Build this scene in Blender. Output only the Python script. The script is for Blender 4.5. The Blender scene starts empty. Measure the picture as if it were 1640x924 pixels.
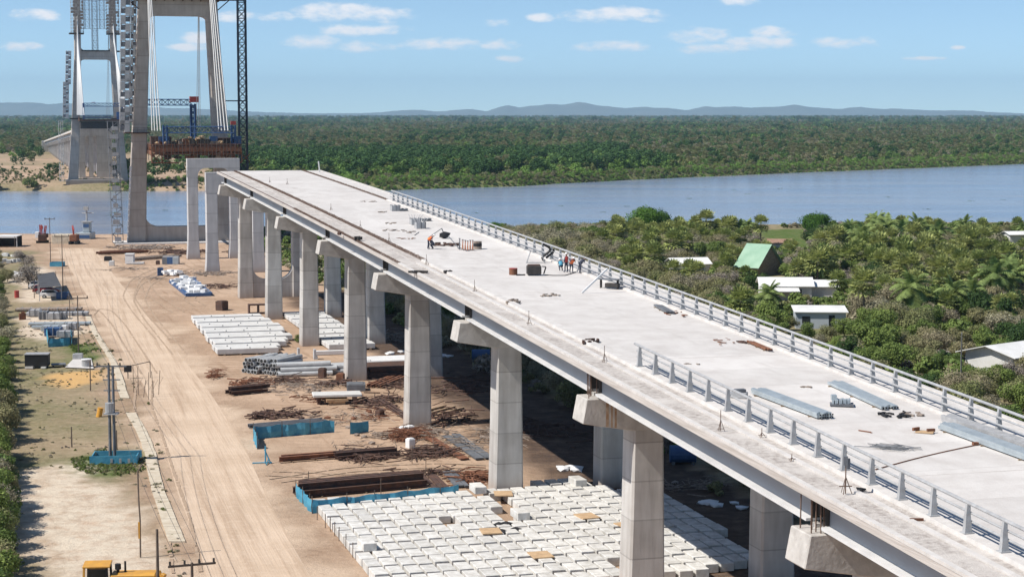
import bpy, bmesh, math, random
import numpy as np
from mathutils import Vector, Matrix
R = math.radians
random.seed(7); rng = np.random.default_rng(7)
SC = bpy.context.scene
COL = SC.collection
# ------------------------------------------------------------------ camera, light, exposure
F = 2950.0; H = 32.0
P = math.atan(279 / F); cp, sp = math.cos(P), math.sin(P)
cam = bpy.data.cameras.new('camera'); camo = bpy.data.objects.new('camera', cam); COL.objects.link(camo)
cam.sensor_width = 36; cam.lens = F / 1640 * 36; cam.clip_start = 1; cam.clip_end = 90000
camo.location = (0, 0, H); camo.rotation_euler = (math.pi / 2 - P, 0, 0)
SC.camera = camo
SUN_AZ = Vector((-0.752, -0.290, 0)).normalized(); SUN_EL = R(50.5)
sun = bpy.data.lights.new('sun', 'SUN'); suno = bpy.data.objects.new('sun', sun); COL.objects.link(suno)
sun.energy = 5.0; sun.angle = R(0.53); sun.color = (1.0, 0.95, 0.87)
sd = Vector((SUN_AZ.x * math.cos(SUN_EL), SUN_AZ.y * math.cos(SUN_EL), math.sin(SUN_EL)))
suno.rotation_euler = sd.to_track_quat('Z', 'Y').to_euler()
suno.location = (0, 0, 200)
SC.view_settings.view_transform = 'Standard'; SC.view_settings.look = 'None'
SC.view_settings.gamma = 1; SC.view_settings.use_curve_mapping = False
SC.view_settings.exposure = 0.25
SKY_STRENGTH = 0.08
CLOUDS = [(70,27,38,9),(30,76,36,7),(380,30,45,9),(440,31,32,9),(545,22,60,13),(600,28,55,12),(575,50,70,9),(505,69,40,11),(590,76,50,8),
          (680,72,50,8),(735,70,52,9),(800,38,22,7),(865,30,22,6),(930,27,40,9),(1000,26,62,12),(975,77,50,8),(815,96,24,5),(800,73,35,7),
          (1110,60,46,11),(1150,80,62,8),(1235,54,40,9),(1215,70,62,10),(1347,69,52,8),(1190,4,30,8),(330,62,34,8),(300,78,40,5),
          (1475,95,30,3),(1530,78,12,3),(240,75,30,6)]

def world():
    w = bpy.data.worlds.new('World'); SC.world = w; w.use_nodes = True
    nt = w.node_tree; N = nt.nodes; L = nt.links
    for n in list(N): N.remove(n)
    out = N.new('ShaderNodeOutputWorld'); bg = N.new('ShaderNodeBackground'); L.new(bg.outputs[0], out.inputs[0])
    def m(op, a, b=None, c=None):
        n = N.new('ShaderNodeMath'); n.operation = op
        for i, x in enumerate((a, b, c)):
            if x is None: continue
            if isinstance(x, (int, float)): n.inputs[i].default_value = x
            else: L.new(x, n.inputs[i])
        return n.outputs[0]
    tc = N.new('ShaderNodeTexCoord'); sx = N.new('ShaderNodeSeparateXYZ'); L.new(tc.outputs['Generated'], sx.inputs[0])
    # the sky lookup is raised a little so that the low band above the horizon has clear-air blue
    sk = N.new('ShaderNodeTexSky'); sk.sky_type = 'NISHITA'; sk.sun_disc = False
    sk.sun_elevation = SUN_EL; sk.sun_rotation = math.atan2(SUN_AZ.x, SUN_AZ.y)
    sk.air_density = 1.0; sk.dust_density = 0.15; sk.ozone_density = 2.0; sk.altitude = 100
    zz = m('ADD', m('MULTIPLY', m('MAXIMUM', sx.outputs[2], 0), 1.6), 0.055)
    cx = N.new('ShaderNodeCombineXYZ'); L.new(sx.outputs[0], cx.inputs[0]); L.new(sx.outputs[1], cx.inputs[1]); L.new(zz, cx.inputs[2])
    nm = N.new('ShaderNodeVectorMath'); nm.operation = 'NORMALIZE'; L.new(cx.outputs[0], nm.inputs[0]); L.new(nm.outputs[0], sk.inputs[0])
    low = m('MAXIMUM', m('SUBTRACT', 1.0, m('MULTIPLY', m('MAXIMUM', sx.outputs[2], 0), 3.2)), 0)
    gain = m('ADD', 1.0, m('MULTIPLY', m('MULTIPLY', low, low), .80))
    gv = N.new('ShaderNodeVectorMath'); gv.operation = 'SCALE'; L.new(sk.outputs[0], gv.inputs[0]); L.new(gain, gv.inputs['Scale'])
    gt = N.new('ShaderNodeVectorMath'); gt.operation = 'MULTIPLY'; L.new(gv.outputs[0], gt.inputs[0]); gt.inputs[1].default_value = (.96, 1.06, 1.10)
    yy = m('MAXIMUM', m('ABSOLUTE', sx.outputs[1]), 0.05)
    a = m('MULTIPLY', m('DIVIDE', sx.outputs[0], yy), F); b = m('MULTIPLY', m('DIVIDE', sx.outputs[2], yy), F)
    cv = N.new('ShaderNodeCombineXYZ'); L.new(m('MULTIPLY', a, 1 / 60), cv.inputs[0]); L.new(m('MULTIPLY', b, 1 / 26), cv.inputs[1])
    nz = N.new('ShaderNodeTexNoise'); nz.inputs['Scale'].default_value = 1.0; nz.inputs['Detail'].default_value = 7; nz.inputs['Roughness'].default_value = 0.62
    L.new(cv.outputs[0], nz.inputs[0])
    nsub = m('SUBTRACT', nz.outputs[0], 0.5)
    acc = None
    for (px, py, hw, hh) in CLOUDS:
        dx = m('MULTIPLY', m('SUBTRACT', a, px - 820), 1 / (hw * 1.15)); dy = m('MULTIPLY', m('SUBTRACT', b, 183 - py), 1 / (hh * 1.25))
        e = m('SUBTRACT', 1.0, m('ADD', m('MULTIPLY', dx, dx), m('MULTIPLY', dy, dy)))
        acc = e if acc is None else m('MAXIMUM', acc, e)
    acc = m('MAXIMUM', acc, -1.2)
    d = m('ADD', m('MULTIPLY', acc, 0.9), m('MULTIPLY', nsub, 4.2))
    mr = N.new('ShaderNodeMapRange'); mr.interpolation_type = 'SMOOTHSTEP'; mr.inputs['From Min'].default_value = -0.1; mr.inputs['From Max'].default_value = 1.25
    mr.inputs['To Max'].default_value = 0.92
    L.new(d, mr.inputs[0])
    mix = N.new('ShaderNodeMix'); mix.data_type = 'RGBA'; L.new(mr.outputs[0], mix.inputs[0]); L.new(gt.outputs[0], mix.inputs[6])
    mix.inputs[7].default_value = (11.6, 11.3, 11.3, 1)
    L.new(mix.outputs[2], bg.inputs[0]); bg.inputs[1].default_value = SKY_STRENGTH
world()

# ------------------------------------------------------------------ frames of reference
TH = math.atan(820 / F * cp)
U = np.array([-math.sin(TH), math.cos(TH)]); V_ = np.array([math.cos(TH), math.sin(TH)])
def W(s, v, z=0.0):
    return (s * U[0] + v * V_[0], s * U[1] + v * V_[1], z)
ROT = TH     # yaw that turns local +X to across the bridge and local +Y along it
def ray(px, py):
    x = (px - 820) / F; y = -(py - 462) / F
    return (x, cp + y * sp, -sp + y * cp)
def at(px, py, z=0.0):
    r = ray(px, py); t = (z - H) / r[2]
    return (r[0] * t, r[1] * t, z)
def proj(p):
    x, y, z = p[0], p[1], p[2] - H
    d = y * cp - z * sp; yy = y * sp + z * cp
    return 820 + F * x / d, 462 - F * yy / d, d
def sv(p): return p[0] * U[0] + p[1] * U[1], p[0] * V_[0] + p[1] * V_[1]
def zb(s): return 10.72 + .04415 * s - 3.25e-5 * s * s          # underside of the deck slab
def ondeck(px, py, off=.45):
    z = 17.0
    for i in range(60):
        q = at(px, py, z); s, v = sv(q); z = .5 * z + .5 * (zb(s) + off)
    return s, v, z

# ------------------------------------------------------------------ materials
def mat(name, c1, c2=None, scale=1.0, rough=.85, bump=0.0, metal=0.0, detail=5, lo=.35, hi=.65, c3=None, scale3=.1, stretch=None, bscale=None, spec=None, rand=0.0):
    m_ = bpy.data.materials.new(name); m_.use_nodes = True
    nt = m_.node_tree; N = nt.nodes; L = nt.links; b = N['Principled BSDF']
    b.inputs['Roughness'].default_value = rough; b.inputs['Metallic'].default_value = metal
    if spec is not None: b.inputs['Specular IOR Level'].default_value = spec
    if c2 is None:
        b.inputs['Base Color'].default_value = (*c1, 1)
        m_['b'] = 1
    geo = N.new('ShaderNodeNewGeometry'); src = geo.outputs['Position']
    if stretch:
        mp = N.new('ShaderNodeMapping'); mp.inputs['Scale'].default_value = stretch; mp.inputs['Rotation'].default_value = (0, 0, -TH)
        mp.vector_type = 'POINT'
        r0 = N.new('ShaderNodeVectorRotate'); r0.rotation_type = 'Z_AXIS'; r0.inputs['Angle'].default_value = -TH
        L.new(src, r0.inputs[0]); mp.inputs['Rotation'].default_value = (0, 0, 0); L.new(r0.outputs[0], mp.inputs[0]); src = mp.outputs[0]
    col = None
    if c2 is not None:
        nz = N.new('ShaderNodeTexNoise'); nz.inputs['Scale'].default_value = scale; nz.inputs['Detail'].default_value = detail; nz.inputs['Roughness'].default_value = .62
        L.new(src, nz.inputs[0])
        mr = N.new('ShaderNodeMapRange'); mr.inputs[1].default_value = lo; mr.inputs[2].default_value = hi; L.new(nz.outputs[0], mr.inputs[0])
        mx = N.new('ShaderNodeMix'); mx.data_type = 'RGBA'; L.new(mr.outputs[0], mx.inputs[0]); mx.inputs[6].default_value = (*c1, 1); mx.inputs[7].default_value = (*c2, 1)
        col = mx.outputs[2]
        if c3 is not None:
            n3 = N.new('ShaderNodeTexNoise'); n3.inputs['Scale'].default_value = scale3; n3.inputs['Detail'].default_value = 4
            L.new(src, n3.inputs[0])
            m3 = N.new('ShaderNodeMapRange'); m3.inputs[1].default_value = .45; m3.inputs[2].default_value = .68; L.new(n3.outputs[0], m3.inputs[0])
            x3 = N.new('ShaderNodeMix'); x3.data_type = 'RGBA'; L.new(m3.outputs[0], x3.inputs[0]); L.new(col, x3.inputs[6]); x3.inputs[7].default_value = (*c3, 1)
            col = x3.outputs[2]
    if rand:
        oi = N.new('ShaderNodeObjectInfo'); hs = N.new('ShaderNodeHueSaturation')
        a = N.new('ShaderNodeMapRange'); a.inputs[3].default_value = 1 - rand; a.inputs[4].default_value = 1 + rand; L.new(oi.outputs['Random'], a.inputs[0])
        L.new(a.outputs[0], hs.inputs['Value'])
        if col is None: hs.inputs['Color'].default_value = (*c1, 1)
        else: L.new(col, hs.inputs['Color'])
        col = hs.outputs[0]
    if col is not None: L.new(col, b.inputs['Base Color'])
    if bump:
        nb = N.new('ShaderNodeTexNoise'); nb.inputs['Scale'].default_value = bscale or scale * 4; nb.inputs['Detail'].default_value = 4; L.new(src, nb.inputs[0])
        bp = N.new('ShaderNodeBump'); bp.inputs['Strength'].default_value = 1; bp.inputs['Distance'].default_value = bump; L.new(nb.outputs[0], bp.inputs['Height'])
        L.new(bp.outputs[0], b.inputs['Normal'])
    return m_

def deck_mat():
    m_ = bpy.data.materials.new('deck_concrete'); m_.use_nodes = True; nt = m_.node_tree; N = nt.nodes; L = nt.links; b = N['Principled BSDF']; b.inputs['Roughness'].default_value = .88
    geo = N.new('ShaderNodeNewGeometry'); r0 = N.new('ShaderNodeVectorRotate'); r0.rotation_type = 'Z_AXIS'; r0.inputs['Angle'].default_value = -TH; L.new(geo.outputs['Position'], r0.inputs[0]); P_ = r0.outputs[0]
    def noise(sc, det, st=(1, 1, 1), ro=.65, dist=0):
        mp = N.new('ShaderNodeMapping'); mp.inputs['Scale'].default_value = st; L.new(P_, mp.inputs[0]); q = N.new('ShaderNodeTexNoise'); q.inputs['Scale'].default_value = sc; q.inputs['Detail'].default_value = det; q.inputs['Roughness'].default_value = ro; q.inputs['Distortion'].default_value = dist; L.new(mp.outputs[0], q.inputs[0]); return q.outputs[0]
    def mr(x, a, c, t=1.0):
        q = N.new('ShaderNodeMapRange'); q.inputs[1].default_value = a; q.inputs[2].default_value = c; q.inputs[4].default_value = t; L.new(x, q.inputs[0]); return q.outputs[0]
    def mix(f, a, c):
        q = N.new('ShaderNodeMix'); q.data_type = 'RGBA'; L.new(f, q.inputs[0])
        for k, x in ((6, a), (7, c)):
            if isinstance(x, tuple): q.inputs[k].default_value = (*x, 1)
            else: L.new(x, q.inputs[k])
        return q.outputs[2]
    def m(op, a, b_=None):
        n = N.new('ShaderNodeMath'); n.operation = op
        for i, x in enumerate((a, b_)):
            if x is None: continue
            if isinstance(x, (int, float)): n.inputs[i].default_value = x
            else: L.new(x, n.inputs[i])
        return n.outputs[0]
    sx = N.new('ShaderNodeSeparateXYZ'); L.new(P_, sx.inputs[0])
    c = mix(mr(noise(.5, 10), .38, .68), (.60, .57, .545), (.50, .465, .44))
    c = mix(mr(noise(.13, 6, (1, .5, 1), .6, .6), .5, .68, .8), c, (.655, .625, .60))
    c = mix(mr(noise(.7, 9, (1, .14, 1), .7), .54, .74, .55), c, (.40, .365, .34))
    c = mix(mr(noise(2.4, 8, (1, 1, 1), .75), .60, .76, .6), c, (.36, .325, .30))
    pour = m('DIVIDE', sx.outputs[1], 5.77); wn = N.new('ShaderNodeTexWhiteNoise'); wn.noise_dimensions = '1D'; L.new(m('FLOOR', pour), wn.inputs['W'])
    hs = N.new('ShaderNodeHueSaturation'); L.new(c, hs.inputs['Color']); L.new(m('ADD', .95, m('MULTIPLY', wn.outputs[0], .09)), hs.inputs['Value'])
    ln = m('MULTIPLY', m('LESS_THAN', m('FRACT', pour), .012), .35); c = mix(ln, hs.outputs[0], (.33, .30, .28))
    L.new(c, b.inputs['Base Color']); bp = N.new('ShaderNodeBump'); bp.inputs['Distance'].default_value = .025; L.new(noise(5, 8), bp.inputs['Height']); L.new(bp.outputs[0], b.inputs['Normal'])
    return m_

def pier_mat(name, c1, c2, lift=2.6):
    """concrete cast in lifts: thin construction joints, faint run-off streaks, form-board tone changes per lift"""
    m_ = bpy.data.materials.new(name); m_.use_nodes = True
    nt = m_.node_tree; N = nt.nodes; L = nt.links; b = N['Principled BSDF']; b.inputs['Roughness'].default_value = .8
    def m(op, a, b=None, c=None):
        n = N.new('ShaderNodeMath'); n.operation = op
        for i, x in enumerate((a, b, c)):
            if x is None: continue
            if isinstance(x, (int, float)): n.inputs[i].default_value = x
            else: L.new(x, n.inputs[i])
        return n.outputs[0]
    geo = N.new('ShaderNodeNewGeometry'); sx = N.new('ShaderNodeSeparateXYZ'); L.new(geo.outputs['Position'], sx.inputs[0])
    mp = N.new('ShaderNodeMapping'); mp.inputs['Scale'].default_value = (1, 1, .12); L.new(geo.outputs['Position'], mp.inputs[0])
    n1 = N.new('ShaderNodeTexNoise'); n1.inputs['Scale'].default_value = 1.6; n1.inputs['Detail'].default_value = 6; L.new(mp.outputs[0], n1.inputs[0])
    n2 = N.new('ShaderNodeTexNoise'); n2.inputs['Scale'].default_value = .45; n2.inputs['Detail'].default_value = 5; L.new(geo.outputs['Position'], n2.inputs[0])
    q = m('DIVIDE', sx.outputs[2], lift); fr = m('FRACT', q)
    joint = m('LESS_THAN', fr, .035)
    wn = N.new('ShaderNodeTexWhiteNoise'); wn.noise_dimensions = '1D'; L.new(m('FLOOR', q), wn.inputs['W'])
    f = m('ADD', m('MULTIPLY', n1.outputs[0], .6), m('MULTIPLY', n2.outputs[0], .6)); f = m('ADD', f, m('MULTIPLY', wn.outputs[0], .16))
    mr = N.new('ShaderNodeMapRange'); mr.inputs[1].default_value = .50; mr.inputs[2].default_value = .84; L.new(f, mr.inputs[0])
    mx = N.new('ShaderNodeMix'); mx.data_type = 'RGBA'; L.new(mr.outputs[0], mx.inputs[0]); mx.inputs[6].default_value = (*c1, 1); mx.inputs[7].default_value = (*c2, 1)
    jx = N.new('ShaderNodeMix'); jx.data_type = 'RGBA'; L.new(m('MULTIPLY', joint, .45), jx.inputs[0]); L.new(mx.outputs[2], jx.inputs[6]); jx.inputs[7].default_value = (c1[0] * .5, c1[1] * .5, c1[2] * .5, 1)
    spl = m('MULTIPLY', m('SUBTRACT', 1.0, m('MINIMUM', m('DIVIDE', m('MAXIMUM', sx.outputs[2], 0), m('ADD', .5, m('MULTIPLY', n2.outputs[0], 2.2))), 1.0)), .55)
    sx2 = N.new('ShaderNodeMix'); sx2.data_type = 'RGBA'; L.new(spl, sx2.inputs[0]); L.new(jx.outputs[2], sx2.inputs[6]); sx2.inputs[7].default_value = (.30, .21, .15, 1)
    L.new(sx2.outputs[2], b.inputs['Base Color'])
    bp = N.new('ShaderNodeBump'); bp.inputs['Distance'].default_value = .03; L.new(n1.outputs[0], bp.inputs['Height']); L.new(bp.outputs[0], b.inputs['Normal'])
    return m_

M = {}
M['pier'] = pier_mat('pier_concrete', (.37, .345, .32), (.55, .53, .505))
M['cap'] = mat('cap_concrete', (.40, .375, .35), (.53, .505, .475), 1.3, .8, .02)
M['portal'] = pier_mat('portal_concrete', (.43, .42, .42), (.54, .53, .53), 4.0)
M['tower'] = pier_mat('tower_concrete', (.36, .31, .27), (.47, .42, .375), 4.2)
M['deck'] = deck_mat()
M['ledge'] = mat('fresh_ledge_concrete', (.62, .59, .565), (.50, .47, .445), 1.2, .85, .01, detail=8)
M['rough'] = mat('rough_cast_strip', (.50, .46, .425), (.26, .22, .20), 3.2, .95, .04, detail=9, lo=.42, hi=.70, c3=(.56, .52, .485), scale3=.35)
M['curbside'] = mat('slab_edge_concrete', (.55, .51, .48), (.40, .36, .33), 2.5, .9, .02, detail=8, stretch=(.5, .08, 2))
M['girder'] = mat('girder_web_shade', (.30, .325, .36), (.25, .27, .305), .4, .55, 0, stretch=(1, .3, 1))  # blue-grey puts the shade under the slab overhang into the web colour
M['flange'] = mat('girder_flange_sunlit', (.66, .66, .66), (.55, .55, .56), .8, .5)  # pale tone puts the sunlight catching the flange into its colour
M['dark'] = mat('dark_gap_steel', (.03, .028, .026), (.06, .05, .045), 3, .8)
M['galv'] = mat('galvanised_steel', (.44, .44, .445), (.33, .33, .335), 2.5, .5, metal=.1, stretch=(1, 1, 1))
M['galvb'] = mat('galvanised_tube', (.44, .49, .52), (.34, .39, .42), 1.5, .45, metal=.3)
M['rust'] = mat('rusty_steel', (.13, .055, .032), (.24, .10, .05), 1.6, .85, .01, detail=8)
M['rustd'] = mat('dark_rust', (.055, .035, .03), (.12, .06, .04), 2.2, .85, .01, detail=8)
M['rebar'] = mat('rebar_steel', (.12, .075, .055), (.17, .11, .08), 3, .8)
M['greysteel'] = mat('grey_primer_steel', (.17, .18, .20), (.10, .105, .115), 1.2, .6, detail=6)
M['white'] = mat('white_paint', (.76, .76, .76), (.66, .66, .66), .7, .55)
M['panel'] = mat('white_precast', (.64, .635, .62), (.52, .51, .495), .7, .7, .01, detail=8)
M['block'] = mat('block_concrete', (.66, .645, .62), (.46, .44, .405), 1.4, .88, .01, detail=9, rand=.10)
M['pvc'] = mat('grey_pipe', (.52, .535, .55), (.40, .415, .43), 1.2, .5)
M['hole'] = mat('pipe_bore', (.02, .02, .02), rough=.9)
M['bluenet'] = mat('blue_mesh_netting', (.035, .22, .36), (.09, .33, .45), .9, .7, .03)
M['blue'] = mat('blue_paint', (.03, .08, .20), (.05, .11, .24), 1.5, .5)
M['navy'] = mat('navy_lattice_paint', (.018, .028, .05), (.03, .04, .07), 2, .55)
M['orange'] = mat('orange_fabric', (.75, .17, .05), rough=.8)
M['prop'] = mat('orange_primer', (.40, .13, .06), (.52, .25, .15), 5, .8)
M['redpaint'] = mat('red_paint', (.42, .05, .04), (.30, .05, .04), 1, .5)
M['yellow'] = mat('machine_yellow', (.68, .34, .04), (.50, .25, .05), 1.2, .5, detail=7)
M['glass'] = mat('dark_glass', (.02, .025, .03), rough=.08)
M['tyre'] = mat('rubber', (.02, .02, .02), rough=.85)
M['cloth'] = mat('navy_work_cloth', (.03, .035, .06), (.05, .055, .08), 8, .9)
M['skin'] = mat('skin', (.33, .18, .12), rough=.6)
M['wood'] = mat('weathered_timber', (.22, .15, .09), (.36, .27, .18), 3, .85, .01, stretch=(1, .2, 1))
M['pole'] = mat('pole_timber', (.10, .075, .06), (.17, .13, .10), 2, .9)
M['polec'] = mat('concrete_pole', (.30, .29, .28), (.22, .21, .20), 1.5, .8)
M['roofw'] = mat('white_sheet_roof', (.80, .79, .77), (.66, .65, .62), .35, .5, detail=6)
M['roofg'] = mat('green_sheet_roof', (.22, .37, .26), (.30, .45, .33), .4, .55)
M['rooft'] = mat('brown_tile_roof', (.26, .15, .10), (.34, .22, .16), 1.0, .8)
M['roofd'] = mat('dark_shade_cloth', (.045, .045, .05), (.075, .075, .08), .8, .9)
M['wall'] = mat('white_wall', (.62, .62, .61), (.52, .52, .50), .6, .85)
M['wallg'] = mat('white_wall_shaded', (.42, .46, .50), (.35, .39, .43), .5, .85)  # white wall with its bluish shade put into the colour
M['path'] = mat('path_concrete', (.60, .53, .42), (.46, .38, .28), 1.3, .9, .01, detail=9)
M['black'] = mat('black_plastic', (.012, .012, .014), rough=.7)
M['carred'] = mat('dark_red_car_paint', (.16, .012, .018), rough=.25)
M['carwhite'] = mat('white_car_paint', (.75, .75, .76), rough=.25)
M['wire'] = mat('cable_black', (.03, .03, .03), rough=.7)
M['stay'] = mat('white_stay_sheath', (.72, .71, .69), rough=.5)
M['stayd'] = mat('grey_strand', (.32, .33, .35), rough=.5)
M['plank'] = mat('new_plywood', (.55, .38, .22), (.42, .28, .16), 2, .8)
M['rubble'] = mat('debris', (.16, .12, .10), (.36, .30, .25), 3, .95, .02)

# ------------------------------------------------------------------ mesh builder
ORG = {}
class MB:
    def __init__(s): s.v = []; s.f = []
    def quad(s, a, b, c, d): n = len(s.v); s.v += [a, b, c, d]; s.f.append((n, n + 1, n + 2, n + 3))
    def hexa(s, p):                       # p: 4 bottom, 4 top (same winding, ccw from above)
        n = len(s.v); s.v += [tuple(q) for q in p]
        s.f += [(n + 3, n + 2, n + 1, n), (n + 4, n + 5, n + 6, n + 7)] + [(n + i, n + (i + 1) % 4, n + 4 + (i + 1) % 4, n + 4 + i) for i in range(4)]
    def box(s, c, size, yaw=0.0, pitch=0.0):  # centre, (x,y,z) sizes
        hx, hy, hz = size[0] / 2, size[1] / 2, size[2] / 2; ca, sa = math.cos(yaw), math.sin(yaw)
        pts = []
        for z in (-hz, hz):
            for x, y in ((-hx, -hy), (hx, -hy), (hx, hy), (-hx, hy)):
                zz = z + y * math.tan(pitch) if pitch else z
                pts.append((c[0] + x * ca - y * sa, c[1] + x * sa + y * ca, c[2] + zz))
        s.hexa(pts)
    def sbox(s, s0, s1, v0, v1, z0, z1):  # box in the bridge frame
        s.hexa([W(s0, v0, z0), W(s0, v1, z0), W(s1, v1, z0), W(s1, v0, z0), W(s0, v0, z1), W(s0, v1, z1), W(s1, v1, z1), W(s1, v0, z1)])
    def bar(s, a, b, w, h=None):          # square bar
        s.tube(a, b, w * .7071, n=4, twist=math.pi / 4)
    def tube(s, a, b, r, r2=None, n=6, cap=True, twist=0.0):
        a = Vector(a); b = Vector(b); d = b - a
        if d.length < 1e-6: return
        d.normalize(); up = Vector((0, 0, 1)) if abs(d.z) < .95 else Vector((0, 1, 0))
        x = d.cross(up).normalized(); y = x.cross(d); r2 = r if r2 is None else r2; k = len(s.v)
        for p, rr in ((a, r), (b, r2)):
            for i in range(n):
                t = 2 * math.pi * i / n + twist
                s.v.append(tuple(p + x * math.cos(t) * rr + y * math.sin(t) * rr))
        for i in range(n): s.f.append((k + i, k + (i + 1) % n, k + n + (i + 1) % n, k + n + i))
        if cap: s.f.append(tuple(k + n - 1 - i for i in range(n))); s.f.append(tuple(k + n + i for i in range(n)))
    def poly(s, pts, r, n=5):
        for a, b in zip(pts[:-1], pts[1:]): s.tube(a, b, r, n=n)
    def loft(s, rings):                   # rings: lists of points, closed, same count
        n = len(rings[0]); k = len(s.v)
        for r_ in rings: s.v += [tuple(p) for p in r_]
        for j in range(len(rings) - 1):
            for i in range(n):
                a = k + j * n + i; b = k + j * n + (i + 1) % n
                s.f.append((a, b, b + n, a + n))
        s.f.append(tuple(k + n - 1 - i for i in range(n))); s.f.append(tuple(k + (len(rings) - 1) * n + i for i in range(n)))
    def prism(s, pts, fa, fb):            # 2D outline, two mapping functions to 3D ends
        n = len(pts); k = len(s.v)
        s.v += [fa(*p) for p in pts] + [fb(*p) for p in pts]
        s.f.append(tuple(k + i for i in range(n))); s.f.append(tuple(k + 2 * n - 1 - i for i in range(n)))
        for i in range(n): s.f.append((k + (i + 1) % n, k + i, k + n + i, k + n + (i + 1) % n))
    def sweep(s, profile, stations, zf):  # profile [(v,dz)] swept along stations
        rings = [[W(st, v, zf(st) + dz) for v, dz in profile] for st in stations]
        s.loft(rings)
    def blob(s, c, r, seed=0, sub=1, flat=.6):
        bm = bmesh.new(); bmesh.ops.create_icosphere(bm, subdivisions=sub, radius=1); rr = random.Random(seed); k = len(s.v)
        for v in bm.verts:
            q = 1 + rr.uniform(-.28, .28); s.v.append((c[0] + v.co.x * r * q, c[1] + v.co.y * r * q, c[2] + v.co.z * r * q * flat))
        s.f += [tuple(k + v.index for v in f.verts) for f in bm.faces]; bm.free()
    def build(s, name, m, parent=None, origin=None, smooth=False, bevel=0, fix=True):
        me = bpy.data.meshes.new(name)
        o = bpy.data.objects.new(name, me); COL.objects.link(o)
        if parent is not None: og = ORG[parent]
        else: og = Vector(origin) if origin is not None else Vector((0, 0, 0))
        ox, oy, oz = og
        me.from_pydata([(x - ox, y - oy, z - oz) for x, y, z in s.v], [], s.f)
        me.materials.append(m if not isinstance(m, str) else M[m])
        if fix or bevel:
            bm = bmesh.new(); bm.from_mesh(me)
            if fix: bmesh.ops.recalc_face_normals(bm, faces=bm.faces)
            if bevel: bmesh.ops.bevel(bm, geom=[e for e in bm.edges if len(e.link_faces) == 2 and e.calc_face_angle(0) > .5], offset=bevel, segments=1, affect='EDGES')
            bm.to_mesh(me); bm.free()
        if smooth:
            for p in me.polygons: p.use_smooth = True
        ORG[o] = og
        if parent is not None: o.parent = parent
        else: o.location = og
        return o
def tag(o, label=None, cat=None, group=None, kind=None):
    if label: o['label'] = label
    if cat: o['category'] = cat
    if group: o['group'] = group
    if kind: o['kind'] = kind
    return o
def thing(name, loc, label, cat, group=None):
    o = bpy.data.objects.new(name, None); COL.objects.link(o); o.location = loc; o.empty_display_size = .5
    ORG[o] = Vector(loc); return tag(o, label, cat, group)
KIDS = {}
def dup(root, loc, rz=0, sc=1.0, label=None, group=None):
    def cpy(o, par):
        c = o.copy(); COL.objects.link(c)
        if par is not None: c.parent = par
        for ch in KIDS.get(o, []): cpy(ch, c)
        return c
    c = cpy(root, None); c.location = loc; c.rotation_euler = (0, 0, rz); c.scale = (sc, sc, sc) if not isinstance(sc, tuple) else sc
    if label: c['label'] = label
    if group: c['group'] = group
    return c
def reg(root):
    def rec(o):
        KIDS[o] = [c for c in bpy.data.objects if c.parent == o]
        for c in KIDS[o]: rec(c)
    rec(root); return root

# ================================================================== LARGE STRUCTURE
# ------------------------------------------------------------------ ground
def interp(x, xs, ys): return np.interp(x, xs, ys)
def y_near(x): return interp(x, [-400, -150, -60, 0, 60, 160, 400], [512, 505, 500, 510, 545, 560, 590])
def y_far(x): return interp(x, [-2500, -900, -400, -210, -59, 0, 62, 188, 373, 800, 2500], [840, 850, 858, 866, 870, 921, 1009, 1150, 1340, 1760, 3200])
WATER_Z = -4.0
def smooth(t): t = np.clip(t, 0, 1); return t * t * (3 - 2 * t)
def vnoise(x, y, sc, seed=0):
    x = x / sc; y = y / sc; xi = np.floor(x).astype(int); yi = np.floor(y).astype(int); fx = smooth(x - xi); fy = smooth(y - yi)
    def h(a, b):
        n = (a * 374761393 + b * 668265263 + seed * 974711) & 0x7fffffff
        n = ((n ^ (n >> 13)) * 1274126177) & 0x7fffffff
        return ((n ^ (n >> 16)) & 0xffff) / 65535.0
    return (h(xi, yi) * (1 - fx) + h(xi + 1, yi) * fx) * (1 - fy) + (h(xi, yi + 1) * (1 - fx) + h(xi + 1, yi + 1) * fx) * fy
def fbm(x, y, sc, seed=0, o=4):
    r = 0; a = .5; t = 0
    for i in range(o): r = r + a * vnoise(x, y, sc / 2 ** i, seed + i * 17); t += a; a *= .55
    return r / t
def terrain_z(x, y):
    yn = y_near(x) + 10 * (fbm(x, y, 40, 3) - .5); yf = y_far(x) + 16 * (fbm(x, y, 50, 5) - .5)
    bank = smooth((y - (yn - 9)) / 14); z = -7.0 * bank
    z2 = -7.0 + 6.6 * smooth((y - (yf - 9)) / 22)
    z = np.where(y > (yn + yf) / 2, z2, z)
    return z
def inpoly(px, py, poly):
    ins = np.zeros(px.shape, bool); n = len(poly); j = n - 1
    for i in range(n):
        xi, yi = poly[i][:2]; xj, yj = poly[j][:2]
        c = ((yi > py) != (yj > py)) & (px < (xj - xi) * (py - yi) / (yj - yi + 1e-12) + xi); ins ^= c; j = i
    return ins
def edge_dist(px, py, poly):
    d = np.full(px.shape, 1e9); n = len(poly)
    for i in range(n):
        ax, ay = poly[i][:2]; bx, by = poly[(i + 1) % n][:2]; dx, dy = bx - ax, by - ay; L2 = dx * dx + dy * dy + 1e-9
        t = np.clip(((px - ax) * dx + (py - ay) * dy) / L2, 0, 1); d = np.minimum(d, np.hypot(px - ax - t * dx, py - ay - t * dy))
    return np.where(inpoly(px, py, poly), d, -d)
def pxpoly(pts, z=0): return [at(x, y, z) for x, y in pts]

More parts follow.
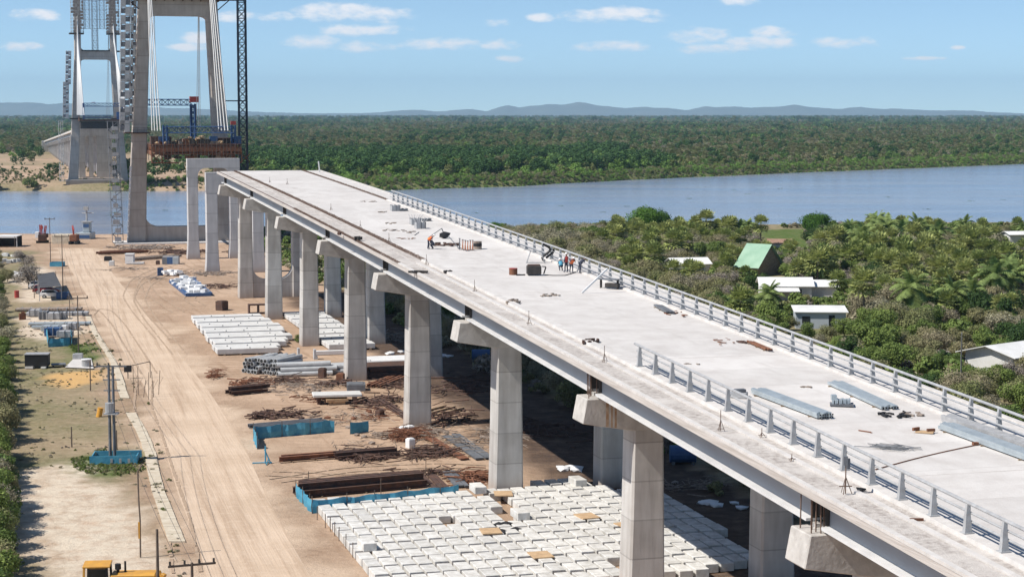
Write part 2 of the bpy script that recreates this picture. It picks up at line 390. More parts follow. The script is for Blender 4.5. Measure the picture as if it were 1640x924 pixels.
GRASS_L = pxpoly([(-200, 395), (60, 400), (66, 440), (100, 470), (130, 500), (150, 560), (200, 650), (245, 740), (262, 800), (290, 870), (330, 1100), (-400, 1100)])
VERGE = pxpoly([(135, 505), (165, 545), (215, 600), (245, 660), (262, 740), (300, 865), (280, 866), (235, 760), (225, 700), (190, 640), (160, 580)])
BLEACH = pxpoly([(50, 760), (110, 745), (165, 770), (225, 780), (250, 850), (262, 900), (230, 960), (40, 960), (35, 850)])
BLEACH2 = pxpoly([(40, 500), (130, 495), (140, 530), (75, 550), (36, 540)])
BLEACH3 = pxpoly([(66, 425), (96, 440), (100, 480), (40, 485), (20, 440)])
ORANGE = pxpoly([(85, 600), (165, 590), (170, 608), (110, 622), (80, 615)])
GREENP = pxpoly([(115, 735), (160, 720), (235, 722), (235, 752), (180, 765), (120, 760)])
GREENP2 = pxpoly([(110, 555), (150, 550), (165, 570), (130, 580)])
MEADOW = pxpoly([(1215, 368), (1290, 368), (1300, 392), (1225, 400)])
CLEARL = [(-900, 872), (-205, 868), (-175, 872), (-150, 960), (-180, 1100), (-280, 1500), (-420, 1500), (-900, 1000)]
CLEARR = pxpoly([(236, 300), (420, 300), (400, 282), (330, 270), (232, 262)])

ROADL = pxpoly([(92, 398), (118, 440), (150, 490), (190, 550), (232, 620), (258, 700), (285, 790), (320, 880), (350, 1000), (390, 1250)])
ROADR = pxpoly([(150, 398), (182, 440), (222, 490), (282, 560), (330, 620), (385, 700), (425, 790), (462, 860), (540, 1000), (660, 1250)])
def ground():
    ys = np.concatenate([np.arange(-300, 90, 15), np.arange(90, 590, 1.5), np.arange(590, 840, 10), np.arange(840, 1500, 5), np.geomspace(1500, 70000, 60)])
    xs = np.concatenate([-np.geomspace(70000, 420, 40), np.arange(-400, -131, 6), np.arange(-130, 225, 1.5), np.arange(226, 420, 6), np.geomspace(430, 70000, 40)])
    X, Y = np.meshgrid(xs, ys); Z = terrain_z(X, Y)
    # small relief: wheel ruts, heaps
    near = (Y < 495)
    Z = Z + np.where(near, .35 * (fbm(X, Y, 14, 11) - .5) * (Y > 95), 0)
    s = X * U[0] + Y * U[1]; v = X * V_[0] + Y * V_[1]
    flat = (v > 20) & (v < 60) & (s < 340); Z = np.where(flat & near, np.minimum(Z, 0) * .25, Z)
    rd = smooth((edge_dist(X, Y, ROADL + ROADR[::-1]) + 3.5) / 2.5) * near; Z = Z * (1 - rd) - .02 * rd
    n = fbm(X, Y, 22, 21); n2 = fbm(X, Y, 7, 31)
    def soft(poly, w, amp=0): return smooth((edge_dist(X, Y, poly) + (n2 - .5) * amp) / w + .5)
    grass = soft(GRASS_L, 5, 14) * (.62 + .5 * smooth((n - .33) * 4)); grass = np.maximum(grass, soft(VERGE, 1.5, 6) * .8)
    right = smooth((v - 57 + (n2 - .5) * 6) / 5) * (Y < 640); grass = np.maximum(grass, right * .9)
    farl = smooth((Y - y_far(X) + 22) / 8) * (Y > 700); grass = np.maximum(grass, farl)
    clr = np.clip(smooth(edge_dist(X, Y, CLEARL) / 30 + .2 + (n - .5) * 2) + soft(CLEARR, 10, 60) * 1.0, 0, 1)
    grass = grass * (1 - clr * np.clip(.1 + 1.5 * (fbm(X, Y * 2.5, 70, 77) - .1), 0, 1))
    bl = np.clip(soft(BLEACH, 5, 16) + soft(BLEACH2, 2, 6) + soft(BLEACH3, 3, 5), 0, 1); grass = grass * (1 - bl)
    green = np.clip(soft(GREENP, 2, 6) + soft(GREENP2, 2, 5) + soft(MEADOW, 6, 5) + .6 * smooth((Y - y_far(X) + 22) / 8) * smooth(1 - (Y - y_far(X) - 10) / 45) * (Y > 700) * (1 - clr) * (X > -140), 0, 1)
    green = np.clip(green + .5 * right * smooth((fbm(X, Y, 18, 91) - .5) * 5), 0, 1)
    orange = soft(ORANGE, 1.5, 4)
    soil_shade = smooth((v - 44.5 + (n2 - .5) * 7) / 4) * (v < 60) * (s < 330) * (Y < 480) * .92     # dark soil under the deck, plus painted shade deepening the deck shadow
    edl = np.full(X.shape, 1e9)
    for a_, b_ in zip(ROADL[:-1], ROADL[1:]):
        dx, dy = b_[0] - a_[0], b_[1] - a_[1]; t_ = np.clip(((X - a_[0]) * dx + (Y - a_[1]) * dy) / (dx * dx + dy * dy), 0, 1); edl = np.minimum(edl, np.hypot(X - a_[0] - t_ * dx, Y - a_[1] - t_ * dy))
    churn = smooth(1.25 - edl / 3.6) * smooth((fbm(X, Y, 12, 57) - .3) * 5) * (Y < 480) * (Y > 90)
    for a_, b_ in zip(ROADR[:-1], ROADR[1:]):
        dx, dy = b_[0] - a_[0], b_[1] - a_[1]; t_ = np.clip(((X - a_[0]) * dx + (Y - a_[1]) * dy) / (dx * dx + dy * dy), 0, 1); edl = np.minimum(edl, 1.2 + np.hypot(X - a_[0] - t_ * dx, Y - a_[1] - t_ * dy))
    churn = .85 * smooth(1.35 - edl / 5.2) * smooth((fbm(X, Y, 9, 57) - .32) * 6) * (Y < 480) * (Y > 90)
    churn = np.maximum(churn, .6 * smooth((fbm(X, Y, 16, 71) - .52) * 7) * (v < 46) * (Y < 490) * (1 - grass)) * (1 - bl)
    nx, ny = len(xs), len(ys)
    verts = np.stack([X.ravel(), Y.ravel(), Z.ravel()], 1)
    i = np.arange(nx - 1); j = np.arange(ny - 1); I, J = np.meshgrid(i, j); a = (J * nx + I).ravel()
    faces = np.stack([a, a + 1, a + nx + 1, a + nx], 1)
    me = bpy.data.meshes.new('ground'); me.vertices.add(len(verts)); me.vertices.foreach_set('co', verts.ravel())
    me.loops.add(faces.size); me.loops.foreach_set('vertex_index', faces.ravel().astype(np.int32))
    me.polygons.add(len(faces)); me.polygons.foreach_set('loop_start', np.arange(0, faces.size, 4, dtype=np.int32))
    me.update(calc_edges=True)
    for nm, arr in (('mask_a', np.stack([grass, green, bl, np.ones_like(bl)], -1)), ('mask_c', np.stack([churn, churn * 0, churn * 0, np.ones_like(bl)], -1)), ('mask_b', np.stack([orange, soil_shade, smooth((edge_dist(X, Y, ROADL + ROADR[::-1]) + (n2 - .5) * 11 + (fbm(X, Y, 3, 15) - .5) * 3) / 3.2 + .95), np.ones_like(bl)], -1))):
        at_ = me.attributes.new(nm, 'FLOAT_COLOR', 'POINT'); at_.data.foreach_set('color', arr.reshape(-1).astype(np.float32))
    o = bpy.data.objects.new('ground', me); COL.objects.link(o); tag(o, kind='structure')
    for p in me.polygons: p.use_smooth = True
    # material
    m_ = bpy.data.materials.new('earth'); m_.use_nodes = True; nt = m_.node_tree; N = nt.nodes; L = nt.links; b = N['Principled BSDF']; b.inputs['Roughness'].default_value = .95
    b.inputs['Specular IOR Level'].default_value = .15
    geo = N.new('ShaderNodeNewGeometry')
    def noise(sc, det=6, ro=.6, vec=None):
        q = N.new('ShaderNodeTexNoise'); q.inputs['Scale'].default_value = sc; q.inputs['Detail'].default_value = det; q.inputs['Roughness'].default_value = ro; L.new(vec or geo.outputs['Position'], q.inputs[0]); return q.outputs[0]
    def mr(x, a, c):
        q = N.new('ShaderNodeMapRange'); q.inputs[1].default_value = a; q.inputs[2].default_value = c; L.new(x, q.inputs[0]); return q.outputs[0]
    def mix(f, a, c):
        q = N.new('ShaderNodeMix'); q.data_type = 'RGBA'; L.new(f, q.inputs[0])
        for k, x in ((6, a), (7, c)):
            if isinstance(x, tuple): q.inputs[k].default_value = (*x, 1)
            else: L.new(x, q.inputs[k])
        return q.outputs[2]
    def mul(a, c):
        q = N.new('ShaderNodeMath'); q.operation = 'MULTIPLY'; q.use_clamp = True
        for k, x in ((0, a), (1, c)):
            if isinstance(x, float): q.inputs[k].default_value = x
            else: L.new(x, q.inputs[k])
        return q.outputs[0]
    A = N.new('ShaderNodeAttribute'); A.attribute_name = 'mask_a'; SA = N.new('ShaderNodeSeparateColor'); L.new(A.outputs[0], SA.inputs[0])
    B = N.new('ShaderNodeAttribute'); B.attribute_name = 'mask_b'; SB = N.new('ShaderNodeSeparateColor'); L.new(B.outputs[0], SB.inputs[0])
    sand = mix(mr(noise(.09, 8), .38, .66), (.52, .375, .27), (.38, .265, .185))
    sand = mix(mul(mr(noise(.55, 9, .7), .5, .72), .75), sand, (.30, .205, .14))
    sand = mix(mul(mr(noise(2.2, 8, .75), .56, .7), .5), sand, (.64, .50, .38))
    vr = N.new('ShaderNodeVectorRotate'); vr.rotation_type = 'Z_AXIS'; vr.inputs['Angle'].default_value = -TH - .05; L.new(geo.outputs['Position'], vr.inputs[0])
    mp = N.new('ShaderNodeMapping'); mp.inputs['Scale'].default_value = (.9, .055, 1); L.new(vr.outputs[0], mp.inputs[0])
    tr = noise(1.0, 7, .6, mp.outputs[0])
    sand = mix(mul(mr(tr, .54, .68), .6), sand, (.27, .17, .105))
    wv = N.new('ShaderNodeTexWave'); wv.wave_type = 'RINGS'; wv.inputs['Scale'].default_value = .16; wv.inputs['Distortion'].default_value = 26; wv.inputs['Detail'].default_value = 3; wv.inputs['Detail Scale'].default_value = .12; L.new(geo.outputs['Position'], wv.inputs[0])
    sand = mix(mul(mul(mr(wv.outputs[1], .62, .95), mr(noise(.035, 3), .47, .6)), .55), sand, (.27, .175, .115))
    dry = mix(mr(noise(.9, 10, .8), .40, .60), (.155, .14, .068), (.31, .26, .165))
    dry = mix(mul(mr(noise(.16, 6), .5, .7), .6), dry, (.12, .135, .04))
    gr = mix(mr(noise(1.1, 8, .7), .35, .65), (.06, .105, .02), (.11, .15, .04))
    g0 = mix(mul(SA.outputs[0], 1.0), sand, dry)
    g0 = mix(SA.outputs[1], g0, gr)
    g0 = mix(mul(SA.outputs[2], mr(noise(.5, 7, .7), .3, .55)), g0, (.62, .53, .42))
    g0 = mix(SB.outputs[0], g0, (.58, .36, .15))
    g0 = mix(SB.outputs[1], g0, mix(mr(noise(.6, 7, .7), .4, .65), (.045, .03, .024), (.10, .066, .048)))  # near-black soil tone that also paints in the deck's shadow
    C_ = N.new('ShaderNodeAttribute'); C_.attribute_name = 'mask_c'; SC_ = N.new('ShaderNodeSeparateColor'); L.new(C_.outputs[0], SC_.inputs[0])
    g0 = mix(mul(SC_.outputs[0], .9), g0, mix(mr(noise(1.3, 9, .75), .38, .62), (.24, .16, .105), (.40, .28, .195)))
    g0 = mix(mul(SB.outputs[2], 1.0), g0, mix(mr(noise(.12, 6), .35, .65), (.58, .445, .33), (.49, .365, .265)))
    g0 = mix(mul(mr(noise(.35, 8, .7), .5, .68), .35), g0, (.34, .235, .16))
    L.new(g0, b.inputs['Base Color'])
    bp = N.new('ShaderNodeBump'); bp.inputs['Distance'].default_value = .22; L.new(noise(.9, 9, .72), bp.inputs['Height']); L.new(bp.outputs[0], b.inputs['Normal'])
    me.materials.append(m_)
    return o
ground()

def strip(name, left, right, m_, z=.01, kind='structure', rag=0.0, n=60, seed=1, cut=False):
    """ground strip between two pixel-given edges, resampled and slightly ragged"""
    def resamp(p, n):
        p = np.array([q[:2] for q in p]); d = np.r_[0, np.cumsum(np.hypot(*np.diff(p, axis=0).T))]; t = np.linspace(0, d[-1], n)
        return np.stack([np.interp(t, d, p[:, 0]), np.interp(t, d, p[:, 1])], 1)
    A = resamp(left, n); B = resamp(right, n); r = random.Random(seed); mb = MB(); K = 9
    for i in range(n):
        ja = r.uniform(-rag, rag); jb = r.uniform(-rag, rag)
        for k in range(K):
            t = k / (K - 1); x = A[i][0] * (1 - t) + B[i][0] * t; y = A[i][1] * (1 - t) + B[i][1] * t
            if k == 0: x += ja
            if k == K - 1: x += jb
            e = z if 0 < k < K - 1 or not cut else -.12
            mb.v.append((x, y, e))
    for i in range(n - 1):
        for k in range(K - 1):
            a = i * K + k; mb.f.append((a, a + 1, a + K + 1, a + K))
    o = mb.build(name, m_, smooth=True); tag(o, kind=kind); return o

# dirt road
def road_mat():
    m_ = bpy.data.materials.new('packed_dirt'); m_.use_nodes = True; nt = m_.node_tree; N = nt.nodes; L = nt.links; b = N['Principled BSDF']; b.inputs['Roughness'].default_value = .95
    b.inputs['Specular IOR Level'].default_value = .15
    geo = N.new('ShaderNodeNewGeometry')
    vr = N.new('ShaderNodeVectorRotate'); vr.rotation_type = 'Z_AXIS'; vr.inputs['Angle'].default_value = -R(14.5); L.new(geo.outputs['Position'], vr.inputs[0])
    mp = N.new('ShaderNodeMapping'); mp.inputs['Scale'].default_value = (1.1, .03, 1); L.new(vr.outputs[0], mp.inputs[0])
    def noise(sc, det, vec):
        q = N.new('ShaderNodeTexNoise'); q.inputs['Scale'].default_value = sc; q.inputs['Detail'].default_value = det; q.inputs['Roughness'].default_value = .65; L.new(vec, q.inputs[0]); return q.outputs[0]
    def mr(x, a, c, t=1.0):
        q = N.new('ShaderNodeMapRange'); q.inputs[1].default_value = a; q.inputs[2].default_value = c; q.inputs[4].default_value = t; L.new(x, q.inputs[0]); return q.outputs[0]
    def mix(f, a, c):
        q = N.new('ShaderNodeMix'); q.data_type = 'RGBA'; L.new(f, q.inputs[0])
        for k, x in ((6, a), (7, c)):
            if isinstance(x, tuple): q.inputs[k].default_value = (*x, 1)
            else: L.new(x, q.inputs[k])
        return q.outputs[2]
    c = mix(mr(noise(.12, 6, geo.outputs['Position']), .35, .65), (.60, .465, .35), (.51, .385, .28))
    c = mix(mr(noise(1.0, 7, mp.outputs[0]), .48, .66, .6), c, (.36, .25, .17))
    c = mix(mr(noise(1.4, 9, geo.outputs['Position']), .52, .75, .5), c, (.68, .55, .43))
    L.new(c, b.inputs['Base Color'])
    bp = N.new('ShaderNodeBump'); bp.inputs['Distance'].default_value = .1; L.new(noise(1.0, 8, mp.outputs[0]), bp.inputs['Height']); L.new(bp.outputs[0], b.inputs['Normal'])
    return m_
M['road'] = road_mat()
strip('dirt_road', ROADL, ROADR, M['road'], z=.0, rag=.0, n=160)

def ground_h(x, y):
    X = np.array([x]); Y = np.array([y]); z = float(terrain_z(X, Y)[0]) + .35 * (float(fbm(X, Y, 14, 11)[0]) - .5)
    s, v = sv((x, y))
    if 20 < v < 60 and s < 340: z = min(z, 0) * .25
    rd = float(smooth((edge_dist(X, Y, ROADL + ROADR[::-1]) + 3.5) / 2.5)[0]); return z * (1 - rd) - .02 * rd
def tracks():
    rr = random.Random(61); mb = MB()
    lift = [.03]
    def track(path, w, gauge=1.9):
        lift[0] += .005
        for g in (-gauge / 2, gauge / 2):
            prev = None
            for i in range(len(path) - 1):
                a = Vector((path[i][0], path[i][1], 0)); b = Vector((path[i + 1][0], path[i + 1][1], 0)); d = (b - a)
                if d.length < .01: continue
                d.normalize(); n = Vector((-d.y, d.x, 0)); ww = w * rr.uniform(.55, 1.15); c = a + n * g
                cur = []
                for sg in (-1, 1): q = c + n * sg * ww / 2; cur.append((q.x, q.y, max(ground_h(q.x, q.y), -.02) + lift[0]))
                if prev and rr.random() > .07: mb.quad(prev[0], prev[1], cur[1], cur[0])
                prev = cur
    def sm(pts, n):
        P = np.array([p[:2] for p in pts]); t = np.linspace(0, 1, len(P)); T_ = np.linspace(0, 1, n)
        # catmull-like smoothing by repeated averaging of a dense polyline
        x = np.interp(T_, t, P[:, 0]); y = np.interp(T_, t, P[:, 1])
        for _ in range(int(n / len(P) * 1.5)): x[1:-1] = (x[:-2] + x[2:] + 2 * x[1:-1]) / 4; y[1:-1] = (y[:-2] + y[2:] + 2 * y[1:-1]) / 4
        return list(zip(x, y))
    for pp in ([(290, 420), (250, 432), (215, 450), (205, 475), (222, 500), (262, 545)], [(300, 430), (262, 440), (232, 458), (222, 480), (240, 510), (290, 570)], [(285, 500), (240, 470), (225, 440), (200, 420), (165, 405)],
               [(150, 520), (140, 505), (150, 495), (170, 498), (190, 520), (215, 560), (240, 600)], [(232, 610), (228, 650), (245, 700), (262, 760), (285, 830), (300, 920)],
               [(440, 770), (560, 752), (700, 745), (800, 750)], [(430, 758), (560, 764), (690, 754), (790, 764)], [(320, 490), (300, 478), (340, 455), (400, 448), (440, 450)]):
        track(sm(pxpoly(pp), 150), .30)
    o = mb.build('tyre_tracks', mat('damp_tyre_track', (.42, .305, .215), (.33, .235, .16), 1.5, .95, .02, detail=8), fix=False); tag(o, kind='structure')
tracks()

def slab_path():
    """footpath of cast slabs, irregular breaks between them"""
    c = [(141, 506), (150, 528), (165, 552), (179, 573), (190, 598), (196, 625), (209, 660), (227, 690), (240, 722), (246, 752), (252, 780), (270, 830), (284, 866)]
    w = [8, 9, 10, 10, 11, 14, 16, 17, 18, 19, 20, 24, 27]
    root = thing('footpath', at(240, 722), 'pale narrow concrete footpath of cast slabs beside the dirt road', 'footpath'); 
    root['kind'] = 'structure'
    for k in ('label', 'category'): del root[k]
    n = 0
    pts = []
    for i in range(len(c) - 1):
        for t in np.linspace(0, 1, 4)[:-1]:
            pts.append(((c[i][0] * (1 - t) + c[i + 1][0] * t), (c[i][1] * (1 - t) + c[i + 1][1] * t), w[i] * (1 - t) + w[i + 1] * t))
    pts.append((*c[-1], w[-1])); mb = MB()
    for i in range(len(pts) - 1):
        if i in (16, 17): continue
        x0, y0, w0 = pts[i]; x1, y1, w1 = pts[i + 1]; g = .06
        y0b = y0 + (y1 - y0) * .035; j = random.uniform(-.6, .6)
        a = [at(x0 - w0 / 2 + j, y0b, .1), at(x0 + w0 / 2 + j, y0b, .1), at(x1 + w1 / 2 + j, y1, .1), at(x1 - w1 / 2 + j, y1, .1)]
        lo = [(p[0], p[1], -.1) for p in a]
        mb.hexa([lo[3], lo[2], lo[1], lo[0], a[3], a[2], a[1], a[0]])
    o = mb.build('slab', 'path', root)
slab_path()

# ------------------------------------------------------------------ river
def river():
    mb = MB(); mb.quad((-3200, 440, WATER_Z), (3200, 440, WATER_Z), (3200, 3400, WATER_Z), (-3200, 3400, WATER_Z))
    m_ = bpy.data.materials.new('river_water'); m_.use_nodes = True; nt = m_.node_tree; N = nt.nodes; L = nt.links; b = N['Principled BSDF']
    b.inputs['Base Color'].default_value = (.085, .10, .125, 1); b.inputs['Roughness'].default_value = .16; b.inputs['IOR'].default_value = 1.33
    geo = N.new('ShaderNodeNewGeometry')
    def noise(sc, st, det=4):
        mp = N.new('ShaderNodeMapping'); mp.inputs['Scale'].default_value = st; L.new(geo.outputs['Position'], mp.inputs[0])
        q = N.new('ShaderNodeTexNoise'); q.inputs['Scale'].default_value = sc; q.inputs['Detail'].default_value = det; q.inputs['Roughness'].default_value = .6; L.new(mp.outputs[0], q.inputs[0]); return q.outputs[0]
    a = noise(.5, (.45, 1, 1), 5); c = noise(.03, (.5, 1.6, 1), 4)
    ad = N.new('ShaderNodeMath'); ad.operation = 'MULTIPLY'; L.new(a, ad.inputs[0]); mr = N.new('ShaderNodeMapRange'); mr.inputs[1].default_value = .35; mr.inputs[2].default_value = .65; mr.inputs[3].default_value = .35; mr.inputs[4].default_value = 1.2; L.new(c, mr.inputs[0]); L.new(mr.outputs[0], ad.inputs[1])
    bp = N.new('ShaderNodeBump'); bp.inputs['Distance'].default_value = .38; L.new(ad.outputs[0], bp.inputs['Height']); L.new(bp.outputs[0], b.inputs['Normal'])
    # sky reflection painted into the water as pale blue, varied by silt streaks
    mx = N.new('ShaderNodeMix'); mx.data_type = 'RGBA'; q = noise(.012, (.35, 2.2, 1), 5); m2 = N.new('ShaderNodeMapRange'); m2.inputs[1].default_value = .4; m2.inputs[2].default_value = .62; L.new(q, m2.inputs[0]); L.new(m2.outputs[0], mx.inputs[0])
    mx.inputs[6].default_value = (.185, .235, .33, 1); mx.inputs[7].default_value = (.26, .285, .34, 1); L.new(mx.outputs[2], b.inputs['Base Color'])
    o = mb.build('river_water', m_); tag(o, kind='structure')
river()

# ------------------------------------------------------------------ far hills
def hills():
    prof = [(-900, 176), (-500, 172), (-200, 178), (-60, 170), (0, 166), (40, 164), (80, 167), (110, 166), (170, 170), (230, 172), (330, 175), (420, 180), (500, 182), (560, 182), (600, 181), (640, 177.5), (665, 176), (700, 179), (757, 175), (780, 179), (797, 173), (812, 168), (832, 173), (850, 170), (875, 168), (900, 168), (925, 164.5), (940, 166), (970, 171), (1000, 173.6), (1031, 172), (1070, 174), (1097, 177), (1129, 171), (1150, 172), (1175, 171.6), (1210, 173), (1234, 172), (1273, 168.6), (1312, 173.6), (1339, 175), (1375, 171.7), (1410, 175.6), (1430, 174), (1460, 176), (1507, 177.5), (1540, 177), (1575, 179.5), (1605, 181), (1640, 182.5), (1800, 180), (2200, 176), (2800, 180)]
    xs = np.array([p[0] for p in prof]); ys = np.array([p[1] for p in prof]); D = 24000.; mb = MB(); n = 700; K = 9
    X = np.linspace(-900, 2800, n)
    for i, x in enumerate(X):
        h = (183.6 - np.interp(x, xs, ys)) / F * D; h = max(h, 2) + 0.035 * h * math.sin(x * .13) + H + random.uniform(-2.5, 2.5)
        for k in range(K):
            t = k / (K - 1) * 2 - 1; hh = h * max(0, 1 - abs(t) ** 1.35) * (1 if abs(t) < .1 else random.uniform(.93, 1.0))
            mb.v.append(((x - 820) / F * D, D + t * 1800, hh - 4))
    for i in range(n - 1):
        for k in range(K - 1):
            a = i * K + k; mb.f.append((a, a + K, a + K + 1, a + 1))
    o = mb.build('hills', mat('hill_forest', (.09, .12, .10), (.13, .15, .12), .002, .95), smooth=True); tag(o, kind='structure')
hills()

# ------------------------------------------------------------------ the viaduct
BENTS = [45.3, 79.9, 114.5, 149.1, 183.7, 218.3, 252.9, 287.5, 322.1]
END_S = 325.0
def arc(cx, cz, r, a0, a1, n=8): return [(cx + r * math.cos(a0 + (a1 - a0) * i / n), cz + r * math.sin(a0 + (a1 - a0) * i / n)) for i in range(n + 1)]
def rect_ring(s, v, z, ws, wv, ch=.12):
    a, b = ws / 2, wv / 2
    o = [(-a, -b + ch), (-a + ch, -b), (a - ch, -b), (a, -b + ch), (a, b - ch), (a - ch, b), (-a + ch, b), (-a, b - ch)]
    return [W(s + x, v + y, z) for x, y in o]
def column(mb, s, pts, ch=.12):           # pts: (v, z, ws, wv)
    mb.loft([rect_ring(s, v, z, ws, wv, ch) for v, z, ws, wv in pts])

def viaduct():
    root = thing('viaduct_deck', W(185, 45.4, zb(185)), 'long pale concrete bridge deck on girders rising towards the river, unfinished at its far end', 'bridge')
    st = list(np.arange(8, END_S, 6)) + [END_S]
    # slab
    mb = MB(); mb.sweep([(36.3, 0), (54.5, 0), (54.5, .36), (36.3, .36)], st, zb); mb.build('slab', 'curbside', root)
    mb = MB(); mb.sweep([(39.69, .362), (51.11, .362), (51.11, .45), (39.69, .45)], st, zb); mb.build('road_surface', 'deck', root)
    for (a, b) in ((36.62, 38.05), (38.4, 38.98)):
        mb = MB(); mb.sweep([(a, .362), (b, .362), (b, .40), (a, .40)], st, zb); mb.build('walkway_strip', 'rough', root)
    mb = MB(); mb.sweep([(51.83, .362), (54.15, .362), (54.15, .41), (51.83, .41)], st, zb); mb.build('walkway_strip', 'ledge', root)
    for (a, b, h, s1) in ((36.28, 36.6, .52, 172), (38.07, 38.38, .5, 172), (54.18, 54.52, .52, END_S - .4)):
        ss = [x for x in st if x < s1] + [s1]
        mb = MB(); mb.sweep([(a, .363), (b, .363), (b, h), (a, h)], ss, zb); mb.build('edge_ledge', 'ledge', root, bevel=0)
    for (a, b, s1) in ((39.0, 39.68, 174), (51.12, 51.81, 250)):
        ss = [x for x in st if x < s1] + [s1]
        mb = MB(); mb.sweep([(a, .363), (b, .363), (b - .05, .60), (a + .05, .60)], ss, zb); mb.build('curb', 'ledge', root)
    # girders, one per span and line
    lines = [37.66, 41.5, 45.4, 49.3, 53.14]
    spans = [(10, BENTS[0])] + list(zip(BENTS[:-1], BENTS[1:])) + [(BENTS[-1], END_S + .2)]
    for a, b in spans:
        s0 = a + (.85 if a > 11 else 0); s1 = b - (.85 if b < END_S else 0)
        if s1 - s0 < 1.2: continue
        ss = np.linspace(s0, s1, 5)
        for gi, g in enumerate(lines):
            mb = MB(); mb.sweep([(g - .09, -1.52), (g + .09, -1.52), (g + .09, -.003), (g - .09, -.003)], ss, zb)
            o = mb.build('girder', 'girder', root)
            f = MB(); f.sweep([(g - .55, -1.66), (g + .55, -1.66), (g + .55, -1.523), (g - .55, -1.523)], ss, zb); f.build('bottom_flange', 'flange', o)
    # diaphragms over the bents
    for b in BENTS:
        mb = MB()
        for da in (-.62, .62):
            mb.sweep([(37.7, -1.4), (53.1, -1.4), (53.1, -.004), (37.7, -.004)], [b + da - .12, b + da + .12], zb)
        for g in lines:
            for ds in (-.78, .78): mb.sweep([(g - .3, -1.5), (g + .3, -1.5), (g + .3, -.02), (g - .3, -.02)], [b + ds - .03, b + ds + .03], zb)
        mb.build('diaphragm', 'dark', root)
    # starter bars still standing where the kerbs are not cast
    rr = random.Random(3)
    for (vv, a, b, hh) in ((39.35, 174, END_S - 1, .28), (51.45, 250.6, END_S - 1, .24), (36.5, 172.5, 238, .2)):
        mb = MB(); x = a
        while x < b:
            z0 = zb(x) + .36
            for dv in (-.12, .12):
                lean = rr.uniform(-.06, .06); mb.tube(W(x, vv + dv, z0), W(x + lean, vv + dv + lean, z0 + hh * rr.uniform(.8, 1.15)), .024, n=3, cap=False)
            if rr.random() < .8: mb.tube(W(x, vv - .12, z0 + hh * .8), W(x, vv + .12, z0 + hh * .8), .02, n=3, cap=False)
            x += .33
        for dv in (-.12, .12):
            for hz in (.12,):
                ss = np.arange(a, b, 8); mb.poly([W(q, vv + dv, zb(q) + .36 + hz) for q in list(ss) + [b]], .022, n=3)
        mb.build('starter_bar', 'rebar', root)['kind'] = 'stuff'
    mb = MB(); mb.sweep([(36.5, .37), (36.6, .37), (36.6, .43), (36.5, .43)], [x for x in st if x > 176], zb); mb.build('edge_form', 'rustd', root)
    for (v0, v1) in ((39.22, 39.46),):
        mb = MB(); mb.sweep([(v0, .363), (v1, .363), (v1, .40), (v0, .40)], [x for x in st if x > 180] , zb); mb.build('walkway_strip', 'rustd', root)
    # end joint and transverse joint lines
    for b in BENTS: mb = MB(); mb.sweep([(39.75, .4505), (51.05, .4505), (51.05, .4535), (39.75, .4535)], [b - .05, b + .05], zb); mb.build('expansion_joint', 'curbside', root)
    return root
VIA = viaduct()

def railing(name, v, s0, s1, label, lean):
    root = thing(name, W((s0 + s1) / 2, v, zb((s0 + s1) / 2) + .6), label, 'railing', 'metal parapets along the bridge deck')
    x = s0; Z0 = .6
    dv = -1 if lean < 0 else 1           # posts taper; wide flange faces out
    while x <= s1 + .01:
        z = zb(x) + Z0; mb = MB()
        rings = [[W(x - wx, v + a, z + h), W(x + wx, v + a, z + h), W(x + wx, v + b, z + h), W(x - wx, v + b, z + h)] for h, wx, a, b in ((0, .13, -.17, .17), (.9, .085, -.10, .10), (1.27, .08, -.06, .10))]
        mb.loft(rings); mb.hexa([W(x - .2, v - .24, z), W(x - .2, v + .24, z), W(x + .2, v + .24, z), W(x + .2, v - .24, z), W(x - .2, v - .24, z + .04), W(x - .2, v + .24, z + .04), W(x + .2, v + .24, z + .04), W(x + .2, v - .24, z + .04)])
        mb.build('post', 'galv', root); x += 3.0
    ss = list(np.arange(s0, s1, 6)) + [s1 + .4]
    for h, r_, off in ((1.31, .085, .02), (.86, .06, .17 * dv), (.48, .06, .2 * dv)):
        mb = MB(); mb.poly([W(q, v + off, zb(q) + Z0 + h) for q in ss], r_, n=8); mb.build('rail', 'galv', root, smooth=False)
    return root
railing('bridge_railing', 39.33, 54.3, 111.9, 'grey metal railing on the near left edge of the roadway, ending halfway along the deck', 1)
railing('bridge_railing', 51.47, 45.6, 247.6, 'long grey metal railing along the right edge of the bridge deck beside the trees', -1)

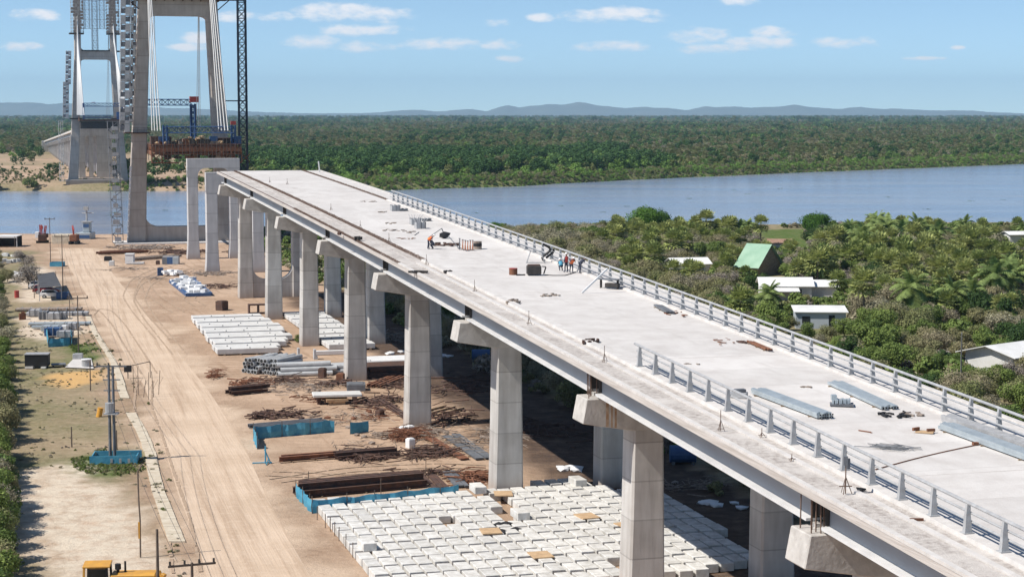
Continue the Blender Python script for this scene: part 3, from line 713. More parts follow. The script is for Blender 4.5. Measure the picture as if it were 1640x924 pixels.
def bent(i, s):
    zt = zb(s) - 1.86        # top of cap
    names = {0: 'out of view', 1: 'nearest pier with its big white cap end at the bottom right corner', 2: 'second nearest pier, rust streaks on its cap, leg among the blocks', 3: 'third nearest pier, its left leg standing at the top corner of the block yard', 4: 'fourth pier back, left leg beside the rusty beams and small white blocks', 5: 'fifth pier back, left leg beside the bundles of grey pipes', 6: 'sixth pier back, left leg between the rows of white panels', 7: 'seventh pier back, left leg at the far edge of the white panels', 8: 'last pier under the far end of the deck, joined by a rounded base wall'}
    root = thing('bridge_pier', W(s, 45.4, 0), names[i].replace('out of view', 'concrete pier under the near end of the deck'), 'bridge pier', 'two-legged concrete piers of the approach viaduct')
    for sg, vc in ((-1, 40.75), (1, 50.05)):
        mb = MB(); zs = zt - 2.3
        column(mb, s, [(vc + .06 * sg, -.6, 2.35, 2.55), (vc + .0 * sg, zs * .5, 2.28, 2.3), (vc - .0 * sg, zs, 2.25, 2.12), (vc, zs + .35, 2.25, 2.12)], .14)
        l = mb.build('leg', 'pier', root)
    # cap beam with tapered cantilevers
    c = MB(); h = 1.15
    pts = [(36.45, zt), (36.15, zt - 1.62), (39.6, zt - 2.22), (51.2, zt - 2.22), (54.65, zt - 1.62), (54.35, zt)]
    c.prism(pts, lambda v, z: W(s - h, v, z), lambda v, z: W(s + h, v, z)); cap = c.build('cap_beam', 'cap', root, bevel=.05)
    be = MB()
    for g in (37.66, 41.5, 45.4, 49.3, 53.14):
        for ds in (-.55, .55): be.sbox(s + ds - .25, s + ds + .25, g - .28, g + .28, zt - .01, zt + .2)
    be.build('bearing', 'cap', root)
    if i in (1, 2):
        rb = MB(); rr = random.Random(i)
        for k in range(7):
            a = s + rr.uniform(-.9, .9); b = 36.75 + rr.uniform(-.1, .75)
            rb.tube(W(a, b, zt - .05), W(a + rr.uniform(-.05, .05), b + rr.uniform(-.04, .04), zt + 1.86), .035, n=5)
        rb.build('anchor_rod', 'rebar', root)
    if i == 2:
        m_ = M['stain']; sb = MB()
        for v0, v1 in ((37.75, 37.95), (38.1, 38.22), (38.35, 38.5)):
            k = MB()
            zbm = zt - 1.62 - (v0 - 36.15) * .174
            sb.quad(W(s - h - .004, v0, zbm + .03), W(s - h - .004, v1, zbm + .03), W(s - h - .004, v1, zt - .06), W(s - h - .004, v0, zt - .06))
        sb.build('rust_stain', m_, root)
    if i == 8:      # base wall with rounded corners between the legs
        b = MB(); r_ = 2.6; zt0 = 3.2
        out = [(41.6, -.5), (49.2, -.5), (49.2, zt0 + r_)] + arc(49.0 - r_, zt0 + r_, r_, 0, -math.pi / 2)[1:] + arc(41.8 + r_, zt0 + r_, r_, -math.pi / 2, -math.pi)[:-1] + [(41.6, zt0 + r_)]
        b.prism(out, lambda v, z: W(s - .85, v, z), lambda v, z: W(s + .85, v, z)); b.build('base_wall', 'pier', root)
    return root
M['stain'] = mat('rust_streak', (.30, .17, .09), (.42, .32, .24), 2.5, .9)
for i, s in enumerate(BENTS): bent(i, s)

def base_step(s, v, w, name, label):    # pile cap plinth visible at base
    pass

def portal(s, zt, label):
    root = thing('portal_pier', W(s, 45.4, 0), label, 'bridge pier', 'tall open portal frames waiting for the deck')
    vL, vR, w = 39.55, 51.1, 2.3
    for sg, vc in ((-1, vL + w / 2), (1, vR - w / 2)):
        mb = MB(); column(mb, s, [(vc, -.8, 2.5, w + .75), (vc, 2.5, 2.4, w + .25), (vc, 6, 2.35, w), (vc, zt - 2.6, 2.3, w)], .1); mb.build('leg', 'portal', root)
    r_ = 1.7; zb_ = zt - 2.1
    out = [(vL, zt), (vL, zb_ - r_ - .3), (vL + w - .02, zb_ - r_ - .3)] + arc(vL + w + r_, zb_ - r_, r_, math.pi, math.pi / 2) + arc(vR - w - r_, zb_ - r_, r_, math.pi / 2, 0) + [(vR - w + .02, zb_ - r_ - .3), (vR, zb_ - r_ - .3), (vR, zt)]
    b = MB(); b.prism(out, lambda v, z: W(s - 1.17, v, z), lambda v, z: W(s + 1.17, v, z)); b.build('crossbeam', 'portal', root)
portal(374.8, 20.3, 'grey open concrete portal standing just past the end of the deck')
portal(413.0, 22.2, 'farther open concrete portal with rounded inner corners, in front of the tower')

# ------------------------------------------------------------------ towers
def lattice(mb, p0, p1, w, step, rc=.08, rb=.04, horiz=(1, 0, 0), n4=True):
    """square lattice mast/boom between p0 and p1"""
    a = Vector(p0); b = Vector(p1); d = (b - a); Ln = d.length; d.normalize()
    x = Vector(horiz) - d * Vector(horiz).dot(d); x.normalize(); y = d.cross(x)
    cs = [x * w / 2 + y * w / 2, -x * w / 2 + y * w / 2, -x * w / 2 - y * w / 2, x * w / 2 - y * w / 2]
    for c in cs: mb.tube(a + c, b + c, rc, n=4, cap=False)
    k = max(1, int(round(Ln / step)))
    for i in range(k):
        q0 = a + d * (Ln * i / k); q1 = a + d * (Ln * (i + 1) / k)
        for j in range(4):
            c0, c1 = cs[j], cs[(j + 1) % 4]
            mb.tube(q0 + c0, q0 + c1, rb, n=3, cap=False)
            mb.tube(q0 + (c0 if i % 2 else c1), q1 + (c1 if i % 2 else c0), rb, n=3, cap=False)
            mb.tube(q0 + (c1 if i % 2 else c0), q1 + (c0 if i % 2 else c1), rb * .8, n=3, cap=False)

def cross(s, vL, vR, zt, z0, r, s_half, up=None):
    """crossbeam outline with rounded haunches below (and above when up is given)"""
    bot = [(vL, z0 - r)] + arc(vL + r, z0 - r, r, math.pi, math.pi / 2, 7)[1:] + arc(vR - r, z0 - r, r, math.pi / 2, 0, 7)
    if up: top = [(vR, zt + up)] + arc(vR - up, zt + up, up, 0, -math.pi / 2, 7)[1:] + arc(vL + up, zt + up, up, -math.pi / 2, -math.pi, 7)
    else: top = [(vR, zt), (vL, zt)]
    b = MB(); b.prism(bot + top, lambda v, z: W(s - s_half, v, z), lambda v, z: W(s + s_half, v, z)); return b

def stair_scaffold(root, s, v, z0, z1, w=2.4, dv=0.0, panels=True, mname='galv'):
    f = MB(); p = MB(); dk = MB(); rr = random.Random(int(s + v * 10)); n = int((z1 - z0) / 2.0)
    for a in (-w / 2, 0, w / 2):
        for c in (-1.2, 1.2): f.tube(W(s + c, v + a, z0), W(s + c, v + a + dv, z1), .055, n=3, cap=False)
    for k in range(n + 1):
        z = z0 + (z1 - z0) * k / n; vo = v + dv * k / n
        for c in (-1.2, 1.2): f.tube(W(s + c, vo - w / 2, z), W(s + c, vo + w / 2, z), .045, n=3, cap=False)
        if k < n:
            z2 = z0 + (z1 - z0) * (k + 1) / n; sg = 1 if k % 2 else -1
            f.tube(W(s - 1.15, vo - sg * w / 2, z), W(s - 1.15, vo + sg * w / 2, z2), .075, n=4)
            if panels:
                va, vb = (vo - w / 2, vo) if k % 2 else (vo, vo + w / 2)
                p.sbox(s - 1.28, s - 1.24, va, vb, z + .1, z2 - .05)
                dk.sbox(s - 1.2, s - 1.14, (vo if k % 2 else vo - w / 2), (vo + w / 2 if k % 2 else vo), z + .1, z2 - .35) if False else dk.sbox(s - 1.2, s - 1.14, (vo if k % 2 else vo - w / 2), (vo + w / 2 if k % 2 else vo), z + .5, z2 - .3)
                if rr.random() < .35: p.sbox(s - 1.28, s - 1.24, vo - w / 2, vo + w / 2, z + .1, z + .8)
            f.sbox(s - 1.1, s + 1.1, vo - w / 2 + .1, vo + w / 2 - .1, z, z + .06)
    f.build('scaffold_frame', mname, root)
    if panels: p.build('mesh_panel', 'galv', root)['kind'] = 'stuff'; dk.build('mesh_panel', 'greysteel', root)['kind'] = 'stuff'

def guard(mb, s0, s1, v0, v1, z, h=1.1, step=1.5, r=.035):
    for (a, b) in (((s0, v0), (s0, v1)), ((s1, v0), (s1, v1)), ((s0, v0), (s1, v0)), ((s0, v1), (s1, v1))):
        for hh in (h, h * .5): mb.tube(W(a[0], a[1], z + hh), W(b[0], b[1], z + hh), r, n=3, cap=False)
        L_ = math.hypot(a[0] - b[0], a[1] - b[1]); n = max(1, int(L_ / step))
        for k in range(n + 1):
            t = k / n; mb.tube(W(a[0] + (b[0] - a[0]) * t, a[1] + (b[1] - a[1]) * t, z), W(a[0] + (b[0] - a[0]) * t, a[1] + (b[1] - a[1]) * t, z + h), r, n=3, cap=False)

def tower_near():
    s = 467; c = 43.1
    root = thing('bridge_tower', W(s, c, 0), 'near concrete bridge tower on this bank, two leaning legs with a rounded crossbeam', 'bridge tower', 'twin towers of the cable-stayed bridge')
    for sg in (-1, 1):
        mb = MB(); column(mb, s, [(c + sg * 11.2, -1, 5.2, 4.7), (c + sg * 10.9, 3, 5.0, 4.25), (c + sg * 9.9, 27, 4.6, 3.55), (c + sg * 8.35, 56, 4.2, 2.9), (c + sg * 7.4, 78, 3.8, 2.7)], .25)
        mb.build('leg', 'tower', root)
    b = cross(s, c - 7.75, c + 7.75, 61.5, 56.2, 2.6, 2.0); b.build('crossbeam', 'tower', root)
    # base strut with rounded upper corners
    r = 3.4; zt = 4.1
    out = [(c - 9.2, -.8), (c + 9.2, -.8), (c + 9.0, zt + r)] + arc(c + 9.0 - r, zt + r, r, 0, -math.pi / 2)[1:] + arc(c - 9.0 + r, zt + r, r, -math.pi / 2, -math.pi)[:-1] + [(c - 9.0, zt + r)]
    b = MB(); b.prism(out, lambda v, z: W(s - 1.7, v, z), lambda v, z: W(s + 1.7, v, z)); b.build('base_strut', 'tower', root)
    p = MB(); p.sbox(s - 6, s + 5, c - 16.5, c + 16.5, -1.5, .35); p.build('footing', 'ledge', root, bevel=.1)
    # working platforms
    m = MB()
    m.sbox(s - 3.6, s + 3.4, c - 13.6, c - 7.4, 27.2, 27.5); guard(m, s - 3.6, s + 3.4, c - 13.6, c - 7.4, 27.5)
    m.sbox(s - 3.6, s + 3.4, c - 11.8, c + 12.3, 60.2, 60.45); guard(m, s - 3.6, s + 3.4, c - 11.8, c + 12.3, 60.45)
    for v in np.arange(c - 10, c + 11, 2.2): m.sbox(s - 3.4, s + 3.2, v, v + .18, 59.7, 60.2)
    m.build('work_platform', 'rustd', root)
    # formwork brackets by the crossbeam ends
    m = MB()
    for sg in (-1, 1):
        for k in range(5):
            a = c + sg * (9.6 + .0 * k); m.tube(W(s - 3, a, 57.6), W(s - 3, a + sg * 3.0, 60.2), .12, n=4); m.tube(W(s - 3, a, 60.1), W(s - 3, a + sg * 3.1, 60.1), .1, n=4)
    m.build('bracket', 'rustd', root)
    # white conduit strip and ladder up the outer leg face
    m = MB()
    for k in range(14):
        z0 = k * 1.35; v0 = c - 13.35 + z0 * .055; m.sbox(s - 2.2, s - 1.7, v0 - .15, v0 + .32 + .1 * (k % 2), z0 + .4, z0 + 1.6)
    m.build('cable_conduit', 'white', root)
    # stays: sheathed fans down to the approach side and the river side
    k1 = MB(); k2 = MB()
    for sg in (-1, 1):
        for j, (dz, ds) in enumerate([(62, -15), (65, -17), (68, -20), (72, -23)]):
            top = W(s - 1.2, c + sg * (7.4 if sg > 0 else 7.4), dz + 8); bot = W(s + ds * .8, c + sg * 9.6 + j * .5 + (1.9 if sg < 0 else -1.2), 28)
            k1.tube(top, bot, .15 if sg > 0 else .12, n=5)
        for j, (dz, ds) in enumerate([(62, 15), (65, 19), (69, 24)]):
            k2.tube(W(s + 1.2, c + sg * 5.6, dz + 8), W(s + ds, c + sg * (4.5 if sg > 0 else 5.6) + j * .95 * sg + 1.2, 28), .07, n=4)
    k1.build('stay_cable', 'stay', root); k2.build('stay_strand', 'stayd', root)
    return root
tower_near()
st = thing('stair_scaffold', W(464, 28.2, 27), 'checkered stair scaffold running up the outer side of the near tower above the platform', 'scaffold', 'stair scaffolds on the towers')
stair_scaffold(st, 463.5, 29.4, 27.6, 62, 2.3, .9); stair_scaffold(st, 466.5, 31.4, 30, 76, 1.2, 1.6, panels=True, mname='rustd')
st2 = thing('stair_scaffold', W(464, 26.8, 0), 'tall narrow grey stair scaffold standing on the footing left of the near tower', 'scaffold', 'stair scaffolds on the towers')
stair_scaffold(st2, 463.5, 27.3, .4, 30.2, 2.6, -.7, panels=False, mname='greysteel'); 
b = MB(); rr = random.Random(5)
for k in range(14): b.sbox(461.9, 462.0, 26.1 + rr.uniform(0, .6) - .04 * k, 27.3 + rr.uniform(0, 1) - .04 * k, .8 + 2.1 * k, 1.5 + 2.1 * k + rr.uniform(0, .5))
b.build('mesh_panel', 'galv', st2)['kind'] = 'stuff'

def crane():
    root = thing('tower_crane', W(470, 59.3, 0), 'dark blue lattice mast of a tower crane standing right of the near tower', 'tower crane')
    m = MB(); lattice(m, W(470, 59.3, 0), W(470, 59.3, 84), 1.95, 2.0, .17, .085, horiz=(U[0], U[1], 0)); m.build('mast', 'navy', root)
    f = MB(); f.sbox(466.5, 473.5, 56.5, 62.5, -.8, .9); f.build('foundation', 'ledge', root)
    t = MB()
    for z in (35.3, 60.4):
        t.bar(W(468.8, 54.0 if z < 50 else 51.5, z), W(469.2, 60.4, z), .28); t.bar(W(466, 54.0 if z < 50 else 52, z), W(470, 58.4, z), .2)
    t.build('wall_tie', 'navy', root)
crane()

def deck_segment():
    s0, s1 = 452, 488; v0, v1 = 35.0, 56.6
    root = thing('deck_segment', W(470, 45.8, 22), 'rusty steel formwork deck segment hung between the legs of the near tower', 'formwork deck')
    m = MB(); rr = random.Random(9)
    m.sbox(s0, s1, v0 + 1.0, v1 - 1.0, 23.9, 24.6); m.sbox(s0 + 1.5, s1, v0 + 6.5, v1 - 6.0, 22.4, 23.88); m.sbox(s0 + 2, s0 + 5, v0, v0 + 5, 24.61, 26.6); m.sbox(s0 + 2, s0 + 6, v1 - 6, v1 - .5, 24.61, 26.2); m.build('platform', 'rustd', root)
    m = MB()
    for v in np.arange(v0 - .8, v1 + 1.2, .9):
        m.tube(W(s0 - .5, v, 21.2 + rr.uniform(-1.2, 1)), W(s0 - .5, v + rr.uniform(-.2, .2), 26.2 + rr.uniform(-.8, 1)), .07, n=3)
    m.build('hanger_rod', 'dark', root)['kind'] = 'stuff'
    m = MB()
    for v in np.arange(v0, v1 + .1, 2.4): m.sbox(s0, s1, v - .15, v + .15, 22.2, 23.2)
    for s in np.arange(s0, s1 + .1, 4.5): m.sbox(s - .15, s + .15, v0, v1, 22.9, 23.89)
    for v in (v0, v0 + 2.4, v1 - 4.8, v1 - 2.4, v1): 
        for k in range(4):
            a, b_ = (v, v + 2.0) if k % 2 == 0 else (v + 2.0, v)
            m.bar(W(s0 - .1, a, 20.4 + .001 * k), W(s0 - .1, b_, 22.3), .2)
        m.bar(W(s0 - .1, v, 20.2), W(s0 - .1, v, 23), .28)
    m.bar(W(s0 - .1, v0, 22.4), W(s0 - .1, v1, 22.4), .35); m.bar(W(s0 - .12, v0, 20.3), W(s0 - .12, v0 + 6.5, 20.3), .26); m.bar(W(s0 - .12, v1 - 5, 20.3), W(s0 - .12, v1, 20.3), .26)
    m.build('truss', 'rust', root)
    m = MB(); m2 = MB(); m3 = MB()
    for k in range(90):
        v = rr.uniform(v0, v1 - 1); z = 24.6 if k < 60 else 21.0 + rr.uniform(0, 1.5); h = rr.uniform(.3, 1.5); (m, m2, m3)[k % 3].sbox(s0 + rr.uniform(0, 6), s0 + rr.uniform(6.5, 9), v, v + rr.uniform(.3, 1.6), z, z + h)
    guard(m, s0, s1, v0, v1, 23.5, 1.2, 1.6, .05); m.build('formwork', 'rust', root); m2.build('formwork', 'dark', root); m3.build('formwork', 'rubble', root)
    m = MB()
    for k in range(26):
        v = rr.gauss(46, 1.3) if k < 12 else rr.uniform(v0 + 1, v1 - 1); m.blob(W(s0 + rr.uniform(.5, 3), v, 25 + rr.uniform(0, 1.6 if k < 12 else .6)), rr.uniform(.3, .8), k)
    m.build('material_heap', 'plank', root)
    # blue launching gantry
    g = thing('launching_gantry', W(470, 45.8, 24), 'blue lattice launching gantry standing on the rusty deck segment of the near tower', 'gantry', 'blue gantries on the bridge deck')
    m = MB()
    lattice(m, W(453, 38.6, 28.2), W(453, 54.6, 28.2), 1.5, 1.3, .11, .055, horiz=(0, 0, 1))
    lattice(m, W(482, 33.9, 35.0), W(482, 48.0, 35.0), 1.5, 1.5, .12, .06, horiz=(0, 0, 1)); m.build('truss', 'blue', g)
    m = MB()
    for v in (38.4, 54.8): lattice(m, W(453, v, 24.2), W(453, v, 29.3), .9, 1.2, .16, .08)
    lattice(m, W(482, 48.0, 24.2), W(482, 48.0, 34.6), 1.1, 1.5, .22, .1)
    for v in (36.8, 37.6, 55.0, 49.2): m.sbox(453.5, 455.5, v, v + 1.8, 24.7, 26.6)
    m.build('support_leg', 'blue', g)
    m = MB(); m.sbox(481, 483, 47.2, 49.4, 35, 36.5); m.sbox(452.4, 453.6, 54.2, 55.4, 29.4, 30.3); m.build('winch', 'redpaint', g)
deck_segment()

def tower_far():
    s = 899; c = 44.3
    root = thing('bridge_tower', W(s, c, 0), 'far concrete bridge tower across the river, upper legs wrapped in grey formwork cages', 'bridge tower', 'twin towers of the cable-stayed bridge')
    for sg in (-1, 1):
        mb = MB(); column(mb, s, [(c + sg * 12.0, -3, 5.6, 5.2), (c + sg * 11.4, 3, 5.2, 4.6), (c + sg * 9.7, 30, 4.8, 3.7), (c + sg * 8.3, 60, 4.4, 3.1), (c + sg * 8.0, 96, 4, 3.0)], .25); mb.build('leg', 'tower', root)
    b = cross(s, c - 7.3, c + 7.3, 61.4, 57.6, 2.2, 2.0, up=3.5); b.build('crossbeam', 'tower', root)
    b = MB(); b.sbox(s - 4, s + 4, c - 15, c + 15, -4, 1.2); b.build('footing', 'tower', root, bevel=.1)
    m = MB()
    m.sbox(s - 3.4, s + 3.2, c - 12.6, c - 6.6, 29.6, 30.1); m.sbox(s - 3.4, s + 3.2, c + 6.6, c + 12.4, 29.6, 30.1)
    for sg in (-1, 1): m.sbox(s - 3.6, s + 3.4, min(c + sg * 5.3, c + sg * 12.0), max(c + sg * 5.3, c + sg * 12.0), 69.4, 70.0)
    m.sbox(s - 3, s + 3, c - 6.5, c + 6.5, 61.5, 62.0); m.sbox(s - 1, s + 1, c + 8, c + 16, 61.2, 61.9); m.build('work_platform', 'dark', root)
    for sg in (-1, 1):                     # formwork cages round the upper legs
        cg = MB(); pn = MB(); rr = random.Random(11 + sg); cv = c + sg * 8.2
        for z in np.arange(70, 97, 1.5):
            guard(cg, s - 3.2, s + 3, cv - 2.9, cv + 2.9, z, 1.1, 1.2, .06)
            for k in range(6):
                if rr.random() < .55: a = cv - 2.9 + k * .97; pn.sbox(s - 3.26, s - 3.22, a, a + .97, z + .05, z + 1.35)
        cg.build('climbing_formwork', 'galv', root); pn.build('mesh_panel', 'rubble', root)
    m = MB()
    lattice(m, W(s - 1, c - .2, 62), W(s - 1, c - .2, 96), 2.4, 2.2, .11, .06); lattice(m, W(s - 1, c - 3.6, 72), W(s - 1, c - 3.6, 96), 2.2, 2.2, .09, .05); lattice(m, W(s - 1, c + 3.2, 72), W(s - 1, c + 3.2, 96), 2.2, 2.2, .09, .05)
    for z in np.arange(72, 96, 4.4): m.bar(W(s - 1, c - 6, z), W(s - 1, c + 6, z), .16)
    m.build('scaffold_frame', 'galv', root)
    k1 = MB()
    for sg in (-1, 1):
        for j in range(7): k1.tube(W(s - 2.3, c + sg * 8.1, 78 - j * 1.6), W(s - 10 - j * 1.5, c + sg * 9.8 + j * .45 * 1 + .4, 31.5), .26, n=5)
    k1.build('stay_cable', 'stay', root)
    k2 = MB()
    for j in range(3): k2.tube(W(s + 2, c + 6.4, 74 - j), W(s + 14 + j * 3, c + 5.2 + j * .8, 31.5), .07, n=4)
    k2.build('stay_strand', 'stayd', root)
    sc = thing('stair_scaffold', W(s, 29.2, 0), 'checkered stair scaffold up the left side of the far tower', 'scaffold', 'stair scaffolds on the towers')
    stair_scaffold(sc, s - 3, 29.8, 30, 47, 2.6, .5); stair_scaffold(sc, s - 3, 31.2, 46, 61.5, 2.4, .6); stair_scaffold(sc, s - 3, 27.4, .5, 29, 2.0, 0, panels=False)
    d = thing('deck_segment', W(s, c + 2, 24), 'dark formwork deck segment between the legs of the far tower', 'formwork deck')
    m = MB(); m.sbox(s - 16, s + 16, 36.0, 56.2, 25.2, 28.4); m.build('platform', 'dark', d)
    m = MB(); m.sbox(s - 18, s + 15, 35.5, 56.6, 28.6, 29.5); guard(m, s - 18, s + 15, 35.5, 56.6, 29.5, 1.2, 2, .06); m.build('formwork', 'rustd', d)
    g = thing('launching_gantry', W(s - 12, c + 2, 29.5), 'small blue lattice launching gantry on the deck segment of the far tower', 'gantry', 'blue gantries on the bridge deck')
    m = MB(); lattice(m, W(s - 17, 37.4, 36.3), W(s - 17, 55.2, 36.3), 1.5, 1.7, .13, .07, horiz=(0, 0, 1)); lattice(m, W(s - 17.5, 37.6, 30.9), W(s - 17.5, 50, 30.9), 1.1, 1.7, .13, .06, horiz=(0, 0, 1)); m.build('truss', 'blue', g)
    m = MB()
    for v in (37.0, 54.6): m.sbox(s - 17.6, s - 16.4, v, v + .9, 29.5, 37)
    m.sbox(s - 18, s - 16, 52.4, 55.0, 29.5, 33); m.build('support_leg', 'blue', g)
    h = MB()
    for v in (41.2, 54.4): h.sbox(s - 17.3, s - 16.7, v, v + 1.6, 36.9, 37.6)
    h.build('winch', 'white', g)
tower_far()

ORD2 = ['first', 'second', 'third', 'fourth', 'fifth', 'sixth', 'seventh', 'eighth', 'ninth', 'tenth', 'eleventh', 'twelfth', 'thirteenth', 'fourteenth', 'fifteenth', 'sixteenth', 'seventeenth', 'eighteenth', 'nineteenth', 'twentieth', 'last', 'final']
def far_viaduct():
    zf = lambda s: 24.0 - .0225 * (s - 930)
    root = thing('viaduct_deck', W(1250, 45, 0), 'distant approach deck running down to the fields behind the far tower', 'bridge')
    st = np.linspace(940, 1640, 36); m = MB(); m.sweep([(35.6, 0), (54.6, 0), (54.6, 1.0), (35.6, 1.0)], st, zf); m.build('slab', 'ledge', root)
    m = MB(); m.sweep([(36.8, -1.7), (53.4, -1.7), (53.4, -.01), (36.8, -.01)], st, zf); m.build('girder', 'girder', root)
    e = MB(); e.sbox(1641, 1646, 34, 56, -1, zf(1640) + 1); e.build('abutment', 'ledge', root)
    for i, s in enumerate(np.arange(972, 1630, 36)):
        zt = zf(s) - 1.75; r = thing('bridge_pier', W(s, 45, 0), 'slender pale pier, ' + ORD2[i] + ' under the distant approach deck across the river', 'bridge pier', 'piers of the distant approach deck')
        for v in (40.2, 50.0):
            m = MB(); column(m, s, [(v, -.5, 2.6, 2.4), (v, zt - 2, 2.4, 2.1)]); m.build('leg', 'portal', r)
        m = MB(); m.sbox(s - 1.2, s + 1.2, 36.4, 53.8, zt - 2, zt); m.build('cap_beam', 'portal', r)
    s = 926                    # broad anchor pier with slots behind the far tower
    r = thing('anchor_pier', W(s, 44, 0), 'broad grey slotted pier just behind the far tower legs', 'bridge pier')
    m = MB()
    for v0, v1 in ((36.5, 39.6), (41.4, 43.4), (45.2, 52.6)): m.sbox(s - 1.6, s + 1.6, v0, v1, -1, 21.4)
    m.sbox(s - 1.61, s + 1.61, 36.45, 52.65, 21.41, 25); m.sbox(s - 1.2, s + 1.2, 39.6, 45.2, -1, 1.5); m.build('column', 'tower', r)
    m = MB(); m.sbox(s - 6, s + 6, 33, 56, -3, 1.0); m.build('footing', 'tower', r)
far_viaduct()

# ================================================================== VEGETATION
def leafmat(name, cols, trans=.25, dv=.35):
    m_ = bpy.data.materials.new(name); m_.use_nodes = True; nt = m_.node_tree; N = nt.nodes; L = nt.links; b = N['Principled BSDF']; b.inputs['Roughness'].default_value = .7
    b.inputs['Specular IOR Level'].default_value = .25
    oi = N.new('ShaderNodeObjectInfo'); cr = N.new('ShaderNodeValToRGB'); el = cr.color_ramp.elements
    while len(el) < len(cols): el.new(.5)
    for i, c in enumerate(cols): el[i].position = i / max(1, len(cols) - 1); el[i].color = (*c, 1)
    geo = N.new('ShaderNodeNewGeometry'); nz = N.new('ShaderNodeTexNoise'); nz.inputs['Scale'].default_value = .6; nz.inputs['Detail'].default_value = 3; L.new(geo.outputs['Position'], nz.inputs[0])
    ad = N.new('ShaderNodeMath'); ad.operation = 'MULTIPLY_ADD'; L.new(nz.outputs[0], ad.inputs[0]); ad.inputs[1].default_value = .5; 
    sb = N.new('ShaderNodeMath'); sb.operation = 'SUBTRACT'; L.new(oi.outputs['Random'], sb.inputs[0]); sb.inputs[1].default_value = .25; L.new(sb.outputs[0], ad.inputs[2]); ad.use_clamp = True
    L.new(ad.outputs[0], cr.inputs[0])
    hs = N.new('ShaderNodeHueSaturation'); L.new(cr.outputs[0], hs.inputs['Color'])
    ri = N.new('ShaderNodeMapRange'); L.new(geo.outputs['Random Per Island'], ri.inputs[0]); ri.inputs[3].default_value = 1 - dv; ri.inputs[4].default_value = 1 + dv; L.new(ri.outputs[0], hs.inputs['Value'])
    L.new(hs.outputs[0], b.inputs['Base Color'])
    tl = N.new('ShaderNodeBsdfTranslucent'); L.new(hs.outputs[0], tl.inputs[0]); mx = N.new('ShaderNodeMixShader'); mx.inputs[0].default_value = trans; L.new(b.outputs[0], mx.inputs[1]); L.new(tl.outputs[0], mx.inputs[2])
    L.new(mx.outputs[0], N['Material Output'].inputs[0]); return m_
LM = {'olive': leafmat('olive_foliage', [(.195, .19, .085), (.25, .23, .115), (.19, .215, .08), (.28, .25, .14)]),
      'green': leafmat('green_foliage', [(.10, .15, .035), (.145, .20, .05), (.19, .25, .06), (.09, .15, .04)]),
      'dark': leafmat('dark_foliage', [(0.034, 0.069, 0.018), (0.054, 0.100, 0.023), (0.047, 0.088, 0.026)]),
      'dry': leafmat('dry_foliage', [(.33, .285, .18), (.27, .24, .155), (.35, .325, .22), (.25, .23, .155)]),
      'twig': leafmat('bare_twigs', [(.26, .22, .185), (.31, .27, .23), (.22, .19, .16)], .05),
      'palm': leafmat('palm_fronds', [(.30, .35, .11), (.40, .42, .16), (.24, .30, .09)], .3),
      'bright': leafmat('bright_foliage', [(0.112, 0.210, 0.025), (0.160, 0.280, 0.042)]),
      'feather': leafmat('feather_fronds', [(.17, .24, .07), (.22, .28, .09), (.13, .20, .06)], .3),
      'bark': mat('bark', (.10, .08, .065), (.16, .135, .11), 2, .95)}

def leaf_mesh(name, lobes, n, size, mt, seed, jitter=.25, flat=1.0, shell=.55):
    """thousands of small leaf sprays spread through overlapping lobes: (cx,cy,cz,rx,ry,rz)"""
    r = np.random.default_rng(seed); vol = np.array([l[3] * l[4] * l[5] for l in lobes]) ** .7; cnt = r.multinomial(n, vol / vol.sum()); C = []; Nn = []
    for l, k in zip(lobes, cnt):
        d = r.normal(size=(k, 3)); d /= np.linalg.norm(d, axis=1)[:, None]; rad = shell + (1 - shell) * r.random(k) ** .6
        rad *= 1 + .16 * np.sin(d[:, 0] * 5 + seed) * np.sin(d[:, 1] * 6 + seed * 2) + r.normal(0, .06, k)
        C.append(np.array(l[:3]) + d * rad[:, None] * np.array(l[3:6])); Nn.append(d)
    C = np.concatenate(C); Nn = np.concatenate(Nn); k = len(C)
    Nn = Nn + r.normal(0, .55, (k, 3)) + np.array([0, 0, .35]); Nn /= np.linalg.norm(Nn, axis=1)[:, None]
    t = np.cross(Nn, r.normal(size=(k, 3))); t /= np.linalg.norm(t, axis=1)[:, None]; b = np.cross(Nn, t)
    sz = size * (.55 + .9 * r.random(k)); a = t * sz[:, None]; c = b * (sz * (.35 + .4 * r.random(k)))[:, None]
    V = np.stack([C - a, C - c * .8 + a * .15, C + a, C + c + a * .1 * 0], 1).reshape(-1, 3)
    me = bpy.data.meshes.new(name); me.from_pydata(V.tolist(), [], np.arange(4 * k).reshape(-1, 4).tolist()); me.materials.append(mt); return me
def branches(name, h, spread, seed, lobes, thick=.16, mt='bark'):
    mb = MB(); rr = random.Random(seed); top = h * .45
    mb.tube((0, 0, -.3), (rr.uniform(-.2, .2), rr.uniform(-.2, .2), top), thick, thick * .7, n=6)
    for l in lobes:
        a = (0, 0, top * rr.uniform(.5, 1)); mid = (l[0] * .5 + rr.uniform(-.2, .2), l[1] * .5 + rr.uniform(-.2, .2), (a[2] + l[2]) * .55)
        mb.tube(a, mid, thick * .55, thick * .35, n=5); mb.tube(mid, (l[0], l[1], l[2] + l[5] * .3), thick * .35, thick * .1, n=4)
        for k in range(2):
            mb.tube(mid, (l[0] + rr.uniform(-1, 1) * l[3] * .8, l[1] + rr.uniform(-1, 1) * l[4] * .8, l[2] + rr.uniform(0, 1) * l[5] * .8), thick * .22, thick * .06, n=3)
    o = mb.build(name, LM[mt]); me = o.data; bpy.data.objects.remove(o); return me
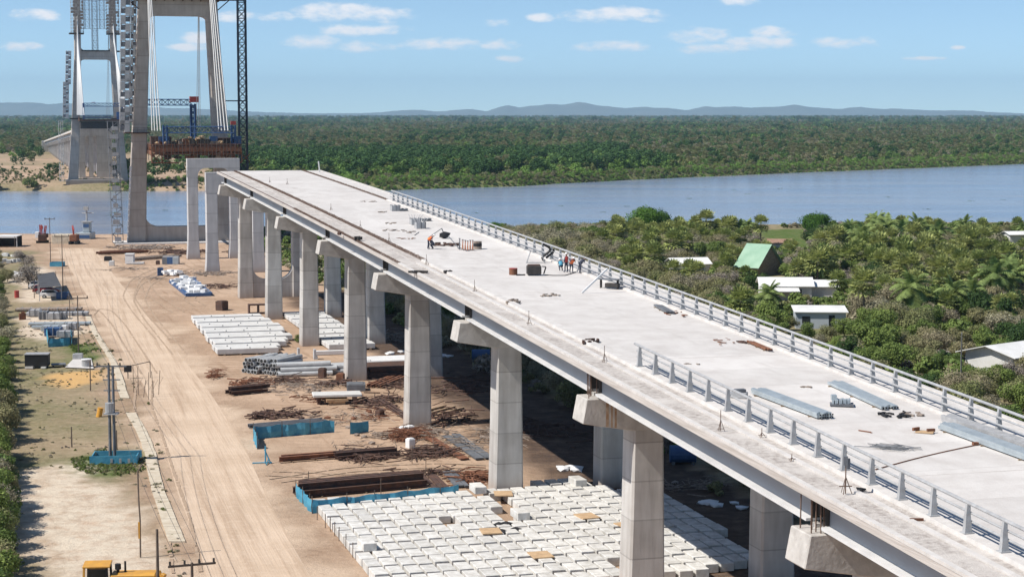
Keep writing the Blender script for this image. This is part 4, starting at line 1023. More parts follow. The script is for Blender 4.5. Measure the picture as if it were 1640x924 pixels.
def make_tree(kind, lobes, n, size, mt, h, seed, thick=.16, shell=.55):
    o = bpy.data.objects.new(kind, None); ORG[o] = Vector((0, 0, 0))
    c = bpy.data.objects.new('crown', leaf_mesh('crown', lobes, n, size, LM[mt], seed, shell=shell)); c.parent = o
    t = bpy.data.objects.new('trunk', branches('trunk', h, 1, seed, lobes, thick)); t.parent = o
    KIDS[o] = [c, t]; KIDS[c] = []; KIDS[t] = []; return o
def rlobes(seed, k, R_, h, zr=.5, low=.45):
    rr = random.Random(seed); out = []
    for i in range(k):
        a = rr.uniform(0, 6.28); d = R_ * math.sqrt(rr.random()) * .72; r = R_ * rr.uniform(.3, .52); out.append((math.cos(a) * d, math.sin(a) * d, h * rr.uniform(low, .85), r, r * rr.uniform(.8, 1.1), r * zr * rr.uniform(.8, 1.3)))
    return out
def make_palm(seed, h=6.5, fr=30, L_=1.9, mt='palm', wide=1.0, droop=0):
    """fan palm: stiff round leaves of radiating blades on short stalks; feather palm when droop > 0"""
    rr = random.Random(seed); V = []; Fc = []
    top = Vector((rr.uniform(-.2, .2), rr.uniform(-.2, .2), h))
    def tri(a, b, c): k = len(V); V.extend([tuple(a), tuple(b), tuple(c)]); Fc.append((k, k + 1, k + 2))
    for i in range(fr):
        az = i * 2.399 + rr.uniform(-.2, .2); el = 1.4 - 2.35 * (i / fr) + rr.uniform(-.15, .15)
        d = Vector((math.cos(az) * math.cos(el), math.sin(az) * math.cos(el), math.sin(el))); side = Vector((-math.sin(az), math.cos(az), 0)); up = side.cross(d) * -1
        if droop:
            p = top.copy(); seg = 7; dd = d.copy(); Lr = L_ * rr.uniform(.85, 1.15)
            for q in range(seg):
                p2 = p + dd * (Lr / seg); 
                for sg in (-1, 1):
                    for w_ in (0, .5):
                        b0 = p.lerp(p2, w_); ll = Lr * .34 * math.sin(math.pi * (q + w_ + .6) / (seg + 1)); tip = b0 + side * sg * ll + dd * ll * .5 + Vector((0, 0, -.45 * ll))
                        tri(b0 - dd * .05 * Lr / 2, b0 + dd * .17 * Lr / 2, tip)
                p = p2; dd = (dd + Vector((0, 0, -droop / seg * (1 + q * .3)))).normalized()
        else:
            st_ = L_ * .45 * rr.uniform(.85, 1.15); hub = top + d * st_; rad = L_ * .55 * rr.uniform(.85, 1.15)
            tri(top, top + side * .05, hub)
            for q in range(7):
                t = (q - 3) / 3 * 1.8; bd = (d * math.cos(t) + side * math.sin(t)) + up * .15; bd = bd.normalized(); bd.z -= .12; w = side * math.cos(t) - d * math.sin(t)
                tri(hub + w * .09 * wide, hub - w * .09 * wide, hub + bd * rad * .5 + w * .27 * wide); tri(hub - w * .09 * wide, hub + bd * rad * .5 - w * .27 * wide, hub + bd * rad)
                tri(hub + bd * rad * .5 + w * .27 * wide, hub + bd * rad * .5 - w * .27 * wide, hub + bd * rad)
    # skirt of dead leaves
    me = bpy.data.meshes.new('crown'); me.from_pydata(V, [], Fc); me.materials.append(LM[mt])
    mb = MB(); mb.tube((0, 0, -.3), (top.x * .5, top.y * .5, h * .5), .17, .14, n=7); mb.tube((top.x * .5, top.y * .5, h * .5), top, .14, .13, n=7)
    for i in range(16):
        az = i * 2.4; a = top + Vector((0, 0, -.1)); mb.tube(a, a + Vector((math.cos(az) * .5, math.sin(az) * .5, -.7 - .3 * rr.random())), .07, .02, n=3)
    t_ = mb.build('trunk', LM['bark']); tm = t_.data; bpy.data.objects.remove(t_)
    o = bpy.data.objects.new('palm_tree', None); c = bpy.data.objects.new('crown', me); c.parent = o; t = bpy.data.objects.new('trunk', tm); t.parent = o
    KIDS[o] = [c, t]; KIDS[c] = []; KIDS[t] = []; return o

T = {}
T['olive'] = [make_tree('scrub_tree', rlobes(40 + k, 12, 3.6, 4.6, .62, .3), 6500, .155, 'olive', 4.5, 40 + k) for k in range(4)]
T['green'] = [make_tree('leafy_tree', rlobes(60 + k, 12, 3.3, 5.2, .7, .3), 6500, .165, 'green', 5.2, 60 + k) for k in range(4)]
T['dark'] = [make_tree('dense_tree', rlobes(70 + k, 10, 3.6, 5.6, .75, .35), 6000, .18, 'dark', 5.6, 70 + k) for k in range(2)]
T['dry'] = [make_tree('dry_tree', rlobes(80 + k, 13, 3.5, 4.6, .6, .35), 6000, .135, 'dry', 4.8, 80 + k, shell=.3) for k in range(3)]
T['twig'] = [make_tree('bare_tree', rlobes(90 + k, 12, 3.3, 4.8, .7, .3), 4500, .12, 'twig', 4.8, 90 + k, shell=.1) for k in range(2)]
T['palm'] = [make_palm(100 + k, 4.6 + k * .8, 40, 2.7) for k in range(3)]
T['feather'] = [make_palm(120 + k, 4.8 + k * .8, 26, 3.4, 'feather', droop=1.1) for k in range(2)]
LM['deep'] = leafmat('deep_green_foliage', [(.05, .12, .012), (.08, .165, .02)])
T['bigdark'] = [make_tree('dense_tree', [(0, 0, 4.3, 4.6, 4.4, 2.5), (-3.6, .5, 3.4, 3.0, 3.0, 1.9), (3.7, -.5, 3.5, 3.2, 3.2, 1.9), (1.3, 1.5, 5.4, 2.6, 2.6, 1.4), (-1.6, -1, 5.2, 2.2, 2.2, 1.3), (-5.2, 0, 2.6, 1.8, 2, 1.4), (5.4, .6, 2.7, 1.9, 2, 1.5), (2.8, -2, 4.4, 2, 2, 1.4)], 14000, .19, 'deep', 5, 131, .3, .35)]

KEEP = [((1072, 408, 1138, 430), 376), ((1182, 384, 1250, 436), 370), ((1208, 444, 1350, 472), 322), ((1266, 492, 1360, 528), 280), ((1534, 548, 1645, 586), 228), ((1612, 370, 1645, 388), 462), ((1215, 368, 1290, 394), 478)]
def blocked(x, y, hgt, r):
    bx, by, d = proj((x, y, 0)); tx, ty, _ = proj((x, y, hgt)); w = r / d * F
    for (x0, y0, x1, y1), dist in KEEP:
        if y < dist + 6 and bx + w * .75 > x0 and bx - w * .75 < x1 and ty < y1 and by > y0 - 4: 
            if ty < y1 - 2: return True
        if abs(y - dist) < 9 and bx + w * .5 > x0 and bx - w * .5 < x1: return True
    return False
def zone_of(px, py):
    if px < 960: return 'near the river bank beside the far railing'
    if px < 1180: return 'behind the middle of the right railing'
    if py < 400: return 'along the river edge of the woodland'
    if px < 1370: return 'around the white roofed houses'
    if py > 520: return 'in the thicket near the large white roof at the right edge'
    return 'in the open woodland right of the houses'
LAB = {'olive': ('olive green scrub tree', 'tree'), 'green': ('fresh green leafy tree', 'tree'), 'dark': ('dark green dense tree', 'tree'), 'dry': ('dry yellowish brown tree', 'tree'), 'twig': ('bare grey brown twiggy tree', 'tree'), 'palm': ('fan palm with stiff yellow green leaves', 'palm'), 'feather': ('feather palm with drooping fronds', 'palm')}
LANDM = [('the bluish shed', (1312, 524)), ('the low white house', (1262, 481)), ('the green roofed cabin', (1215, 444)), ('the small white roof', (1104, 436)), ('the large white roof', (1608, 606)), ('the tiny white roof', (1634, 390)), ('the grassy meadow', (1254, 392)), ('the big rounded tree', (1038, 381)), ('the lone grey post', (1538, 640)), ('the deck table', (1000, 500)), ('the railing start', (800, 395))]
LANDW = [(n, at(*p)) for n, p in LANDM]
def ordinal(n):
    O = ['first', 'second', 'third', 'fourth', 'fifth', 'sixth', 'seventh', 'eighth', 'ninth', 'tenth', 'eleventh', 'twelfth', 'thirteenth', 'fourteenth', 'fifteenth', 'sixteenth', 'seventeenth', 'eighteenth', 'nineteenth']
    if n <= 19: return O[n - 1]
    t = ['twenty', 'thirty', 'forty', 'fifty', 'sixty', 'seventy'][n // 10 - 2]
    return {'twenty': 'twentieth', 'thirty': 'thirtieth', 'forty': 'fortieth', 'fifty': 'fiftieth', 'sixty': 'sixtieth', 'seventy': 'seventieth'}[t] if n % 10 == 0 else t + '-' + O[n % 10 - 1]
def place_label(x, y):
    n, p = min(LANDW, key=lambda q: (q[1][0] - x) ** 2 * 2 + (q[1][1] - y) ** 2 * .6); dx, dy = x - p[0], y - p[1]
    d = ('left of' if dx < 0 else 'right of') if abs(dx) * 1.6 > abs(dy) else ('beyond' if dy > 0 else 'in front of')
    return d + ' ' + n, dx * dx + dy * dy
def woodland():
    rr = random.Random(17); pts = []; grid = {}
    def ok(x, y, r):
        gx, gy = int(x // 6), int(y // 6)
        for a in range(gx - 1, gx + 2):
            for b in range(gy - 1, gy + 2):
                for q in grid.get((a, b), []):
                    if (q[0] - x) ** 2 + (q[1] - y) ** 2 < r * r: return False
        return True
    tries = 0
    while tries < 90000 and len(pts) < 2600:
        tries += 1; y = 110 + 470 * math.sqrt(rr.random()); x = rr.uniform(-95, 200)
        lim = 486 if x < 30 else 478
        if abs(x) > y * .33 + 12 or y > min(float(y_near(x)) - 6, lim): continue
        s, v = sv((x, y)); 
        if v < 59.5: continue
        px, py, d = proj((x, y, 3))
        if px < 560 : continue
        sc = rr.uniform(.5, 1.0) * (1.0 if y > 240 else .85) * (.8 if y > 440 else 1) * (1.25 if rr.random() < .12 else 1)
        if not ok(x, y, 2.9 * sc + .5): continue
        if blocked(x, y, 5.6 * sc, 3.6 * sc): continue
        pts.append((x, y, sc, px, py, d)); grid.setdefault((int(x // 6), int(y // 6)), []).append((x, y))
    # kind by where it grows
    kinds = []
    for (x, y, sc, px, py, d) in pts:
        n = float(fbm(np.array([x]), np.array([y]), 55, 5)[0]); n2 = float(fbm(np.array([x]), np.array([y]), 40, 55)[0]); u_ = rr.random()
        if px < 960: k = 'dry' if u_ < .42 else 'olive' if u_ < .85 else 'twig' if u_ < .93 else 'green'
        elif px < 1180: k = 'palm' if (py < 440 and u_ < .38) else 'olive' if u_ < .68 else 'dry' if u_ < .82 else 'twig' if u_ < .9 else 'green'
        elif py > 500: k = 'green' if u_ < .42 else 'olive' if u_ < .80 else 'dark' if u_ < .88 else 'dry'
        elif py < 385: k = 'dry' if u_ < .2 else 'olive' if u_ < .5 else 'feather' if u_ < .58 else 'palm' if u_ < .68 else 'twig' if u_ < .8 else 'dark'
        else: k = ('palm' if n > .5 and u_ < .42 else 'feather' if u_ < .08 else 'palm' if u_ < .2 else 'olive' if u_ < .5 else 'twig' if u_ < .64 else 'green' if u_ < .76 else 'dry' if u_ < .93 else 'dark')
        kinds.append(k)
    order = sorted(range(len(pts)), key=lambda i: pts[i][5])
    vis = [i for i in order if 600 < pts[i][3] < 1670 and pts[i][4] < 462 + (pts[i][3] - 820) * .30 + 70]
    ind = set(vis[:285]); rest = []
    # take largest shown, but keep a share of palms farther back
    bk = {}
    for i in vis[:285]:
        pl, dd = place_label(pts[i][0], pts[i][1]); bk.setdefault((kinds[i], pl), []).append((dd, i))
    LB = {}
    for (k, pl), l in bk.items():
        for r_, (dd, i) in enumerate(sorted(l)): LB[i] = LAB[k][0].split(' with')[0] + ', ' + (ordinal(r_ + 1) + ' nearest one ' if len(l) > 1 else 'the only one ') + pl
    for i in order:
        x, y, sc, px, py, d = pts[i]; k = kinds[i]
        if i in ind:
            t = rr.choice(T[k]); lab, cat = LAB[k]; z = zone_of(px, py)
            dup(t, (x, y, float(terrain_z(np.array([x]), np.array([y]))[0]) - .1), rr.uniform(0, 6.28), sc * (1.25 if k in ('palm', 'feather') else 1.0), LB[i], {'tree': 'trees', 'palm': 'palms'}[cat] + ' ' + z + ', ' + lab.split(' with')[0]).__setitem__('category', cat)
        else: rest.append((x, y, sc, k))
    return rest
for k, l in T.items():
    for o in l: o['label'] = 'tree'; o['category'] = 'tree'
REST = woodland()

def add_tree(k, px, py, sc, label, cat='tree', group=None, idx=0, name=None):
    p = at(px, py, 0); o = dup(T[k][idx], (p[0], p[1], float(terrain_z(np.array([p[0]]), np.array([p[1]]))[0]) - .1), random.uniform(0, 6.28), sc, label, group); o['category'] = cat
    if name: o.name = name
    return o
add_tree('bigdark', 1038, 381, 1.2, 'big rounded bright green tree standing above the scrub at the river edge')
add_tree('bigdark', 1306, 380, .95, 'smaller rounded dark green tree at the river edge right of the meadow')
add_tree('bigdark', 792, 378, .55, 'small bright green tree at the river edge just beyond the railing')
add_tree('palm', 1218, 400, 1.0, 'lone slim palm against the water left of the grassy meadow', 'palm', idx=2)

def scatter(name, pts, templates, label, seed=0):
    """one object that plants copies of templates on many points (kind stuff)"""
    byt = {}
    V = np.array([p[:3] for p in pts], np.float32); me = bpy.data.meshes.new(name); me.vertices.add(len(V)); me.vertices.foreach_set('co', V.ravel())
    a = me.attributes.new('sc', 'FLOAT', 'POINT'); a.data.foreach_set('value', np.array([p[3] for p in pts], np.float32))
    b = me.attributes.new('idx', 'INT', 'POINT'); b.data.foreach_set('value', np.array([p[4] for p in pts], np.int32))
    r = np.random.default_rng(seed); c = me.attributes.new('rz', 'FLOAT_VECTOR', 'POINT'); rot = np.zeros((len(V), 3), np.float32); rot[:, 2] = r.random(len(V)) * 6.28; c.data.foreach_set('vector', rot.ravel())
    o = bpy.data.objects.new(name, me); COL.objects.link(o); tag(o, kind='stuff'); 
    if label: o['label'] = label
    ng = bpy.data.node_groups.new(name, 'GeometryNodeTree'); ng.interface.new_socket('Geometry', in_out='INPUT', socket_type='NodeSocketGeometry'); ng.interface.new_socket('Geometry', in_out='OUTPUT', socket_type='NodeSocketGeometry')
    N = ng.nodes; L = ng.links; gi = N.new('NodeGroupInput'); go = N.new('NodeGroupOutput')
    g2i = N.new('GeometryNodeGeometryToInstance')
    for t in templates:
        oi = N.new('GeometryNodeObjectInfo'); oi.inputs['Object'].default_value = t; oi.transform_space = 'ORIGINAL'
        try: oi.inputs['As Instance'].default_value = True
        except Exception: pass
        byt[t] = oi
    for t in reversed(templates): L.new(byt[t].outputs['Geometry'], g2i.inputs[0])
    ip = N.new('GeometryNodeInstanceOnPoints'); L.new(gi.outputs[0], ip.inputs['Points'])
    gj = N.new('GeometryNodeJoinGeometry')
    for t in reversed(templates): L.new(byt[t].outputs['Geometry'], gj.inputs[0])
    L.new(gj.outputs[0], ip.inputs['Instance']); ip.inputs['Pick Instance'].default_value = True; N.remove(g2i)
    def attr(nm, ty):
        n = N.new('GeometryNodeInputNamedAttribute'); n.data_type = ty; n.inputs['Name'].default_value = nm; return n.outputs[0]
    L.new(attr('idx', 'INT'), ip.inputs['Instance Index']); L.new(attr('sc', 'FLOAT'), ip.inputs['Scale'])
    L.new(attr('rz', 'FLOAT_VECTOR'), ip.inputs['Rotation']); L.new(ip.outputs[0], go.inputs[0])
    md = o.modifiers.new('scatter', 'NODES'); md.node_group = ng; return o

def merged(mes, nm):       # crown + trunk joined into one scatter template
    o = bpy.data.objects.new(nm, None); me = bpy.data.meshes.new(nm); V = []; Fc = []; mi = []
    for j, m_ in enumerate(mes):
        k = len(V); V += [tuple(v.co) for v in m_.vertices]; Fc += [tuple(k + i for i in p.vertices) for p in m_.polygons]; mi += [j] * len(m_.polygons); me.materials.append(m_.materials[0])
    me.from_pydata(V, [], Fc); me.polygons.foreach_set('material_index', mi); return bpy.data.objects.new(nm, me)
KLIST = ['olive', 'green', 'dark', 'dry', 'twig', 'palm', 'feather']
TM = [merged([KIDS[T[k][0]][0].data, KIDS[T[k][0]][1].data], 'plant_' + k) for k in KLIST]
scatter('woodland', [(x, y, float(terrain_z(np.array([x]), np.array([y]))[0]) - .1, sc * (1.2 if k in ('palm', 'feather') else 1), KLIST.index(k)) for x, y, sc, k in REST], TM, 'mixed scrub and palm woodland filling the ground towards the river bank', 3)

# low undergrowth between the trees on the right and along the near bank
def small(name, mt, n, size, R_, h, seed):
    return bpy.data.objects.new(name, leaf_mesh(name, rlobes(seed, 5, R_, h, .6, .3), n, size, LM[mt], seed, shell=.3))
UG = [small('bush_a', 'olive', 420, .17, 1.3, 1.2, 1), small('bush_b', 'green', 420, .17, 1.2, 1.3, 2), small('bush_c', 'dry', 380, .15, 1.2, 1.1, 3), small('bush_d', 'twig', 300, .14, 1.2, 1.2, 4)]
def undergrowth():
    rr = random.Random(23); P_ = []
    for i in range(15000):
        y = 100 + 485 * math.sqrt(rr.random()); x = rr.uniform(-95, 205)
        if abs(x) > y * .33 + 15 or y > min(float(y_near(x)), 520): continue
        s, v = sv((x, y))
        if v < 57.5: continue
        px, py, d = proj((x, y, 0))
        if 1215 < px < 1292 and 366 < py < 396: continue
        if fbm(np.array([x]), np.array([y]), 14, 8)[0] < .36: continue
        if blocked(x, y, 2.0, 1.2): continue
        P_.append((x, y, float(terrain_z(np.array([x]), np.array([y]))[0]) - .1, rr.uniform(.8, 2.0), rr.choice([0, 0, 1, 1, 2, 3] if px < 1150 else [0, 1, 1, 1, 2, 3])))
    # weeds on the verges and left plot
    for poly, n, kk, sc in ((VERGE, 420, [0, 2, 2], .2), (GREENP, 420, [1, 1, 0, 0], .13), (GREENP2, 140, [1, 1], .18), (GRASS_L, 1500, [0, 2, 2, 3], .15)):
        xs = [p[0] for p in poly]; ys = [p[1] for p in poly]
        for i in range(n * 9):
            x = rr.uniform(max(min(xs), -75), max(xs)); y = rr.uniform(max(min(ys), 100), max(ys))
            if inpoly(np.array([x]), np.array([y]), poly)[0] and n > 0 and not inpoly(np.array([x]), np.array([y]), BLEACH)[0] and fbm(np.array([x]), np.array([y]), 4, 88)[0] > .5:
                n -= 1; P_.append((x, y, -.05, rr.uniform(.5, 1.5) * sc, rr.choice(kk)))
    scatter('undergrowth', P_, UG, 'low bushes and weeds covering the ground', 5)
undergrowth()

# far forest beyond the river: one mass
def yf0(x): return float(y_far(np.array([x]))[0])
def far_forest():
    FT = []
    spec = [('olive', 4.2, 6.2, 650, .42), ('olive', 3.2, 5.2, 520, .4), ('green', 4.2, 7.2, 650, .43), ('dark', 4.6, 7.8, 650, .46), ('dry', 3.9, 6.2, 600, .36), ('twig', 3.9, 6.4, 480, .33), ('bright', 4.0, 5.6, 600, .4)]
    for i, (mt, R_, h, n, sz) in enumerate(spec):
        lm = FARM[mt]; FT.append(bpy.data.objects.new('far_tree', leaf_mesh('far_tree', rlobes(200 + i, 7, R_, h, .75, .25), n, sz, lm, 200 + i, shell=.5)))
    pm = KIDS[make_palm(300, 7.5, 16, 2.8)][0].data; pm.materials[0] = FARM['palm']; FT.append(bpy.data.objects.new('far_palm', pm))
    r = np.random.default_rng(5); P_ = []
    clr = lambda x, y: inpoly(np.array([x]), np.array([y]), CLEARL)[0] or inpoly(np.array([x]), np.array([y]), CLEARR)[0]
    def band(y0, y1, n, sc0, sc1, half=.31):
        Y = np.sqrt(r.random(n) * (y1 ** 2 - y0 ** 2) + y0 ** 2); X = (r.random(n) * 2 - 1) * (Y * half + 20)
        yf = y_far(X) + 16 * (fbm(X, Y, 50, 5) - .5); gap = fbm(X, Y, 150, 41); typ = fbm(X, Y * .8, 260, 63, 3); typ2 = fbm(X, Y, 60, 93); u_ = r.random(n); pick = r.random(n)
        cl = inpoly(X, Y, CLEARL) | inpoly(X, Y, CLEARR)
        ed = Y - yf
        for i in range(n):
            if ed[i] < 1.5: continue
            if cl[i] and u_[i] < .985: continue
            s_, v_ = sv((X[i], Y[i]))
            if 30 < v_ < 60 and s_ < 1650: continue
            near = ed[i] < 34
            if near and X[i] > -190:
                k = 6 if pick[i] < .62 else 1 if pick[i] < .9 else 4; sc = r.uniform(.35, .8) * (.5 + ed[i] / 50)
            else:
                if gap[i] < .36 and u_[i] < .55: continue
                t = typ[i] + .3 * (typ2[i] - .5)
                if t > .60: k = [2, 3, 2, 3, 1, 0, 6][int(pick[i] * 7)]
                elif t > .48: k = [0, 1, 2, 4, 2, 7][int(pick[i] * 6)]
                else: k = [5, 4, 2, 3, 0, 7, 1][int(pick[i] * 7)]
                sc = r.uniform(sc0, sc1) * (1.25 if t > .60 else 1.0)
            z = float(terrain_z(np.array([X[i]]), np.array([Y[i]]))[0]) - .3 if ed[i] < 40 else -.7
            P_.append((X[i], Y[i], z, sc, k))
    band(850, 1500, 13000, .6, 1.15); band(1500, 2600, 15000, .75, 1.3); band(2600, 5200, 20000, 1.0, 1.7); band(5200, 16000, 22000, 1.5, 2.8)
    for i in range(9000):
        x = r.uniform(-190, 470); yf = float(y_far(np.array([x]))[0]) + 16 * (float(fbm(np.array([x]), np.array([yf0(x)]), 50, 5)[0]) - .5); e = r.random() ** 1.3 * 46; y = yf + e - 1
        if inpoly(np.array([x]), np.array([y]), CLEARR)[0] and r.random() < .8: continue
        P_.append((x, y, float(terrain_z(np.array([x]), np.array([y]))[0]) - .3, r.uniform(.22, .5) * (.6 + e / 60), [6, 6, 1, 1, 0, 2, 4, 1][int(r.random() * 8)]))
    for i in range(1700):
        x = r.uniform(-330, -150); y = r.uniform(872, 1200)
        if fbm(np.array([x]), np.array([y * 2.2]), 60, 12)[0] < .47: continue
        P_.append((x, y, -.7, r.uniform(.12, .34), int(r.choice([0, 1, 4, 4, 3]))))
    scatter('far_forest', P_, FT, 'flat forest of scrub and palms reaching to the horizon across the river', 9)
FARM = {k: leafmat('far_' + k, c, .15, .3) for k, c in {'olive': [(0.117, 0.149, 0.046), (0.184, 0.193, 0.069)], 'green': [(0.075, 0.149, 0.034), (0.125, 0.210, 0.046)], 'dark': [(0.037, 0.088, 0.024), (0.059, 0.122, 0.031)], 'dry': [(0.250, 0.219, 0.131), (0.200, 0.193, 0.116)], 'twig': [(0.200, 0.175, 0.139), (0.259, 0.236, 0.177)], 'bright': [(0.151, 0.263, 0.046), (0.200, 0.315, 0.069)], 'palm': [(0.250, 0.236, 0.131), (0.167, 0.193, 0.077)]}.items()}
far_forest()

# far canopy sheet beyond the individually planted band, so that the plain reads as forest up to the horizon
def canopy():
    ys = np.geomspace(5200, 60000, 90); xs = np.linspace(-1, 1, 260); mb = MB(); X = []
    r = np.random.default_rng(8)
    for y in ys:
        for x in xs: X.append((x * (y * .36 + 200), y, 3.0 + r.uniform(-1.5, 2.5) * (1 + y / 30000)))
    n = len(xs); mb.v = X
    for j in range(len(ys) - 1):
        for i in range(n - 1): a = j * n + i; mb.f.append((a, a + 1, a + n + 1, a + n))
    m_ = mat('distant_canopy', (.08, .105, .055), (.14, .145, .08), .004, .95, detail=8, c3=(.035, .055, .025), scale3=.0015)
    o = mb.build('distant_forest', m_); tag(o, kind='stuff')
canopy()

# hedge along the left edge
def hedge():
    rr = random.Random(31); c = [(-6, 395), (2, 430), (6, 470), (8, 520), (8, 570), (14, 620), (14, 670), (10, 720), (12, 770), (14, 820), (10, 870), (8, 940), (0, 1010)]
    i = 0
    for a, b in zip(c[:-1], c[1:]):
        for t in (0, .2, .4, .6, .8):
            px = a[0] + (b[0] - a[0]) * t + rr.uniform(-5, 5); py = a[1] + (b[1] - a[1]) * t
            k = rr.choice(['olive', 'green', 'green', 'dry', 'olive']) ; p = at(px, py)
            sc = rr.uniform(.6, .85) * (1.0 if py > 500 else .6)
            dup(rr.choice(T[k]), (p[0] - 2.2 * sc, p[1], -.2), rr.uniform(0, 6), sc, LAB[k][0] + ', ' + ordinal(i + 1) + ' back to front in the left edge hedge', k + ' bushes of the left hedge')['category'] = 'bush'
            dup(rr.choice(T['green' if i % 2 else 'dark']), (p[0] - 6.5 * sc - 1, p[1] + 1, -.2), rr.uniform(0, 6), sc * 1.2, LAB['green' if i % 2 else 'dark'][0] + ' behind the ' + ordinal(i + 1) + ' bush of the left hedge', ('green' if i % 2 else 'dark') + ' trees behind the left hedge')['category'] = 'tree'; i += 1
hedge()
add_tree('twig', 46, 462, .95, 'grey leafy tree standing alone beside the shade roof on the left', idx=0)
add_tree('twig', 40, 430, .8, 'grey twiggy tree behind the lone tree near the river landing', idx=1)
add_tree('olive', 12, 452, .55, 'small olive bush left of the lone grey tree', 'bush', idx=1)
add_tree('green', 478, 548, .22, 'small dark green bush growing between the white panel rows', 'bush', idx=1)

# ------------------------------------------------------------------ haze
def haze():
    mb = MB(); mb.hexa([(-30000, -600, -9), (30000, -600, -9), (30000, 28000, -9), (-30000, 28000, -9), (-30000, -600, 560), (30000, -600, 560), (30000, 28000, 560), (-30000, 28000, 560)])
    m_ = bpy.data.materials.new('air'); m_.use_nodes = True; nt = m_.node_tree; nt.nodes.remove(nt.nodes['Principled BSDF'])
    v = nt.nodes.new('ShaderNodeVolumePrincipled'); v.inputs['Density'].default_value = HAZE; v.inputs['Color'].default_value = (.50, .75, 1.0, 1); v.inputs['Anisotropy'].default_value = 0.0
    nt.links.new(v.outputs[0], nt.nodes['Material Output'].inputs['Volume'])
    o = mb.build('haze', m_, fix=True); tag(o, kind='stuff')
HAZE = 4.4e-5
haze()

# ================================================================== HOUSES
def px_h(px, py0, py1):          # metres of height at ground pixel
    return 0
def house(name, c, w, d, h, yaw, roof, wallm, label, rise=.5, over=.5, shed=0.0, windows=(), cat='house', open_=False, rname='roof'):
    root = thing(name, (c[0], c[1], 0), label, cat)
    ca, sa = math.cos(yaw), math.sin(yaw)
    def T_(x, y, z): return (c[0] + x * ca - y * sa, c[1] + x * sa + y * ca, z)
    if not open_:
        m = MB(); m.hexa([T_(-w / 2, -d / 2, -.2), T_(w / 2, -d / 2, -.2), T_(w / 2, d / 2, -.2), T_(-w / 2, d / 2, -.2), T_(-w / 2, -d / 2, h), T_(w / 2, -d / 2, h), T_(w / 2, d / 2, h), T_(-w / 2, d / 2, h)]); 
        if not shed: 
            k = len(m.v); m.v += [T_(-w / 2, -d / 2, h), T_(-w / 2, d / 2, h), T_(-w / 2, 0, h + rise * .96), T_(w / 2, -d / 2, h), T_(w / 2, d / 2, h), T_(w / 2, 0, h + rise * .96)]; m.f += [(k, k + 1, k + 2), (k + 3, k + 5, k + 4), (k, k + 2, k + 5, k + 3), (k + 1, k + 4, k + 5, k + 2)]
        m.build('wall', wallm, root, fix=False)
    else:
        for x in (-w / 2 + .2, w / 2 - .2):
            for y in (-d / 2 + .2, d / 2 - .2):
                m = MB(); m.tube(T_(x, y, -.2), T_(x, y, h + (rise * .1)), .1); m.build('post', wallm, root)
    a, b = w / 2 + over, d / 2 + over; t = .09; m = MB()
    if shed:
        m.hexa([T_(-a, -b, h + .02), T_(a, -b, h + .02), T_(a, b, h + .02 + shed), T_(-a, b, h + .02 + shed), T_(-a, -b, h + .02 + t), T_(a, -b, h + .02 + t), T_(a, b, h + .02 + shed + t), T_(-a, b, h + .02 + shed + t)])
    else:
        lo = h - rise * over / (d / 2)
        for sg in (-1, 1):
            q = [T_(-a, sg * b, lo), T_(a, sg * b, lo), T_(a, 0, h + rise), T_(-a, 0, h + rise)]
            m.hexa([q[0], q[1], q[2], q[3]] + [(p[0], p[1], p[2] + t) for p in q])
    m.build('roof', roof, root)
    for (x, z, ww, hh) in windows:
        m = MB(); m.hexa([T_(x - ww / 2, -d / 2 - .03, z), T_(x + ww / 2, -d / 2 - .03, z), T_(x + ww / 2, -d / 2 + .1, z), T_(x - ww / 2, -d / 2 + .1, z), T_(x - ww / 2, -d / 2 - .03, z + hh), T_(x + ww / 2, -d / 2 - .03, z + hh), T_(x + ww / 2, -d / 2 + .1, z + hh), T_(x - ww / 2, -d / 2 + .1, z + hh)]); m.build('window', 'glass', root)
    return root
house('shed', at(1312, 524), 7.4, 5.0, 2.5, R(-4), 'roofw', 'wallg', 'small white shed with bluish shaded front and flat white roof just beyond the railing', shed=.45, over=.35, windows=((-2.2, .9, 1.2, 1.0), (1.6, .2, .9, 1.9)), cat='shed')
q = at(1262, 481)
house('house', (q[0], q[1] + 4), 8.6, 7, 2.5, R(-3), 'roofw', 'wall', 'low house with two white roof sections left of the palms', rise=1.1, windows=((-1.5, .8, 1.2, 1.1), (2, .8, 1.2, 1.1)))
house('house', (q[0] + 6.6, q[1] + 5.5), 5.0, 5.4, 2.2, R(-3), 'roofw', 'wall', 'white roofed annex attached to the right of the low house', rise=.8, cat='annex')
house('porch', (q[0] - 1.5, q[1] - .8), 5.5, 2.8, 1.7, R(-3), 'roofw', 'wood', 'pale low porch roof in front of the white roofed house', shed=.5, cat='porch', open_=True)
q = at(1222, 444); house('house', (q[0], q[1] + 6), 4.6, 9.0, 2.2, R(-38), 'roofg', 'wood', 'dark walled cabin with steep pale green roof among palms', rise=3.9, over=.6)
q = at(1262, 404); house('house', (q[0], q[1] + 14), 5.0, 4, 1.4, R(-5), 'rooft', 'wall', 'low brown tile roof behind the green roofed cabin', rise=.7)
q = at(1104, 436); house('house', (q[0], q[1] + 3), 7.6, 6, 1.7, R(12), 'roofw', 'wall', 'small white roof half hidden by scrub beyond the railing', rise=1.0, over=.4)
q = at(1608, 606); house('house', (q[0] + 2.2, q[1] + 6.5), 8.0, 7.0, 2.6, R(40), 'roofw', 'wall', 'large bright white hipped roof at the right edge behind the railing', rise=.9, over=.9)
q = at(1634, 390); house('house', (q[0], q[1] + 3), 6, 5, 2.2, R(10), 'roofw', 'wall', 'tiny white roof at the right edge near the river', rise=.6)
